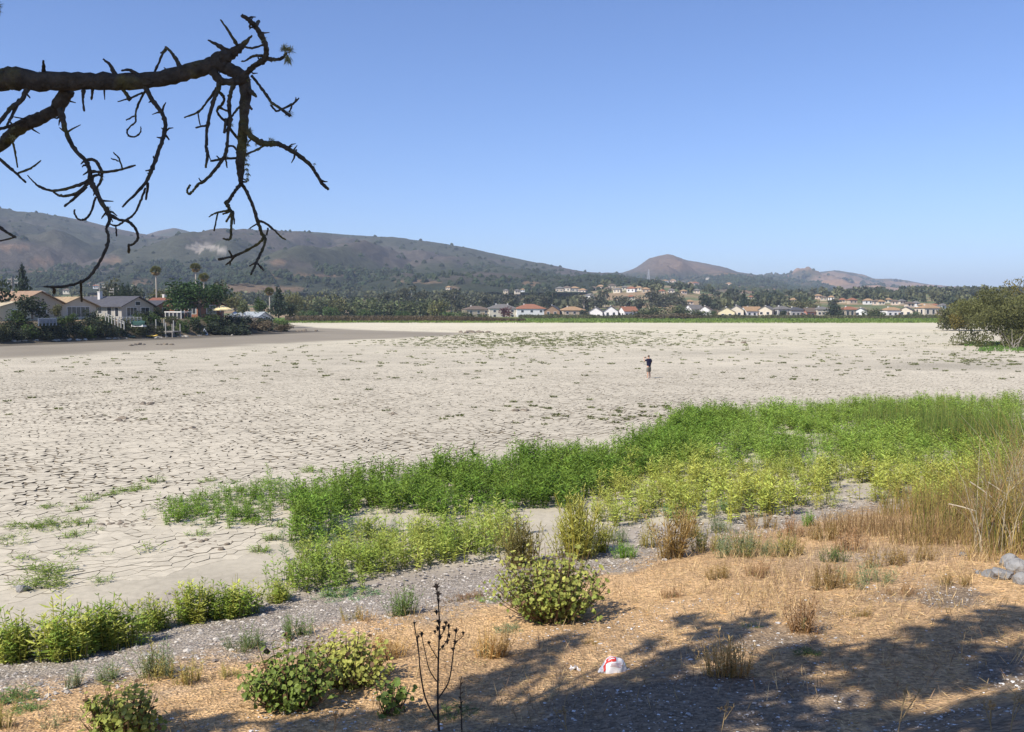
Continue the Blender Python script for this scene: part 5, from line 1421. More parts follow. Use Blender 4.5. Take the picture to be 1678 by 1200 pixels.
TWIGS = [
    [(418, 47, 3), (424, 35, 3)], [(433, 96, 4.5), (450, 98, 3.6), (463, 95, 3), (470, 86, 2)], [(432, 92, 3), (415, 92, 2.5), (404, 99, 1.6), (395, 101, 1)], [(432, 73, 2), (415, 79, 2), (400, 77, 2)],
    [(374, 88, 6), (358, 75, 4), (341, 66, 1.5)], [(390, 76, 3), (377, 55, 2.6), (361, 32, 1.5)], [(412, 124, 3), (425, 140, 2.6), (438, 158, 2.6), (445, 168, 2.6), (460, 178, 2.6), (475, 190, 3)],
    [(444, 172, 2), (452, 182, 2), (462, 179, 2), (480, 170, 2), (490, 161, 1.5)], [(478, 174, 1.6), (474, 184, 1.4)], [(484, 168, 1.5), (485, 160, 1.2)], [(405, 145, 5), (420, 158, 3)], [(402, 168, 4), (412, 179, 2.5)], [(435, 238, 2), (420, 246, 2), (403, 253, 2)],
    [(360, 130, 5.5), (357, 148, 4.2), (350, 165, 3.6), (343, 190, 3.2), (339, 215, 3), (338, 240, 3), (340, 255, 2.6), (337, 275, 2)], [(355, 145, 2.6), (341, 165, 2.2), (325, 183, 2), (302, 193, 1.5)], [(324, 183, 1.5), (328, 205, 1)], [(342, 205, 2.2), (320, 210, 1.5)],
    [(341, 250, 1.6), (345, 262, 1)], [(358, 150, 2.6), (367, 160, 2.6), (365, 170, 2.6), (357, 178, 2.6), (358, 188, 2.2), (372, 203, 2.6), (385, 222, 2.6), (392, 230, 2)],
    [(384, 135, 4.5), (377, 155, 3.6), (375, 170, 3.6), (377, 195, 4.2), (374, 215, 3.2), (372, 240, 3.2), (368, 256, 3.6), (355, 275, 3.6), (340, 292, 3), (325, 303, 2.6), (314, 315, 2.2), (309, 318, 2), (307, 311, 2), (312, 303, 1.8)],
    [(369, 260, 2.6), (345, 264, 2)], [(362, 262, 2), (355, 256, 1.2)], [(369, 260, 2), (396, 259, 2.6)], [(398, 170, 2.2), (388, 180, 2.2), (378, 193, 2)], [(360, 177, 2), (376, 183, 2)], [(372, 240, 2), (382, 240, 2), (390, 248, 2)], [(371, 195, 3), (367, 218, 2.6)], [(370, 262, 1.8), (372, 275, 1.2)],
    [(330, 298, 1.6), (326, 293, 1.2)], [(396, 300, 4), (386, 312, 3.2), (376, 328, 3.2), (371, 333, 4.5), (376, 342, 3.4), (380, 350, 3.2), (379, 370, 2.6), (378, 390, 2.2), (372, 393, 2), (365, 391, 1.6)], [(376, 345, 2.2), (358, 348, 2), (350, 351, 1.6), (342, 356, 1)], [(357, 349, 1.6), (351, 378, 1.5)],
    [(382, 346, 1.8), (384, 367, 1.6)], [(379, 350, 2.4), (371, 363, 2.2)], [(378, 347, 1.8), (365, 351, 1.6)], [(396, 301, 3.6), (406, 318, 3.2), (415, 340, 3.6), (422, 362, 3.6), (428, 380, 3.2), (434, 390, 3.8)], [(424, 362, 2.2), (435, 366, 2.2), (448, 376, 2), (460, 388, 1.8), (468, 393, 1.5)],
    [(439, 374, 1.8), (437, 386, 1.5)], [(421, 367, 1.8), (410, 374, 1)], [(434, 388, 3), (422, 400, 2.6), (405, 410, 2.6), (388, 418, 2.6), (375, 422, 2.2), (358, 425, 2.6)], [(386, 418, 2.2), (378, 428, 2), (370, 434, 1.5)], [(377, 428, 1.6), (377, 434, 1.5)], [(380, 419, 1.8), (375, 411, 1.6)],
    [(435, 390, 3), (432, 405, 2.6), (425, 420, 2.6), (419, 432, 2.2), (416, 440, 2), (411, 450, 2)], [(420, 430, 2.2), (432, 443, 2)], [(419, 430, 1.8), (409, 436, 1.4)],
    [(238, 308, 2), (230, 330, 2), (220, 350, 2), (205, 362, 2), (190, 370, 1.6), (178, 366, 1.2)], [(243, 300, 2.2), (239, 327, 2)], [(190, 369, 1.6), (191, 387, 1.2)], [(270, 220, 2.2), (277, 229, 1.5)], [(252, 277, 2), (239, 280, 1.3)],
    [(272, 80, 3), (266, 90, 2.2), (255, 115, 2), (243, 140, 2), (235, 155, 2.2), (225, 175, 2.2), (222, 190, 1.8), (222, 200, 1.6), (213, 208, 1.6), (208, 216, 1.6), (212, 223, 1.6), (222, 224, 1.6), (230, 217, 1.4), (231, 208, 1)], [(220, 190, 1.6), (207, 197, 1.1)],
    [(298, 116, 6), (288, 97, 3.6), (280, 85, 2.6), (271, 77, 2)], [(272, 83, 2), (263, 87, 1.4)], [(72, 120, 4), (71, 100, 2)], [(190, 124, 5), (180, 106, 3), (169, 97, 1.5)], [(230, 124, 3.5), (212, 115, 2.6), (199, 116, 1.6)],
    [(200, 143, 4), (214, 165, 3.6)], [(137, 148, 3.5), (136, 165, 2.2), (138, 182, 2)], [(152, 146, 3), (150, 163, 2)], [(234, 152, 2.2), (213, 161, 1.6), (193, 167, 1)], [(46, 144, 5.5), (35, 165, 4.2), (20, 175, 4.2), (8, 190, 3.6), (-4, 206, 3)], [(32, 163, 3.6), (22, 185, 3), (12, 205, 2)], [(42, 153, 2), (49, 160, 1.4)],
    [(45, 197, 2.4), (30, 202, 3), (10, 209, 3), (-14, 215, 3)], [(44, 196, 1.6), (23, 192, 1)], [(18, 226, 2.4), (24, 245, 2.2), (29, 275, 1.5)], [(-14, 248, 3), (10, 270, 3), (25, 283, 2.6), (42, 299, 2)], [(28, 285, 2), (50, 276, 2.2), (67, 263, 1.2)], [(-14, 362, 3), (10, 380, 3), (26, 389, 2.2)], [(24, 389, 1.6), (0, 395, 1.5)],
    [(133, 460, 2.2), (133, 475, 2), (134, 494, 2)], [(88, 470, 2.6), (89, 481, 2.4)], [(140, 263, 3.2), (155, 263, 3.2), (165, 277, 3.2), (167, 287, 2.6), (164, 300, 2.2), (156, 312, 2)], [(148, 281, 2.6), (170, 282, 2.6), (195, 279, 2.2), (222, 271, 1.3)], [(201, 277, 1.6), (195, 260, 1.4), (186, 250, 1.2)], [(194, 264, 1.2), (182, 260, 1)],
    [(150, 294, 3.6), (125, 305, 2.8), (90, 313, 2.6), (65, 306, 2.2), (57, 300, 1.6), (45, 287, 0.9)], [(148, 298, 3.2), (125, 317, 2.6), (100, 321, 2.6), (88, 315, 1.6)], [(142, 306, 2.8), (122, 325, 2.6), (105, 339, 1.6)], [(157, 323, 2.2), (150, 345, 2), (142, 358, 2), (130, 360, 1.8), (122, 350, 1.6), (123, 343, 1.6)],
    [(180, 352, 3.2), (195, 360, 2.6), (210, 363, 2.6), (222, 375, 2.6), (226, 390, 2.2), (218, 400, 2), (210, 403, 2)], [(211, 401, 2.2), (211, 414, 2.2)], [(150, 290, 3), (160, 287, 2.4), (168, 289, 2)],
]
rb = np.random.default_rng(77)
def bough(track, name, par, base_d, drift, knobs=0):
    T = smooth_line(track, 6)
    n = len(T); f = np.linspace(0, 1, n)
    dd = base_d + drift * f
    P = np.array([bpt(a, b, c) for (a, b, _), c in zip(T, dd)]) - TO
    R = T[:, 2] / FPX * BD * np.where(T[:, 2] > 6, 0.96, 0.88)
    thin = R < 0.018
    P = P + np.cumsum(rb.normal(0, 1, (n, 3)), 0) * 0.0 + rb.normal(0, 1, (n, 3)) * (0.05 * R + 0.0005)[:, None]
    R = R * (1 + np.where(R > 0.025, 0.03, 0.09) * rb.normal(0, 1, n)).clip(0.8, 1.25)
    # a knob here and there
    for k in range(max(1, n // 9)): R[rb.integers(0, n)] *= (1.06 if R.max() > 0.025 else 1.22)
    return MB().tube(P, R, 12 if R.max() > 0.03 else 7).build(name, BRANCHBARK, par, smooth=True), P, R
limb_main = None
LP = []
for i, tr in enumerate(LIMBS):
    o, P, R = bough(tr, 'dead_limb' if i == 0 else 'bough', tree_o if i == 0 else limb_main, 0.0 if i not in (1,) else 0.05, [0, 0.25, 0.1, 0, -0.25, 0.3, -0.3, -0.25][i])
    if i == 0: limb_main = o
    LP.append((P, R))
BOUGH_D = [(t, [0, 0.25, 0.1, 0, -0.25, 0.3, -0.3, -0.25][i]) for i, t in enumerate(LIMBS)]
def depth_near(px, py):
    best, bd_ = 1e9, 0
    for t, dr in BOUGH_D:
        for k, (a, b, c) in enumerate(t):
            e = (a - px) ** 2 + (b - py) ** 2
            if e < best: best, bd_ = e, dr * k / (len(t) - 1)
    return bd_
for tr in TWIGS:
    d0 = depth_near(tr[0][0], tr[0][1])
    bough(tr, 'twig', limb_main, d0, rb.uniform(-0.12, 0.15))
# short spurs and broken side shoots all along the boughs
for P, R in LP:
    for k in range(int(len(P) * 0.25)):
        i = rb.integers(2, len(P) - 1); d0 = rdir(1, rb)[0] * np.array([1, 0.6, 1]); ln = rb.uniform(0.012, 0.045)
        if R[i] < 0.009: continue
        a = P[i]; b = a + d0 * (R[i] + ln * 0.5); c = b + (d0 + rdir(1, rb)[0] * 0.7) * ln * 0.6
        MB().tube([tuple(a), tuple(b), tuple(c)], [0.0065, 0.0045, 0.002], 4).build('twig', BRANCHBARK, limb_main)
# lichen beards
def lichen(px, py, rpx, n, hang=0.5, dd=None):
    c = bpt(px, py, depth_near(px, py) if dd is None else dd) - TO
    r = rpx / FPX * BD
    D = rdir(n, rb) + np.array([0, 0, -hang]); D /= np.linalg.norm(D, axis=1)[:, None]
    P = c + rdir(n, rb) * r * 0.35 * rb.random((n, 1))
    Ls = r * rb.uniform(0.5, 1.1, n)
    MB().leaves(P, D, perp(D, rb), Ls, Ls * 0.07 + 0.0015, rb.uniform(0.7, 1.25, (n, 1)) * np.ones((n, 3))).build('lichen_tuft', LICH, limb_main)
lichen(469, 80, 11, 110, 0.4); lichen(472, 92, 15, 90, 1.6); lichen(464, 78, 9, 60, 0.1); lichen(477, 82, 10, 60, 0.0); lichen(430, 62, 9, 60); lichen(436, 75, 7, 40); lichen(474, 187, 9, 60); lichen(444, 231, 9, 50, -0.4); lichen(408, 212, 10, 70)
for yy in range(228, 300, 8): lichen(403 + rb.uniform(-3, 3), yy, 8, 40, 1.2)
for (x, y) in ((180, 347), (167, 292), (160, 312), (445, 170), (362, 86), (372, 257), (380, 205), (178, 340), (20, 208), (405, 130), (448, 98), (420, 236), (515, 268), (372, 330)): lichen(x, y, 6, 26)
lichen(45, 124, 9, 70, -0.1); lichen(62, 122, 8, 50, -0.1); lichen(20, 225, 8, 40, 0.1)
# limb runs on to the trunk, out of the picture
P0 = LP[0][0][0]
ground_z = TO[2]
tm = MB()
tm.tube(smooth_line([(0, 0, -0.4), (0.1, 0, 1.5), (-0.1, 0.1, 4), (0.2, 0.3, 7), (0.1, 0.5, 10.5), (0.3, 0.6, 13)]), np.linspace(0.42, 0.10, 26), 14)
tm.tube(smooth_line([tuple(P0 + np.array([0.02, 0, 0])), tuple(P0 * 0.6 + np.array([-.1, .1, P0[2] * 0.36])), (0.0, 0.15, P0[2] * 0.9)]), np.linspace(0.062, 0.13, 11), 10)
P1 = LP[1][0][-1]
tm.tube(smooth_line([tuple(P1), tuple(P1 * 0.5 + np.array([-.2, .1, P1[2] * 0.42])), (0.0, 0.1, P1[2] * 0.8)]), np.linspace(0.028, 0.08, 11), 8)
# crown: foliage pads set where the tree stands between the sun and the bank
SHADE = [(1240, 1020, .22, .8), (1205, 1030, .2, .7), (1130, 1018, .26, .5), (1180, 1035, .3, .5), (1330, 1072, .32, .9), (1290, 1078, .3, .9), (1530, 1075, .55, 1), (1490, 1100, .6, 1), (1540, 1110, .55, 1), (1440, 1130, .4, .9), (1610, 1025, .5, .9), (1670, 1010, .5, .9), (1660, 1075, .45, .9), (1600, 1095, .5, 1),
         (1560, 1045, .4, .8), (1250, 1110, .42, .9), (1190, 1140, .6, 1), (1110, 1130, .5, 1), (1060, 1160, .65, 1), (960, 1150, .55, .95), (1030, 1132, .28, .9), (900, 1185, .6, 1), (1010, 1190, .6, 1), (1110, 1190, .6, 1), (835, 1110, .36, .7), (790, 1130, .3, .7), (760, 1145, .3, .6), (870, 1085, .25, .6), (925, 1052, .28, .8), (890, 1068, .2, .6),
         (620, 1182, .3, .7), (560, 1190, .3, .8), (480, 1194, .36, .9), (330, 1196, .36, .9), (270, 1180, .2, .5), (700, 1190, .35, .7), (1310, 1130, .28, .5), (1300, 1180, .42, .7), (1430, 1190, .5, .8), (1560, 1180, .55, 1), (1660, 1150, .55, 1), (1650, 1195, .6, 1), (1380, 1085, .2, .5), (1130, 1075, .35, .7), (1075, 1100, .35, .8), (1390, 1190, .3, .6), (800, 1165, .3, .6),
         (1060, 1060, .16, .5), (1450, 1060, .2, .5), (1500, 1040, .25, .5)]
rg = np.random.default_rng(15)
pads = []
def pad_at(gpt, r, dens, H):
    c = np.array([gpt[0] - SHX * COT * H, gpt[1] - SHY * COT * H, gpt[2] + H])
    pads.append((c - TO, r, dens))
for px, py, r, dn in SHADE:
    q = ghit(px, py); pad_at(q, r * 0.86, dn * 2.2, rg.uniform(8.6, 11.5))
for k in range(420):                                     # the rest of the crown shades ground this side of the picture
    x, y = rg.uniform(-9, 11), rg.uniform(-2.0, 8.2)
    qx, qy = proj(x, y, terrain(x, y))
    if qy < 1330: continue
    pad_at((x, y, float(terrain(x, y))), rg.uniform(0.5, 0.95), 1.0, rg.uniform(8.8, 12.5))
cm = MB()
for c, r, dn in pads:
    n = int(130 * dn * r * r / 0.36) + 16
    u = rdir(n, rg); P = c + u * np.cbrt(rg.random((n, 1))) * np.array([r, r, r * 0.55]) * np.array([1.15, 1.15, 1])
    D = rdir(n, rg); Ls = rg.uniform(0.2, 0.44, n)
    cm.leaves(P, D, perp(D, rg), Ls, Ls * 0.42, rg.uniform(0.7, 1.3, (n, 1)) * np.ones((n, 3)))
    if rg.random() < 0.75:
        s = np.array([0.15, 0.4, rg.uniform(6.5, min(9.5, max(c[2] - 0.5, 7)))])
        tm.tube(smooth_line([tuple(s), tuple((s + c) / 2 + np.array([0, 0, 0.4])), tuple(c)], 4), np.linspace(0.07, 0.012, 9), 5)
cm.build('crown', CANOPY, tree_o)
tm.build('trunk', BRANCHBARK, tree_o, smooth=True)
# a needle spray hanging into the upper left corner
sp = MB(); n = 60
c = bpt(-6, 12) - TO
D = rdir(n, rg) * 0.7 + np.array([0.5, 0, -0.2]); D /= np.linalg.norm(D, axis=1)[:, None]
sp.leaves(c + rdir(n, rg) * 0.012, D, perp(D, rg), rg.uniform(0.02, 0.045, n), np.full(n, 0.004), np.ones((n, 3)))
sp.tube(smooth_line([tuple(c), tuple(c + np.array([-0.4, 0, 0.15])), tuple(c + np.array([-1.5, 0, 0.5]))]), 0.006, 5)
sp.build('needle_spray', CANOPY, tree_o)
# ================================================================== PLANTS ON THE SHORE
def stalk_proto(seed, h=1.0, n=46, L=0.13, Wd=0.03, spread=0.10, droop=0.25, up=0.5, stems=1, stemcol=(0.9, 0.8, 0.6), fold=0.06):
    """an upright leafy weed: leaves up a stem (unit height)"""
    rg = np.random.default_rng(seed); mb = MB()
    for s in range(stems):
        a0 = rg.uniform(0, 6.28); off = np.array([math.cos(a0), math.sin(a0), 0]) * spread * (s > 0)
        lean = rg.normal(0, 0.08, 2); hh = h * (1 if s == 0 else rg.uniform(0.65, 0.95))
        top = off + np.array([lean[0], lean[1], hh])
        mb.tube([tuple(off * 0.4), tuple(top)], [0.010, 0.003], 3, stemcol, cap=False)
        m = max(4, n // stems)
        f = np.sort(rg.uniform(0.06, 1.0, m) ** 0.8); a = np.arange(m) * 2.4 + rg.uniform(0, 6)
        P = off * 0.4 + (top - off * 0.4) * f[:, None]
        sp = (0.55 + 0.45 * np.sin(f * math.pi))
        D = np.stack([np.cos(a), np.sin(a), up * (0.4 + f) - droop * (1 - f)], 1); D /= np.linalg.norm(D, axis=1)[:, None]
        S_ = np.cross(D, np.array([0, 0, 1.0])); S_ /= np.linalg.norm(S_, axis=1)[:, None] + 1e-9
        S_ = S_ + rdir(m, rg) * 0.5; S_ /= np.linalg.norm(S_, axis=1)[:, None]
        mb.leaves(P, D, S_, L * sp * rg.uniform(0.7, 1.3, m), Wd * sp * rg.uniform(0.8, 1.3, m), rg.uniform(0.78, 1.22, (m, 1)) * np.ones((m, 3)), fold=fold)
    return mb

WEED = [stalk_proto(k, n=36, L=0.20, Wd=0.058, stems=3, spread=0.16) for k in range(6)]
TUFTW = [stalk_proto(20 + k, h=0.55, n=48, L=0.22, Wd=0.05, stems=5, spread=0.55, up=0.3, droop=0.1) for k in range(4)]
HERB = [stalk_proto(30 + k, n=60, L=0.15, Wd=0.028, stems=5, spread=0.22, up=0.9) for k in range(4)]

M_weed = leafmat('knotweed_leaf', (1, 1, 1), transl=0.3, objvar=0)
GREEN_D = np.array([0.152, 0.250, 0.034]); GREEN_M = np.array([0.24, 0.335, 0.057]); GREEN_Y = np.array([0.42, 0.45, 0.095]); SAGE = np.array([0.20, 0.26, 0.16])
EARTHY = np.array([0.30, 0.22, 0.10])

def scatter_px(poly, dens, pad=0.0, zfun=None):
    """random ground points whose foot falls inside a picture polygon (evenly spread on the ground)"""
    pts = np.array([ghit(x, y) for x, y in poly])
    x0, y0 = pts[:, :2].min(0) - 0.5; x1, y1 = pts[:, :2].max(0) + 0.5
    n = int((x1 - x0) * (y1 - y0) * dens)
    x, y = RNG.uniform(x0, x1, n), RNG.uniform(y0, y1, n)
    z = terrain(x, y); px, py = proj(x, y, z)
    ok = inpoly(px + RNG.normal(0, 15, n), py + RNG.normal(0, 5, n) + 16 * (fbm(x, y, 1.6, 3, 505) - 0.5), poly)
    return x[ok], y[ok], z[ok], px[ok], py[ok]

def weed_mass(name, label, poly, dens, h, col, cat, thin=None, protos=WEED, colfn=None, hfn=None):
    x, y, z, px, py = scatter_px(poly, dens)
    nse = fbm(x, y, 1.3, 3, 501)
    keep = np.ones(len(x), bool)
    if thin is not None: keep = RNG.random(len(x)) < thin(x, y, px, py, nse)
    x, y, z, px, py, nse = [v[keep] for v in (x, y, z, px, py, nse)]
    n = len(x)
    hh = h * RNG.uniform(0.5, 1.25, n) * (0.55 + 0.9 * fbm(x, y, 1.1, 3, 502))
    if hfn is not None: hh = hh * hfn(px, py)
    cc = col[None] * np.ones((n, 1)) if colfn is None else colfn(x, y, px, py, nse)
    cc = cc * RNG.uniform(0.78, 1.25, (n, 1)) * RNG.uniform(0.94, 1.06, (n, 3))
    mb = MB(); pid = RNG.integers(0, len(protos), n)
    for k, p in enumerate(protos):
        q = pid == k
        if not q.any(): continue
        P = np.stack([x[q], y[q], z[q] - 0.02], 1)
        s = hh[q]
        mb.inst(p, xf(P, RNG.uniform(0, 6.28, q.sum()), np.stack([s * 1.05 + 0.1, s * 1.05 + 0.1, s], 1), RNG.normal(0, 0.1, (q.sum(), 2))), cc[q])
    o = mb.build(name, M_weed); tag(o, label, cat, kind='stuff')
    print(name, n, 'plants')
    return o

def ellipse_gap(px, py, gaps):
    m = np.ones(len(px))
    for cx, cy, rx, ry in gaps: m = m * sm(0.75, 1.25, ((px - cx) / rx) ** 2 + ((py - cy) / ry) ** 2)
    return m

# foot-line polygons in the photograph
DARKP = [(487, 868), (482, 830), (520, 805), (600, 792), (700, 782), (800, 770), (900, 757), (1000, 745), (1060, 730), (1100, 700), (1125, 688), (1200, 684), (1200, 700), (1120, 745), (1060, 780), (980, 815), (940, 838), (880, 832), (800, 850), (700, 848), (640, 836), (580, 838), (540, 870), (500, 905), (478, 895)]
weed_mass('green_weed_thicket', 'dense dark green leafy weeds along the edge of the dry lake', DARKP, 22, 0.74, GREEN_D, 'weeds',
          colfn=lambda x, y, px, py, n: GREEN_D[None] * (1 - sm(0.5, 0.75, n)[:, None] * 0.5) + GREEN_M[None] * sm(0.5, 0.75, n)[:, None] * 0.5)
MIDP = [(1060, 745), (1110, 700), (1130, 690), (1200, 684), (1300, 676), (1400, 670), (1500, 664), (1660, 662), (1675, 765), (1610, 812), (1545, 832), (1490, 828), (1450, 820), (1395, 818), (1360, 840), (1230, 852), (1120, 860), (1040, 866), (985, 864), (950, 856), (1000, 800)]
GAPS = [(1400, 706, 40, 8), (1455, 696, 30, 5), (1290, 712, 26, 6), (1405, 772, 34, 7), (1330, 724, 14, 4), (1240, 690, 16, 4), (1405, 806, 34, 14)]
def mid_col(x, y, px, py, n):
    t = np.clip(sm(745, 800, py + 40 * (n - 0.5)) * 0.9 + 0.12 * sm(1250, 1500, px), 0, 1)[:, None]
    return (GREEN_M * np.array([0.95, 1.02, 1.0]))[None] * (1 - t) + GREEN_Y[None] * t
weed_mass('mixed_weed_meadow', 'green to yellow-green weeds spreading toward the reeds at right', MIDP, 17, 0.66, GREEN_M, 'weeds', thin=lambda x, y, px, py, n: ellipse_gap(px, py, GAPS) * (0.35 + 0.65 * sm(0.3, 0.5, n)), colfn=mid_col)
YELP = [(455, 960), (500, 930), (540, 905), (600, 890), (680, 880), (720, 860), (800, 855), (850, 870), (830, 900), (780, 915), (700, 930), (620, 955), (560, 975), (500, 985)]
weed_mass('yellow_weed_band', 'yellowing leafy weeds below the dark green thicket', YELP, 26, 0.62, GREEN_Y, 'weeds', thin=lambda x, y, px, py, n: ellipse_gap(px, py, [(640, 868, 45, 9), (600, 850, 40, 6)]),
          colfn=lambda x, y, px, py, n: GREEN_M[None] * (1 - sm(0.25, 0.6, n))[:, None] + (GREEN_Y * np.array([0.92, 0.98, 1]))[None] * sm(0.25, 0.6, n)[:, None])
SP1 = [(260, 850), (280, 820), (350, 805), (430, 790), (460, 800), (470, 830), (440, 860), (380, 868), (300, 862)]
weed_mass('green_weed_patch', 'oval patch of green weeds on the mud left of the thicket', SP1, 30, 0.42, GREEN_D * 1.1, 'weeds', thin=lambda x, y, px, py, n: sm(0.3, 0.5, n))
SP2 = [(20, 955), (40, 915), (150, 890), (210, 905), (300, 880), (310, 905), (215, 935), (150, 958), (80, 965)]
weed_mass('low_weed_patch', 'low sprawling green weeds on the pale mud at left', SP2, 42, 0.40, GREEN_D * np.array([1.3, 1.1, 1.5]), 'weeds', thin=lambda x, y, px, py, n: sm(0.42, 0.56, n), protos=TUFTW)
SP3 = [(0, 900), (0, 870), (60, 862), (130, 870), (180, 880), (120, 895), (60, 905)]
weed_mass('low_weed_patch', 'thin low weeds at the left picture edge on the mud', SP3, 42, 0.36, GREEN_D * np.array([1.3, 1.1, 1.5]), 'weeds', thin=lambda x, y, px, py, n: sm(0.42, 0.56, n), protos=TUFTW)
SP4 = [(470, 905), (500, 880), (600, 860), (660, 850), (700, 870), (600, 895), (520, 915)]
weed_mass('grey_weed_patch', 'grey-green small weeds in the bare gap under the thicket', SP4, 40, 0.36, SAGE, 'weeds', thin=lambda x, y, px, py, n: sm(0.42, 0.55, n), colfn=lambda x, y, px, py, n: np.where((RNG.random(len(x)) < 0.5)[:, None], SAGE[None], GREEN_D[None] * 1.2))

# separate upright clumps on the strand at lower left
CL = [(28, 1085, 95, 54, 'leftmost'), (112, 1078, 105, 96, 'tallest and broadest'), (195, 1060, 92, 80, 'between the tallest clump and the gap'), (252, 1035, 62, 44, 'smallest, right before the gap'),
      (325, 1018, 75, 70, 'just right of the gap'), (392, 1010, 72, 76, 'joining the yellow band'), (455, 985, 45, 40, 'last before the yellow band')]
def clump(px, yb, hpx, wpx, label, col, protos, npl, name='knotweed_clump', cat='weed clump', group=None, hvar=0.55, mt=None):
    g = ghit(px, yb); d = math.hypot(g.y, g.z - CAMZ)
    Hh, Wd = hpx / FPX * d * 1.02, wpx / FPX * d
    t = empty(name, g); tag(t, label, cat, group)
    mb = MB(); a = RNG.uniform(0, 6.28, npl); r = np.sqrt(RNG.random(npl)) * Wd * 0.48
    x, y = r * np.cos(a), r * np.sin(a) * 0.8
    s = Hh * (1 - 0.35 * (r / (Wd * 0.5 + 1e-6)) ** 2) * RNG.uniform(1 - hvar, 1.05, npl)
    z = terrain(g.x + x, g.y + y) - g.z - 0.02
    pid = RNG.integers(0, len(protos), npl)
    cols = np.asarray(col)
    cc = (cols[RNG.integers(0, len(cols), npl)] if cols.ndim == 2 else np.repeat(cols[None], npl, 0)) * RNG.uniform(0.78, 1.25, (npl, 1))
    for k, p in enumerate(protos):
        q = pid == k
        if q.any(): mb.inst(p, xf(np.stack([x[q], y[q], z[q]], 1), RNG.uniform(0, 6.28, q.sum()), np.stack([s[q] * 1.0 + 0.08] * 2 + [s[q]], 1), np.stack([x[q], y[q]], 1) / max(Hh, 0.1) * 0.25 + RNG.normal(0, 0.06, (q.sum(), 2))), cc[q])
    mb.build('foliage', mt or M_weed, t)
    st = MB()
    for k in range(min(6, npl)):
        st.tube([(x[k], y[k], z[k] - 0.03), (x[k] * 1.05, y[k] * 1.05, z[k] + s[k] * 0.5)], [0.012, 0.006], 5)
    st.build('stem', mat('weed_stem', (0.22, 0.20, 0.09), 0.8), t)['kind'] = 'stuff'
    return t
for px, yb, h_, w_, lb in CL:
    clump(px, yb, h_, w_, 'leafy yellow-green weed clump on the gravel strand, %s' % lb, np.array([GREEN_M * 1.15, GREEN_Y * 0.95, GREEN_M * 1.0, GREEN_Y * 1.05]), WEED, int(14 + w_ * 0.42), group='leafy weed clumps on the strand')

# smaller singled-out plants
def herb(px, yb, h_, w_, label, col, n=10, protos=HERB, name='herb', cat='plant'):
    return clump(px, yb, h_ * 1.2, w_, label, np.asarray(col) * np.array([1.35, 1.3, 1.1]), protos, int(n * 1.3), name=name, cat=cat)
DG = np.array([0.11, 0.175, 0.06]); BG_ = np.array([0.15, 0.28, 0.045]); DRYY = np.array([0.43, 0.36, 0.14]); STRW = np.array([0.58, 0.42, 0.21]); BRN = np.array([0.20, 0.13, 0.08]); OLV = np.array([0.26, 0.24, 0.09])
herb(657, 1010, 50, 36, 'small upright grey-green shrub on the gravel left of dead stalk', DG * 1.1)
herb(488, 1046, 42, 50, 'small bushy green shrub on gravel above the dark leafy bush', DG * 1.05, 12)
herb(400, 1066, 36, 66, 'low grey-green plant with yellow flowers left of bushy green shrub', np.array([DG, SAGE * 0.8]), 12)
herb(415, 1062, 26, 34, 'tuft of dark green grass blades beside the yellow-flowered plant', DG * 0.9, 9)
herb(262, 1110, 66, 50, 'feathery yellow-green plant near the bottom left on gravel', np.array([OLV * 1.2, SAGE]), 14)
herb(310, 1122, 48, 44, 'wispy yellowish plant right of the feathery one', np.array([DRYY * 0.9, OLV]), 8)
herb(378, 1112, 28, 30, 'dry yellow-green tuft at the edge of straw', OLV * 1.2, 7)
herb(118, 1128, 40, 26, 'small pale green sprig alone on the lower gravel', SAGE, 5)
herb(180, 1118, 32, 44, 'low green sprig with dark shadow near bottom left', np.array([DG * 1.1, SAGE]), 8)
herb(25, 1150, 34, 60, 'broad-leaved green plant at the lower left edge', DG * 1.15, 10, TUFTW)
herb(50, 1166, 30, 50, 'sprawling green plant below the broad-leaved one at lower left', DG * 1.1, 8, TUFTW)
herb(100, 1190, 26, 60, 'thin pale weed at the bottom edge on gravel', SAGE * 0.9, 5)
herb(10, 1195, 40, 26, 'dry grass tuft in the bottom left corner', OLV, 6)
herb(570, 978, 22, 100, 'blue-green mat of low weeds below the yellow band', SAGE * np.array([0.8, 1.1, 0.9]), 20, TUFTW)
herb(745, 985, 24, 56, 'shrivelled brown weed left of the big leafy bush', BRN, 9, TUFTW)
herb(780, 978, 20, 40, 'second shrivelled brown weed beside the big leafy bush', BRN * 1.1, 7, TUFTW)
herb(838, 1034, 22, 50, 'low thistle-like green plant in front of the big leafy bush', SAGE * 0.8, 7, TUFTW)
herb(800, 988, 20, 26, 'single round green seedling at left foot of the big bush', BG_, 4, TUFTW)
herb(806, 1078, 62, 40, 'dry straw grass tuft below the big leafy bush', STRW * 0.85, 14)
herb(800, 1092, 14, 24, 'small green moss-like tuft under the dry straw tuft', DG, 6, TUFTW)
herb(1028, 916, 32, 40, 'bright green small bush right of the big leafy bush', BG_, 12)
herb(1060, 898, 45, 26, 'yellow-green sprig right of the bright green bush', OLV * 1.3, 6)
herb(1325, 864, 28, 24, 'bright green small tuft on straw near the gravel edge', BG_, 7)
herb(1366, 922, 30, 44, 'dark grey-green little bush alone on the straw slope', DG * 0.75, 10)
herb(1322, 1076, 28, 22, 'small dark green plant in the tree shadow', DG * 0.7, 6, TUFTW)
herb(1228, 1030, 16, 36, 'bright low green plant at the edge of tree shadow', BG_ * 0.9, 6, TUFTW)
herb(1420, 1086, 12, 20, 'tiny green tuft amid dappled shade', BG_ * 0.8, 4, TUFTW)
herb(748, 1172, 30, 74, 'low dark green plant in shade beside the dead stalk', DG * 0.8, 12, TUFTW)
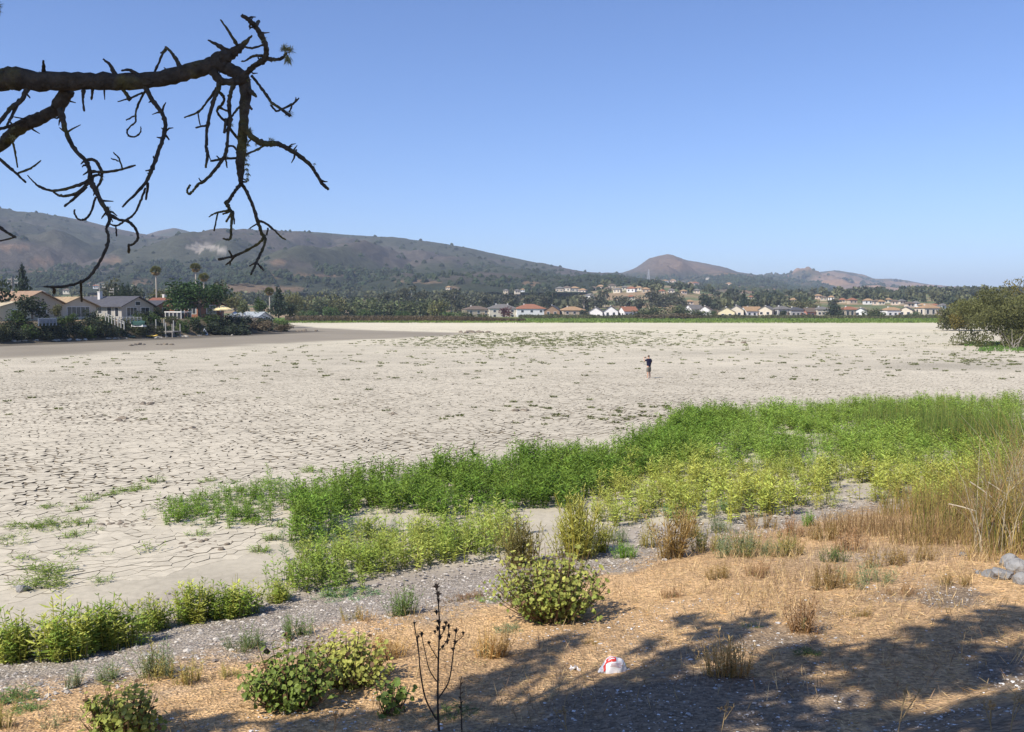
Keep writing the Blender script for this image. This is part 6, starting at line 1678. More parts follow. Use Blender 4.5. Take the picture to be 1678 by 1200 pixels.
herb(1192, 1108, 66, 60, 'spiky dry straw tuft in the tree shadow', STRW * 0.85, 14)
herb(1318, 1040, 66, 44, 'wiry reddish-brown weed standing on shelly ground', BRN * 1.3, 9)
herb(1100, 915, 80, 40, 'tall brown dry grass standing at the straw edge', EARTHY * 0.8, 12)
herb(1160, 905, 46, 50, 'green-brown weed clump beside tall brown grass', np.array([DG * 1.1, OLV]), 12)
herb(1215, 912, 42, 90, 'broad sage-coloured weed mound on the straw slope', np.array([SAGE * 0.9, OLV]), 24)
herb(1280, 912, 40, 70, 'sage weed mound, right neighbour of the broad one', np.array([SAGE * 0.8, OLV, STRW * .6]), 18)
herb(1290, 895, 20, 30, 'low green weed behind sage mounds', OLV, 6)
herb(1420, 960, 36, 90, 'patch of thin white-flowered dry weeds on straw slope', np.array([STRW * .6, SAGE * 0.9]), 16)
herb(1355, 965, 40, 60, 'brownish dry weed left of the white-flowered patch', EARTHY * 0.8, 14)
for i, (px, yb, h_, w_, kind) in enumerate([(1010, 890, 30, 40, 0), (1130, 880, 40, 36, 1), (1180, 872, 30, 50, 0), (1245, 868, 34, 54, 1), (1300, 880, 34, 50, 2), (1350, 885, 38, 56, 1), (1395, 905, 36, 60, 2), (1450, 930, 34, 60, 1), (1500, 920, 36, 60, 1), (1240, 945, 30, 56, 2), (1180, 950, 26, 50, 1), (1480, 975, 24, 50, 2), (1560, 960, 26, 50, 1), (1100, 980, 20, 40, 2), (1400, 1010, 20, 50, 1)]):
    o_ = herb(px, yb, h_, w_, ('sage-green', 'dry straw-brown', 'reddish-brown')[kind] + ' wispy weed in the dry stand along the straw slope, ' + nth(i), [SAGE * 0.75, EARTHY * 0.9, BRN * 1.5][kind], 11, name='dry_weed')
    o_['group'] = 'dry weeds along the straw slope'
herb(965, 1058, 20, 26, 'sparse dry sprig above the white bag', EARTHY, 5)
herb(1000, 1090, 14, 60, 'thin green grass patch behind the white bag', DG * 1.3, 5, TUFTW)
herb(590, 1018, 26, 70, 'low dry flowering weed above the yellow leafy bush', np.array([OLV, STRW * .7]), 12)
herb(640, 1080, 44, 60, 'dry straw tuft behind the yellow leafy bush', STRW * 0.75, 14)
herb(855, 928, 86, 50, 'olive feathery tall weed left behind the big bush', OLV * 0.8, 14, name='tall_weed')
herb(945, 912, 100, 64, 'golden yellow feathery tall weed behind the big bush', np.array([0.30, 0.31, 0.085]), 20, name='tall_weed')
herb(985, 905, 60, 30, 'green sprig at right shoulder of golden tall weed', GREEN_Y * 0.8, 8)
herb(1180, 838, 26, 40, 'pale blue-green weed at the edge of yellow weeds', SAGE * np.array([0.7, 1.0, 0.9]), 8)
herb(1095, 846, 22, 44, 'teal-green weed on bare gravel edge', SAGE * np.array([0.6, 1.0, 0.8]), 9)
for i, (px, yb) in enumerate([(120, 882), (85, 835), (150, 822), (182, 815), (205, 808), (225, 805), (250, 792), (130, 862), (430, 905), (440, 885), (330, 880), (410, 860), (560, 905), (620, 900), (505, 775), (60, 868), (455, 862), (345, 790), (130, 838), (390, 808)]):
    herb(px, yb, 26, 26, 'low green weed on pale mud left of thicket, %s of the scattered ones' % ('one' if i else 'nearest the middle'), GREEN_D * 0.95, 4, TUFTW, name='mud_weed', cat='weed')['group'] = 'scattered weeds on the pale mud'
for o in COL.objects:
    if o.name.startswith('mud_weed'): o['label'] = 'low green weed alone on the pale mud left of the thicket'

# ---- leafy mallow bushes with broad rounded leaves
M_mallow = leafmat('mallow_leaf', (1, 1, 1), transl=0.35, rough=0.55, objvar=0, island=0.12)
TWIGM = mat('brown_stem', (0.16, 0.10, 0.06), 0.9, var=0.2, scale=20)
def broad_leaves(mb, P, Nn, L, cols, rg):
    """rounded, slightly cupped five-point leaves: a centre and a ragged rim"""
    n = len(P); S1 = perp(Nn, rg); S2 = np.cross(Nn, S1)
    k = 7; V = [P]
    for j in range(k):
        a = 2 * math.pi * j / k; rr_ = L * np.where(j == 0, 0.30, rg.uniform(0.42, 0.6, n))
        V.append(P + (S1 * math.cos(a) + S2 * math.sin(a)) * rr_[:, None] + Nn * (L * rg.uniform(-0.02, 0.16, n))[:, None])
    V = np.stack(V, 1)
    F = np.array([(0, 1 + j, 1 + (j + 1) % k) for j in range(k)])
    F = (F[None] + np.arange(n)[:, None, None] * (k + 1)).reshape(-1, 3)
    mb.add(V.reshape(-1, 3), F, np.repeat(cols, k + 1, 0))
def mallow(px, yb, hpx, wpx, n, label, split, seed, leafL=0.060, depth=0.8):
    rg = np.random.default_rng(seed)
    g = ghit(px, yb); d = math.hypot(g.y, g.z - CAMZ); Hh, Wd = hpx / FPX * d, wpx / FPX * d
    t = empty('mallow_bush', g); tag(t, label, 'bush')
    nb = max(14, int(n / 16))
    a = rg.uniform(0, 6.28, nb); r = np.sqrt(rg.random(nb)) * 0.5
    tip = np.stack([r * np.cos(a) * Wd, r * np.sin(a) * Wd * depth, Hh * np.sqrt(np.clip(1.05 - (r / 0.52) ** 2 * 0.8, 0.08, 1)) * rg.uniform(0.5, 1.1, nb)], 1)
    tip[:, :2] *= (0.8 + 0.45 * fbm(np.cos(a) * 2 + seed, np.sin(a) * 2, 1.0, 2, seed))[:, None]
    root = tip * np.array([0.25, 0.25, 0]) + np.array([0, 0, -0.03])
    st = MB()
    for k in range(nb): st.tube(smooth_line([tuple(root[k]), tuple(root[k] * 0.4 + tip[k] * 0.6 + np.array([0, 0, -0.05])), tuple(tip[k])], 3), np.linspace(0.009, 0.003, 7), 4)
    st.build('stem', TWIGM, t)['kind'] = 'stuff'
    w = rg.integers(0, nb, n); f = rg.random(n) ** 0.6
    P = root[w] * (1 - f)[:, None] + tip[w] * f[:, None] + rdir(n, rg) * 0.085
    P[:, 2] = np.maximum(P[:, 2], 0.03)
    u = P / np.array([Wd, Wd, Hh]) * 0.8
    Nn = u + rdir(n, rg) * 0.8 + np.array([-0.2, -0.3, 0.5]); Nn /= np.linalg.norm(Nn, axis=1)[:, None]
    yellow = split(P[:, 0] / Wd, P[:, 2] / Hh, rg.random(n))
    cA, cB = np.array([0.155, 0.235, 0.045]), np.array([0.50, 0.49, 0.12])
    cols = cA[None] * (1 - yellow)[:, None] + cB[None] * yellow[:, None]
    dead = rg.random(n) < 0.07; cols = np.where(dead[:, None], np.array([0.17, 0.10, 0.05]), cols) * rg.uniform(0.75, 1.2, (n, 1))
    mb = MB(); broad_leaves(mb, P, Nn, leafL * rg.uniform(0.6, 1.35, n), cols, rg)
    mb.build('foliage', M_mallow, t)
    return t
mallow(908, 1018, 116, 204, 2900, 'big rounded bush with yellow-green maple-like leaves at centre of the bank', lambda x, z, r: np.clip(0.25 + 0.5 * z + 0.6 * (r - 0.5), 0, 1), 1, depth=0.75)
mallow(478, 1160, 100, 150, 1500, 'dark green leafy bush at bottom left of centre', lambda x, z, r: np.clip(0.05 + 0.4 * r * z, 0, 1), 2, leafL=0.058)
mallow(572, 1122, 80, 140, 1500, 'yellowing leafy bush adjoining the dark green one', lambda x, z, r: np.clip(0.45 + 0.5 * z + 0.4 * (r - 0.5), 0, 1), 3, leafL=0.052)
mallow(203, 1212, 84, 132, 1100, 'low yellow-green leafy bush cut by the bottom edge', lambda x, z, r: np.clip(0.3 + 0.4 * z + 0.5 * (r - 0.5), 0, 1), 4, leafL=0.055)
mallow(637, 1172, 72, 60, 110, 'small green leafy sapling on pale stems beside the dead stalk', lambda x, z, r: r * 0.15, 5, leafL=0.07)

# ---- dead thistle stalk
DST = mat('dead_stalk', (0.075, 0.052, 0.036), 0.9, var=0.2, scale=15)
g = ghit(722, 1203); d = math.hypot(g.y, g.z - CAMZ); K = d / FPX
ts = empty('dead_stalk', g); tag(ts, 'tall dead dark thistle stalk with seed heads rising from the bottom edge', 'dead stalk')
def loc2(px, py): return np.array([(px - 722) * K, random.uniform(-0.03, 0.03), (1203 - py) * K * 1.06])
STK = [[(720, 1203, 5), (718, 1160, 4), (719, 1100, 3.4), (721, 1040, 2.8), (717, 985, 2)], [(716, 1180, 3.4), (700, 1150, 2.8), (692, 1110, 2.4), (690, 1085, 2), (683, 1040, 1.6)], [(690, 1085, 1.8), (688, 1060, 1.5)],
       [(719, 1150, 2.6), (735, 1125, 2.4), (741, 1090, 2), (745, 1060, 1.6), (747, 1048, 1.3)], [(719, 1130, 2.2), (706, 1110, 1.8), (700, 1085, 1.5), (695, 1060, 1.2)], [(720, 1080, 1.8), (732, 1065, 1.5), (736, 1045, 1.2)], [(720, 1095, 1.7), (708, 1075, 1.4), (705, 1068, 1.2)], [(742, 1070, 1.5), (756, 1060, 1.2), (757, 1053, 1)], [(721, 1060, 1.7), (729, 1050, 1.4), (731, 1040, 1.1)]]
for tr in STK:
    T = smooth_line(tr, 4); P = np.array([loc2(a, b) for a, b, c in T]); P[:, 1] = np.linspace(P[0, 1], P[-1, 1], len(P))
    MB().tube(P, T[:, 2] * K * 0.46, 6).build('stem', DST, ts)
for hx, hy, hr in [(717, 988, 5), (719, 1000, 5), (720, 1008, 4), (717, 1024, 4), (720, 1040, 4.5), (718, 1050, 4), (722, 1062, 4), (694, 1058, 4), (683, 1042, 3), (735, 1046, 4), (731, 1040, 3.5), (746, 1052, 4), (745, 1068, 3.5), (757, 1054, 3), (733, 1066, 4), (736, 1058, 3.5), (728, 1048, 4), (705, 1070, 3), (714, 1055, 3), (726, 1075, 3), (741, 1080, 3), (688, 1062, 3)]:
    c = loc2(hx, hy); n = 22; D = rdir(n); D[:, 2] = np.abs(D[:, 2]); Ls = np.full(n, hr * K * 1.7)
    m = MB().leaves(np.repeat(c[None], n, 0) - D * hr * K * 0.3, D, perp(D), Ls, Ls * 0.25); m.tube([tuple(c + np.array([0, 0, -hr * K])), tuple(c), tuple(c + np.array([0, 0, hr * K * 0.8]))], [hr * K * 0.25, hr * K * 0.55, hr * K * 0.25], 6)
    m.build('seed_head', DST, ts)
g = ghit(757, 1203); t2 = empty('dead_stalk', g); tag(t2, 'short thin dead stalk right of the tall one', 'dead stalk')
MB().tube([(0, 0, -.02), (-.01, 0, .3), (-.015, 0, 0.56)], [.008, .006, .003], 5).build('stem', DST, t2)
for k in range(7): MB().tube([(-.012, 0, .22 + .05 * k), (-.012 + .02 * (-1) ** k, 0, .245 + .05 * k)], [.009, .006], 5).build('seed_head', DST, t2)
for k, (px, yb, hpx, lb) in enumerate([(1470, 1206, 82, 'dry branching grass stalk at bottom edge right of centre'), (1655, 1206, 70, 'dry thin stalk at bottom edge near right corner'), (1625, 1206, 55, 'short dry stalk at bottom right'), (930, 1206, 46, 'short dark dry stalk cut by the bottom edge at centre'), (1180, 1206, 52, 'leaning pale stalk at the bottom edge in shadow'), (545, 1206, 40, 'thin dry stalk at the bottom edge left of the sapling')]):
    g = ghit(px, yb); d = math.hypot(g.y, g.z - CAMZ); Hh = hpx / FPX * d
    s = empty('grass_stalk', g); tag(s, lb, 'grass stalk')
    rg = np.random.default_rng(k); ln = rg.uniform(-0.2, 0.3)
    STALKM = mat('pale_straw_stalk', (0.42, 0.30, 0.15), 0.9, var=0.2, scale=10)
    for q in range(4):
        b = np.array([ln * 0.3, 0, 0.3]) * Hh * q * 0.8; e = np.array([ln + rg.uniform(-.35, .35) * (q > 0), rg.uniform(-.1, .1), 1.0 - 0.06 * q]) * Hh
        m = MB().tube([tuple(b * (q > 0) + np.array([0, 0, -0.02 * (q == 0)])), tuple((b + e) / 2), tuple(e)], [.005, .004, .003], 4)
        n = 14; f = rg.uniform(0.35, 1, n); D = rdir(n, rg) + np.array([0, 0, 0.8]); D /= np.linalg.norm(D, axis=1)[:, None]
        m.leaves((b + e) / 2 + (e - b) / 2 * f[:, None], D, perp(D, rg), np.full(n, 0.035), np.full(n, 0.010)); m.build('stem', STALKM, s)

# ---- reeds at the right edge
M_reed = leafmat('reed_blade', (1, 1, 1), transl=0.25, objvar=0)
def reed_clump(px, yb, hpx, wpx, n, label, cols, seed, arch=0.35, wd=0.012):
    rg = np.random.default_rng(seed)
    g = ghit(px, yb); d = math.hypot(g.y, g.z - CAMZ); Hh, Wd = hpx / FPX * d, wpx / FPX * d
    t = empty('reed_clump', g); tag(t, label, 'reeds')
    a = rg.uniform(0, 6.28, n); r = np.sqrt(rg.random(n)) * 0.5
    B = np.stack([r * np.cos(a) * Wd, r * np.sin(a) * Wd * 0.7, np.zeros(n)], 1); B[:, 2] = terrain(g.x + B[:, 0], g.y + B[:, 1]) - g.z - 0.02
    az = rg.uniform(0, 6.28, n); ln = rg.gamma(1.6, arch * 0.4, n)
    L = Hh * rg.uniform(0.45, 1.05, n)
    dirv = np.stack([np.cos(az), np.sin(az), np.zeros(n)], 1)
    mb = MB(); k = 5; V = []
    side = np.stack([-np.sin(az + 1.2), np.cos(az + 1.2), np.zeros(n)], 1)
    for j in range(k):
        f = j / (k - 1)
        c = B + np.array([0, 0, 1.0]) * (L * f * (1 - 0.25 * np.minimum(ln, 1.2) * f * f))[:, None] + dirv * (L * ln * f * f)[:, None]
        w = wd * (1 - 0.8 * f) * rg.uniform(0.7, 1.3, n)
        V += [c - side * w[:, None], c + side * w[:, None]]
    V = np.stack(V, 1)
    F = np.array([(2 * j, 2 * j + 1, 2 * j + 3, 2 * j + 2) for j in range(k - 1)])
    cc = np.asarray(cols)[rg.integers(0, len(cols), n)] * rg.uniform(0.7, 1.3, (n, 1))
    mb.add(V.reshape(-1, 3), (F[None] + np.arange(n)[:, None, None] * 2 * k).reshape(-1, 4), np.repeat(cc, 2 * k, 0))
    mb.build('blades', M_reed, t)
    return t
RG1, RG2, RY, RB, RW = np.array([0.13, 0.19, 0.04]), np.array([0.21, 0.22, 0.055]), np.array([0.38, 0.29, 0.09]), np.array([0.30, 0.19, 0.09]), np.array([0.52, 0.46, 0.34])
reed_clump(1662, 905, 225, 130, 520, 'tall arching golden reeds at the right picture edge', [RY, RB, RY, RW, RG2], 1, 0.55, 0.007)
reed_clump(1570, 872, 112, 150, 620, 'yellow-green and brown reeds left of the golden ones', [RG2, RB, RY, RB * 0.9, RG2], 2, 0.35, 0.007)
reed_clump(1700, 850, 215, 130, 420, 'pale arching reeds behind the golden ones at right edge', [RW, RY, RG2, RB], 3, 0.7, 0.007)
reed_clump(1590, 730, 82, 170, 900, 'green upright reeds behind the brown ones at right', [RG1, RG1, RG2], 4, 0.2, 0.010)
reed_clump(1490, 705, 55, 170, 900, 'green rushes at the right end of the weed meadow', [RG1, RG1, RG2], 5, 0.2, 0.010)
reed_clump(1495, 842, 62, 110, 330, 'thin yellow-green reeds beside the bare gravel notch', [RG2, RY, RB, RY], 6, 0.4, 0.007)
reed_clump(1425, 872, 50, 150, 520, 'low brown dry grass under the yellow-green reeds', [RB, RB * 0.8, EARTHY], 7, 0.5, 0.007)
reed_clump(1540, 890, 60, 160, 520, 'brown dry grass at the foot of the reeds', [RB, RY * .8, EARTHY], 8, 0.6, 0.007)
reed_clump(1640, 918, 50, 120, 200, 'sparse dry grass in front of golden reeds', [RB, RY, STRW], 9, 0.6, 0.006)
for k, (a, b, c) in enumerate([((1555, 826), (1600, 838), 'pale broken reed stick lying across brown reeds'), ((1618, 790), (1665, 822), 'pale reed stick leaning in the golden reeds'), ((1590, 790), (1625, 815), 'short pale stick left of the leaning reed stick')]):
    p = ghit(*[(a[0]), 905]); q0 = rayd(*a) * p.y; q1 = rayd(*b) * p.y * 1.0
    P0_, P1_ = np.array([q0[0], q0[1], CAMZ + q0[2]]), np.array([q1[0], q1[1], CAMZ + q1[2]])
    m_ = (P0_ + P1_) / 2
    o = MB().tube([tuple(P0_ - m_), (0, 0, 0.01), tuple(P1_ - m_)], [0.012, 0.012, 0.009], 6).build('reed_stick', mat('bleached_reed', (0.62, 0.55, 0.42), 0.8), None, tuple(m_)); tag(o, c, 'stick')

# ---- straw, dry grass, pebbles and shells: too many to count
def blades(name, label, n, sampler, L, Wd, cols, zup, mt, cat):
    x, y, hsc = sampler(n); n = len(x); z = terrain(x, y) + 0.03
    a = RNG.uniform(0, 6.28, n); up = RNG.uniform(*zup, n)
    D = np.stack([np.cos(a), np.sin(a), up], 1); D /= np.linalg.norm(D, axis=1)[:, None]
    cc = np.asarray(cols)[RNG.integers(0, len(cols), n)] * RNG.uniform(0.65, 1.3, (n, 1))
    o = MB().leaves(np.stack([x, y, z], 1), D, perp(D), L * RNG.uniform(0.5, 1.5, n) * hsc, np.full(n, Wd), cc).build(name, mt); tag(o, label, cat, kind='stuff')
def straw_s(n):
    t = RNG.random(n) ** 0.6
    y = 7.2 + RNG.random(n) * 18; x = (RNG.random(n) * 2 - 1) * (y * 0.62 + 1)
    s = shore_s(x, y); k = (s + GW(x) > 2.2 + 1.5 * (fbm(x, y, 1.1, 4, 71) - 0.5)) & (RNG.random(n) < 1.15 - 1.3 * sm(0.5, 0.64, fbm(x, y, 1.1, 5, 71)))
    return x[k], y[k], np.ones(k.sum())
M_straw = mat('straw', (1, 1, 1), 0.85, var=0, attr=True, island=0.15)
blades('straw_litter', 'flattened golden straw covering the near slope', 36000, straw_s, 0.12, 0.008, [STRW * 1.0, STRW * np.array([.92, .95, 1.0]), STRW * np.array([1, .85, .7]), EARTHY * 1.3], (0.0, 0.35), M_straw, 'straw')
def dry_s(n):
    y = 9 + RNG.random(n) * 14; x = (RNG.random(n) * 2 - 1) * (y * 0.62 + 1)
    px, py = proj(x, y, terrain(x, y))
    w = np.exp(-(((px - 1420) / 190) ** 2 + ((py - 900) / 70) ** 2)) + 0.6 * np.exp(-(((px - 1230) / 120) ** 2 + ((py - 960) / 50) ** 2)) + 0.12
    k = (shore_s(x, y) + GW(x) > 2.4) & (RNG.random(n) < w * (0.3 + 1.1 * sm(0.42, 0.6, fbm(x, y, 0.8, 4, 520))))
    return x[k], y[k], 0.7 + 0.5 * RNG.random(k.sum())
blades('dry_grass', 'thin standing dry grass on the straw slope', 55000, dry_s, 0.20, 0.008, [STRW * 0.8, EARTHY, BRN * 1.5, STRW], (0.9, 3.5), M_straw, 'grass')
def peb(name, label, n, sampler, size, cols, mt, cat):
    x, y = sampler(n); n = len(x); z = terrain(x, y) + 0.022
    r = np.random.default_rng(4); V = np.array([(1, 0, 0), (0, 1, 0), (-1, 0, 0), (0, -1, 0), (0.1, 0.1, 0.75), (0.6, 0.7, 0.35), (-0.5, 0.6, 0.4), (-.6, -.6, .3), (.6, -.6, .4)])
    p = MB().add(V, [(0, 5, 4), (5, 1, 4), (1, 6, 4), (6, 2, 4), (2, 7, 4), (7, 3, 4), (3, 8, 4), (8, 0, 4)])
    s = size * RNG.gamma(3, 0.33, n)
    cc = np.asarray(cols)[RNG.integers(0, len(cols), n)] * RNG.uniform(0.75, 1.25, (n, 1))
    o = MB().inst(p, xf(np.stack([x, y, z], 1), RNG.uniform(0, 6.28, n), np.stack([s * RNG.uniform(0.7, 1.5, n), s, s * RNG.uniform(0.5, 1, n)], 1)), cc).build(name, mt); tag(o, label, cat, kind='stuff')
M_peb = mat('pebble', (1, 1, 1), 0.9, var=0.1, scale=30, attr=True)
def grav_s(n):
    y = 8 + RNG.random(n) ** 0.8 * 22; x = (RNG.random(n) * 2 - 1) * (y * 0.6 + 1); s = shore_s(x, y)
    k = (s > -2.4) & (s + GW(x) < 3.4) & (RNG.random(n) < sm(3.6, 2.0, s + GW(x)) * sm(-2.2, -0.4, s + 2.4 * (fbm(x, y, 1.2, 4, 91) - 0.5))); return x[k], y[k]
peb('strand_gravel', 'grey gravel strand between weeds and straw', 80000, grav_s, 0.017, [(0.42, 0.38, 0.33), (0.30, 0.27, 0.24), (0.50, 0.46, 0.40), (0.24, 0.2, 0.17)], M_peb, 'gravel')
def shell_s(n):
    y = 7.5 + RNG.random(n) * 8; x = (RNG.random(n) * 2 - 1) * (y * 0.62 + 1); s = shore_s(x, y)
    k = (s > 4.5) & (RNG.random(n) < 0.08 + 0.9 * sm(0.48, 0.62, fbm(x, y, 1.1, 5, 71))); return x[k], y[k]
peb('shell_scatter', 'white shell fragments and pebbles on the shaded slope', 20000, shell_s, 0.009, [(0.55, 0.53, 0.50), (0.42, 0.37, 0.32), (0.7, 0.69, 0.67), (0.3, 0.26, 0.22), (0.36, 0.31, 0.25)], M_peb, 'shells')

# ---- rocks
GREYR = mat('grey_rock', (0.24, 0.235, 0.225), 0.95, var=0.3, scale=8, bump=0.6, bscale=14, objvar=0.15)
RM = [rock_mesh(40 + k, GREYR) for k in range(5)]
def rock(px, yb, wpx, label, k, hs_=0.7, dx=0, mt=None):
    g = ghit(px, yb); d = math.hypot(g.y, g.z - CAMZ); w = wpx / FPX * d / 2
    o = linkmesh('rock', RM[k % 5], loc=g + Vector((0, 0, w * hs_ * 0.45)), rotz=k * 1.7, scale=(w, w * 0.9, w * hs_)); tag(o, label, 'rock', None); return o
rock(1640, 950, 44, 'largest grey rock of the pile at the right edge', 0)
rock(1668, 938, 46, 'grey rock at the right edge behind the largest', 1)
rock(1674, 957, 42, 'front grey rock of the pile cut by right edge', 2)
rock(1620, 946, 30, 'pale grey rock on the left of the pile', 3)
rock(1652, 930, 38, 'upper grey rock topping the pile', 4, 0.9)
rock(1603, 942, 16, 'small grey stone just left of the rock pile', 2)
rock(1578, 912, 15, 'lone rounded grey stone on the straw up from the pile', 1)
rock(1312, 953, 7, 'small white stone on the straw slope', 3)
rock(38, 968, 26, 'grey block lying on the sandy mud at lower left', 2, 0.6)
rock(1598, 936, 7, 'tiny stone left of the small grey stone', 0)
# clods of dark turned mud among the weeds
CLODM = mat('brown_clod', (0.19, 0.158, 0.12), 0.95, var=0.35, scale=10)
CLD = [rock_mesh(60 + k, CLODM) for k in range(4)]
rs = random.Random(21)
def clods(spec, label, group):
    for px, py, sx, sy, n, sz in spec:
        for k in range(n):
            g = ghit(px + rs.gauss(0, sx), py + rs.gauss(0, sy)); s = sz * rs.uniform(0.5, 1.4)
            o = linkmesh('mud_clod', CLD[k % 4], loc=g + Vector((0, 0, 0.02)), rotz=rs.uniform(0, 6), scale=(s * 1.4, s, s * 0.85)); tag(o, label, 'clod', group)
clods([(195, 862, 30, 3, 22, 0.065), (235, 858, 16, 2, 12, 0.06), (345, 888, 22, 4, 12, 0.06), (325, 900, 22, 3, 8, 0.055)], 'dark mud clod turned up beside the low weeds', 'dark clods among the low weeds')
clods([(240, 664, 6, 0.8, 5, 0.17), (196, 690, 6, 0.8, 4, 0.17), (195, 673, 4, .5, 2, 0.15), (318, 704, 8, 1, 3, 0.14), (300, 706, 3, .5, 2, 0.14), (245, 640, 4, .5, 2, 0.18), (320, 668, 12, .6, 4, 0.13), (640, 681, 8, .8, 4, 0.14), (850, 674, 12, .6, 4, 0.14), (1200, 562, 18, .5, 8, 0.3)], 'dark brown clod lying on the cracked lake bed', 'dark clods on the lake bed')
clods([(770, 545.5, 7, .6, 8, 0.5), (798, 545, 6, .5, 4, 0.4), (500, 543, 10, .5, 8, 0.45), (225, 566, 10, .6, 6, 0.3), (270, 565, 8, .5, 5, 0.3)], 'dark debris lump on the far part of lake bed', 'dark debris far out on the lake bed')

# ---- weed tufts dotted over the lake bed
TM = []
for k in range(4):
    p = MB(); r = np.random.default_rng(90 + k); n = 46
    a = r.uniform(0, 6.28, n); q = np.sqrt(r.random(n)) * 0.42
    P = np.stack([q * np.cos(a), q * np.sin(a) * 0.8, np.zeros(n)], 1)
    D = np.stack([np.cos(a) * 0.8, np.sin(a) * 0.8, r.uniform(0.3, 1.2, n)], 1) + rdir(n, r) * 0.3; D /= np.linalg.norm(D, axis=1)[:, None]
    p.leaves(P, D, perp(D, r), r.uniform(0.22, 0.5, n), r.uniform(0.07, 0.14, n), r.uniform(0.7, 1.3, (n, 1)) * np.ones((n, 3)))
    TM.append(p)
M_tuft = leafmat('lakebed_weed', (0.135, 0.150, 0.050), objvar=0.25)
TMF = []
for k in range(4):
    p = MB(); r = np.random.default_rng(95 + k); n = 20
    a = r.uniform(0, 6.28, n); q = np.sqrt(r.random(n)) * 0.42
    D = np.stack([np.cos(a) * 0.8, np.sin(a) * 0.8, r.uniform(0.3, 1.2, n)], 1) + rdir(n, r) * 0.3; D /= np.linalg.norm(D, axis=1)[:, None]
    p.leaves(np.stack([q * np.cos(a), q * np.sin(a) * 0.8, np.zeros(n)], 1), D, perp(D, r), r.uniform(0.25, 0.55, n), r.uniform(0.12, 0.2, n), r.uniform(0.7, 1.3, (n, 1)) * np.ones((n, 3)))
    TMF.append(p)
TME = [p.mesh('weed_tuft', M_tuft) for p in TM]
spots = []
def add_spots(n, px0, px1, py0, py1, w=None):
    for _ in range(n):
        px, py = RNG.uniform(px0, px1), RNG.uniform(py0, py1)
        if w is None or RNG.random() < w(px, py): spots.append((px, py))
bed_ok = lambda px, py: py > np.interp(px, [0, 250, 480, 700, 790, 1700], [590, 577, 566, 552, 546, 534])
add_spots(1500, 0, 1560, 540, 600, lambda px, py: float(bed_ok(px, py)) * (0.25 + 0.4 * math.exp(-((px - 800) / 250) ** 2)))
for _ in range(900):
    px, py = RNG.normal(960, 190), RNG.uniform(536, 568)
    if bed_ok(px, py) and px > 560: spots.append((px, py))
for _ in range(700):
    px, py = RNG.normal(840, 95), RNG.normal(558, 7.5)
    if bed_ok(px, py): spots.append((px, py))
add_spots(240, 0, 1678, 590, 625, lambda px, py: 0.55)
add_spots(150, 1330, 1678, 545, 612)
add_spots(80, 1560, 1678, 578, 600)
add_spots(60, 0, 1050, 600, 690)
add_spots(30, 800, 1130, 655, 700)
add_spots(26, 985, 1160, 662, 705)
spots = sorted(spots, key=lambda s: -s[1])
def bedpt(px, py):
    r = rayd(px, py); t = -CAMZ / r[2]; return r * t
near_s, far_s = spots[:300], spots[300:]
for k, (px, py) in enumerate(near_s):
    q = bedpt(px, py); s = RNG.uniform(0.2, 0.55) * np.interp(q[1], [30, 70, 140], [0.75, 1.0, 1.35])
    o = linkmesh('weed_tuft', TME[k % 4], loc=(q[0], q[1], 0.045), rotz=RNG.uniform(0, 6.28), scale=(s, s, s * 0.75))
    tag(o, 'low green weed tuft dotted on the pale cracked lake bed', 'weed tuft', 'weed tufts dotted over the lake bed')
mb = MB(); Q = np.array([bedpt(*s) for s in far_s]); n = len(Q); pid = RNG.integers(0, 4, n)
for k in range(4):
    q = pid == k; s = RNG.uniform(0.2, 0.62, q.sum()) * 1.15 * np.interp(Q[q, 1], [80, 140, 220], [0.9, 1.1, 1.5])
    P = Q[q].copy(); P[:, 2] = 0.03
    mb.inst(TMF[k], xf(P, RNG.uniform(0, 6.28, q.sum()), np.stack([s, s, s * 0.6], 1)), RNG.uniform(0.8, 1.3, (q.sum(), 1)) * np.ones((1, 3)))
tag(mb.build('far_weed_tufts', M_tuft), 'countless small weed tufts speckling the far lake bed', 'weed tufts', kind='stuff')

# ---- plastic bag and paper scrap
PLAST = mat('white_plastic', (0.80, 0.79, 0.80), 0.35, var=0.03, spec=0.5, transl=0.12)
RED = mat('red_print', (0.55, 0.045, 0.03), 0.4, var=0.03)
g = ghit(1004, 1102); d = math.hypot(g.y, g.z - CAMZ); K = d / FPX
bagr = empty('plastic_bag', g, 0.0); tag(bagr, 'white plastic shopping bag with red print lying on the straw', 'plastic bag')
def bag_pt(u, v, off=0.0):
    """u across 0..1, v bottom to top over the front 0..1"""
    x = (u - 0.5) * 46 * K
    hh = np.interp(u, [0, 0.12, 0.3, 0.45, 0.58, 0.68, 0.8, 0.92, 1.0], [2, 10, 21, 27, 26, 22, 21, 15, 4]) * K
    bulge = 0.10 * np.sin(np.clip(u, 0, 1) * math.pi) ** 0.6
    ph = v * math.pi
    cr = 0.007 * np.sin(u * 13 + v * 9 + 2 * np.sin(v * 7)) + 0.004 * np.sin(u * 29 - v * 17 + 3 * np.sin(u * 6)) + 0.004 * np.sin(v * 23 + u * 11)
    y = -np.cos(ph) * (bulge + off) + cr
    z = np.sin(ph) ** 0.75 * (hh + off) + cr * np.sin(ph) - 0.004
    return np.stack([x, y, z], -1)
def bag_sheet(u0, u1, v0, v1, nu, nv, off, skew=0.0):
    U, Vv = np.meshgrid(np.linspace(u0, u1, nu), np.linspace(v0, v1, nv), indexing='ij')
    return MB().add(bag_pt(U, Vv + skew * (U - u0), off).reshape(-1, 3), grid_faces(nu, nv))
bag_sheet(0.0, 1.0, 0.0, 1.0, 48, 30, 0).build('bag_body', PLAST, bagr, smooth=True)
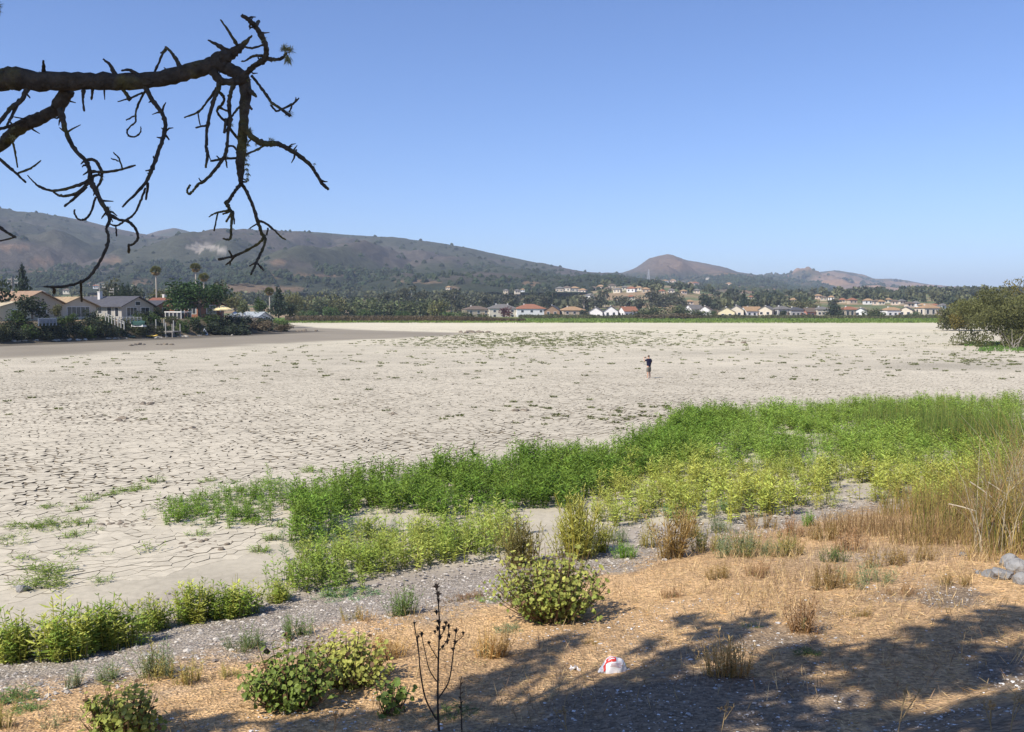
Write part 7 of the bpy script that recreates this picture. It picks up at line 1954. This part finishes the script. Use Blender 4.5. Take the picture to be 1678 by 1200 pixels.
pp = bag_sheet(0.27, 0.60, 0.26, 0.44, 14, 8, 0.004, 0.10).build('printed_panel', RED, bagr, smooth=True)
bag_sheet(0.17, 0.25, 0.08, 0.30, 5, 8, 0.004, 0.5).build('printed_stripe', RED, bagr, smooth=True)
bag_sheet(0.22, 0.28, 0.28, 0.36, 4, 4, 0.004, 0.5).build('printed_stripe', RED, bagr, smooth=True)
for k, (u0, u1, v0) in enumerate(((0.34, 0.52, 0.375), (0.33, 0.55, 0.325))): bag_sheet(u0, u1, v0, v0 + 0.022, 8, 3, 0.007, 0.10).build('printed_line', PLAST, pp, smooth=True)
PINK = mat('faint_red_print', (0.62, 0.35, 0.33), 0.5)
for k in range(4): bag_sheet(0.42 - 0.01 * k, 0.80 - 0.05 * (k % 2), 0.225 - 0.03 * k, 0.235 - 0.03 * k, 8, 2, 0.004, 0.06).build('printed_line', PINK, bagr, smooth=True)
MB().tube(smooth_line([(0.46 * 46 * K, 0, 0.02), (0.54 * 46 * K, -0.02, 0.05), (0.58 * 46 * K, 0.0, 0.02), (0.53 * 46 * K, 0.02, 0.005)]), 0.006, 5).build('handle', PLAST, bagr)
g = ghit(942, 1100); n = 10
U, Vv = np.meshgrid(np.linspace(0, 1, n), np.linspace(0, 1, n), indexing='ij'); rg = np.random.default_rng(5)
Zp = 0.025 + 0.05 * np.sin(U * 3.1) * (1 - Vv) + 0.018 * rg.normal(size=U.shape)
o = MB().add(np.stack([(U - .5) * 0.11 + 0.012 * rg.normal(size=U.shape), (Vv - .5) * 0.09 + (0.5 - U) * 0.05, np.maximum(Zp, 0.005)], -1).reshape(-1, 3), grid_faces(n, n)).build('paper_scrap', PLAST, None, g)
tag(o, 'small crumpled white paper scrap left of the plastic bag', 'paper')

# ================================================================== AIR
hz = MB().box(-9500, 9500, -300, 9800, -2.0, HILLTOP[0] + 30).build('haze', None)
hm = bpy.data.materials.new('haze_air'); hm.use_nodes = True
N = hm.node_tree.nodes; N.clear()
out = N.new('ShaderNodeOutputMaterial'); pv = N.new('ShaderNodeVolumePrincipled')
pv.inputs['Color'].default_value = (0.70, 0.82, 1.0, 1); pv.inputs['Density'].default_value = 0.00015; pv.inputs['Anisotropy'].default_value = 0.0
hm.node_tree.links.new(pv.outputs[0], out.inputs['Volume'])
hz.data.materials.clear(); hz.data.materials.append(hm)
tag(hz, 'thin pale blue haze over the valley and hills', 'haze', kind='stuff')
print('triangles', sum(len(m.loops) - 2 * len(m.polygons) for m in bpy.data.meshes), 'objects', len(COL.objects))
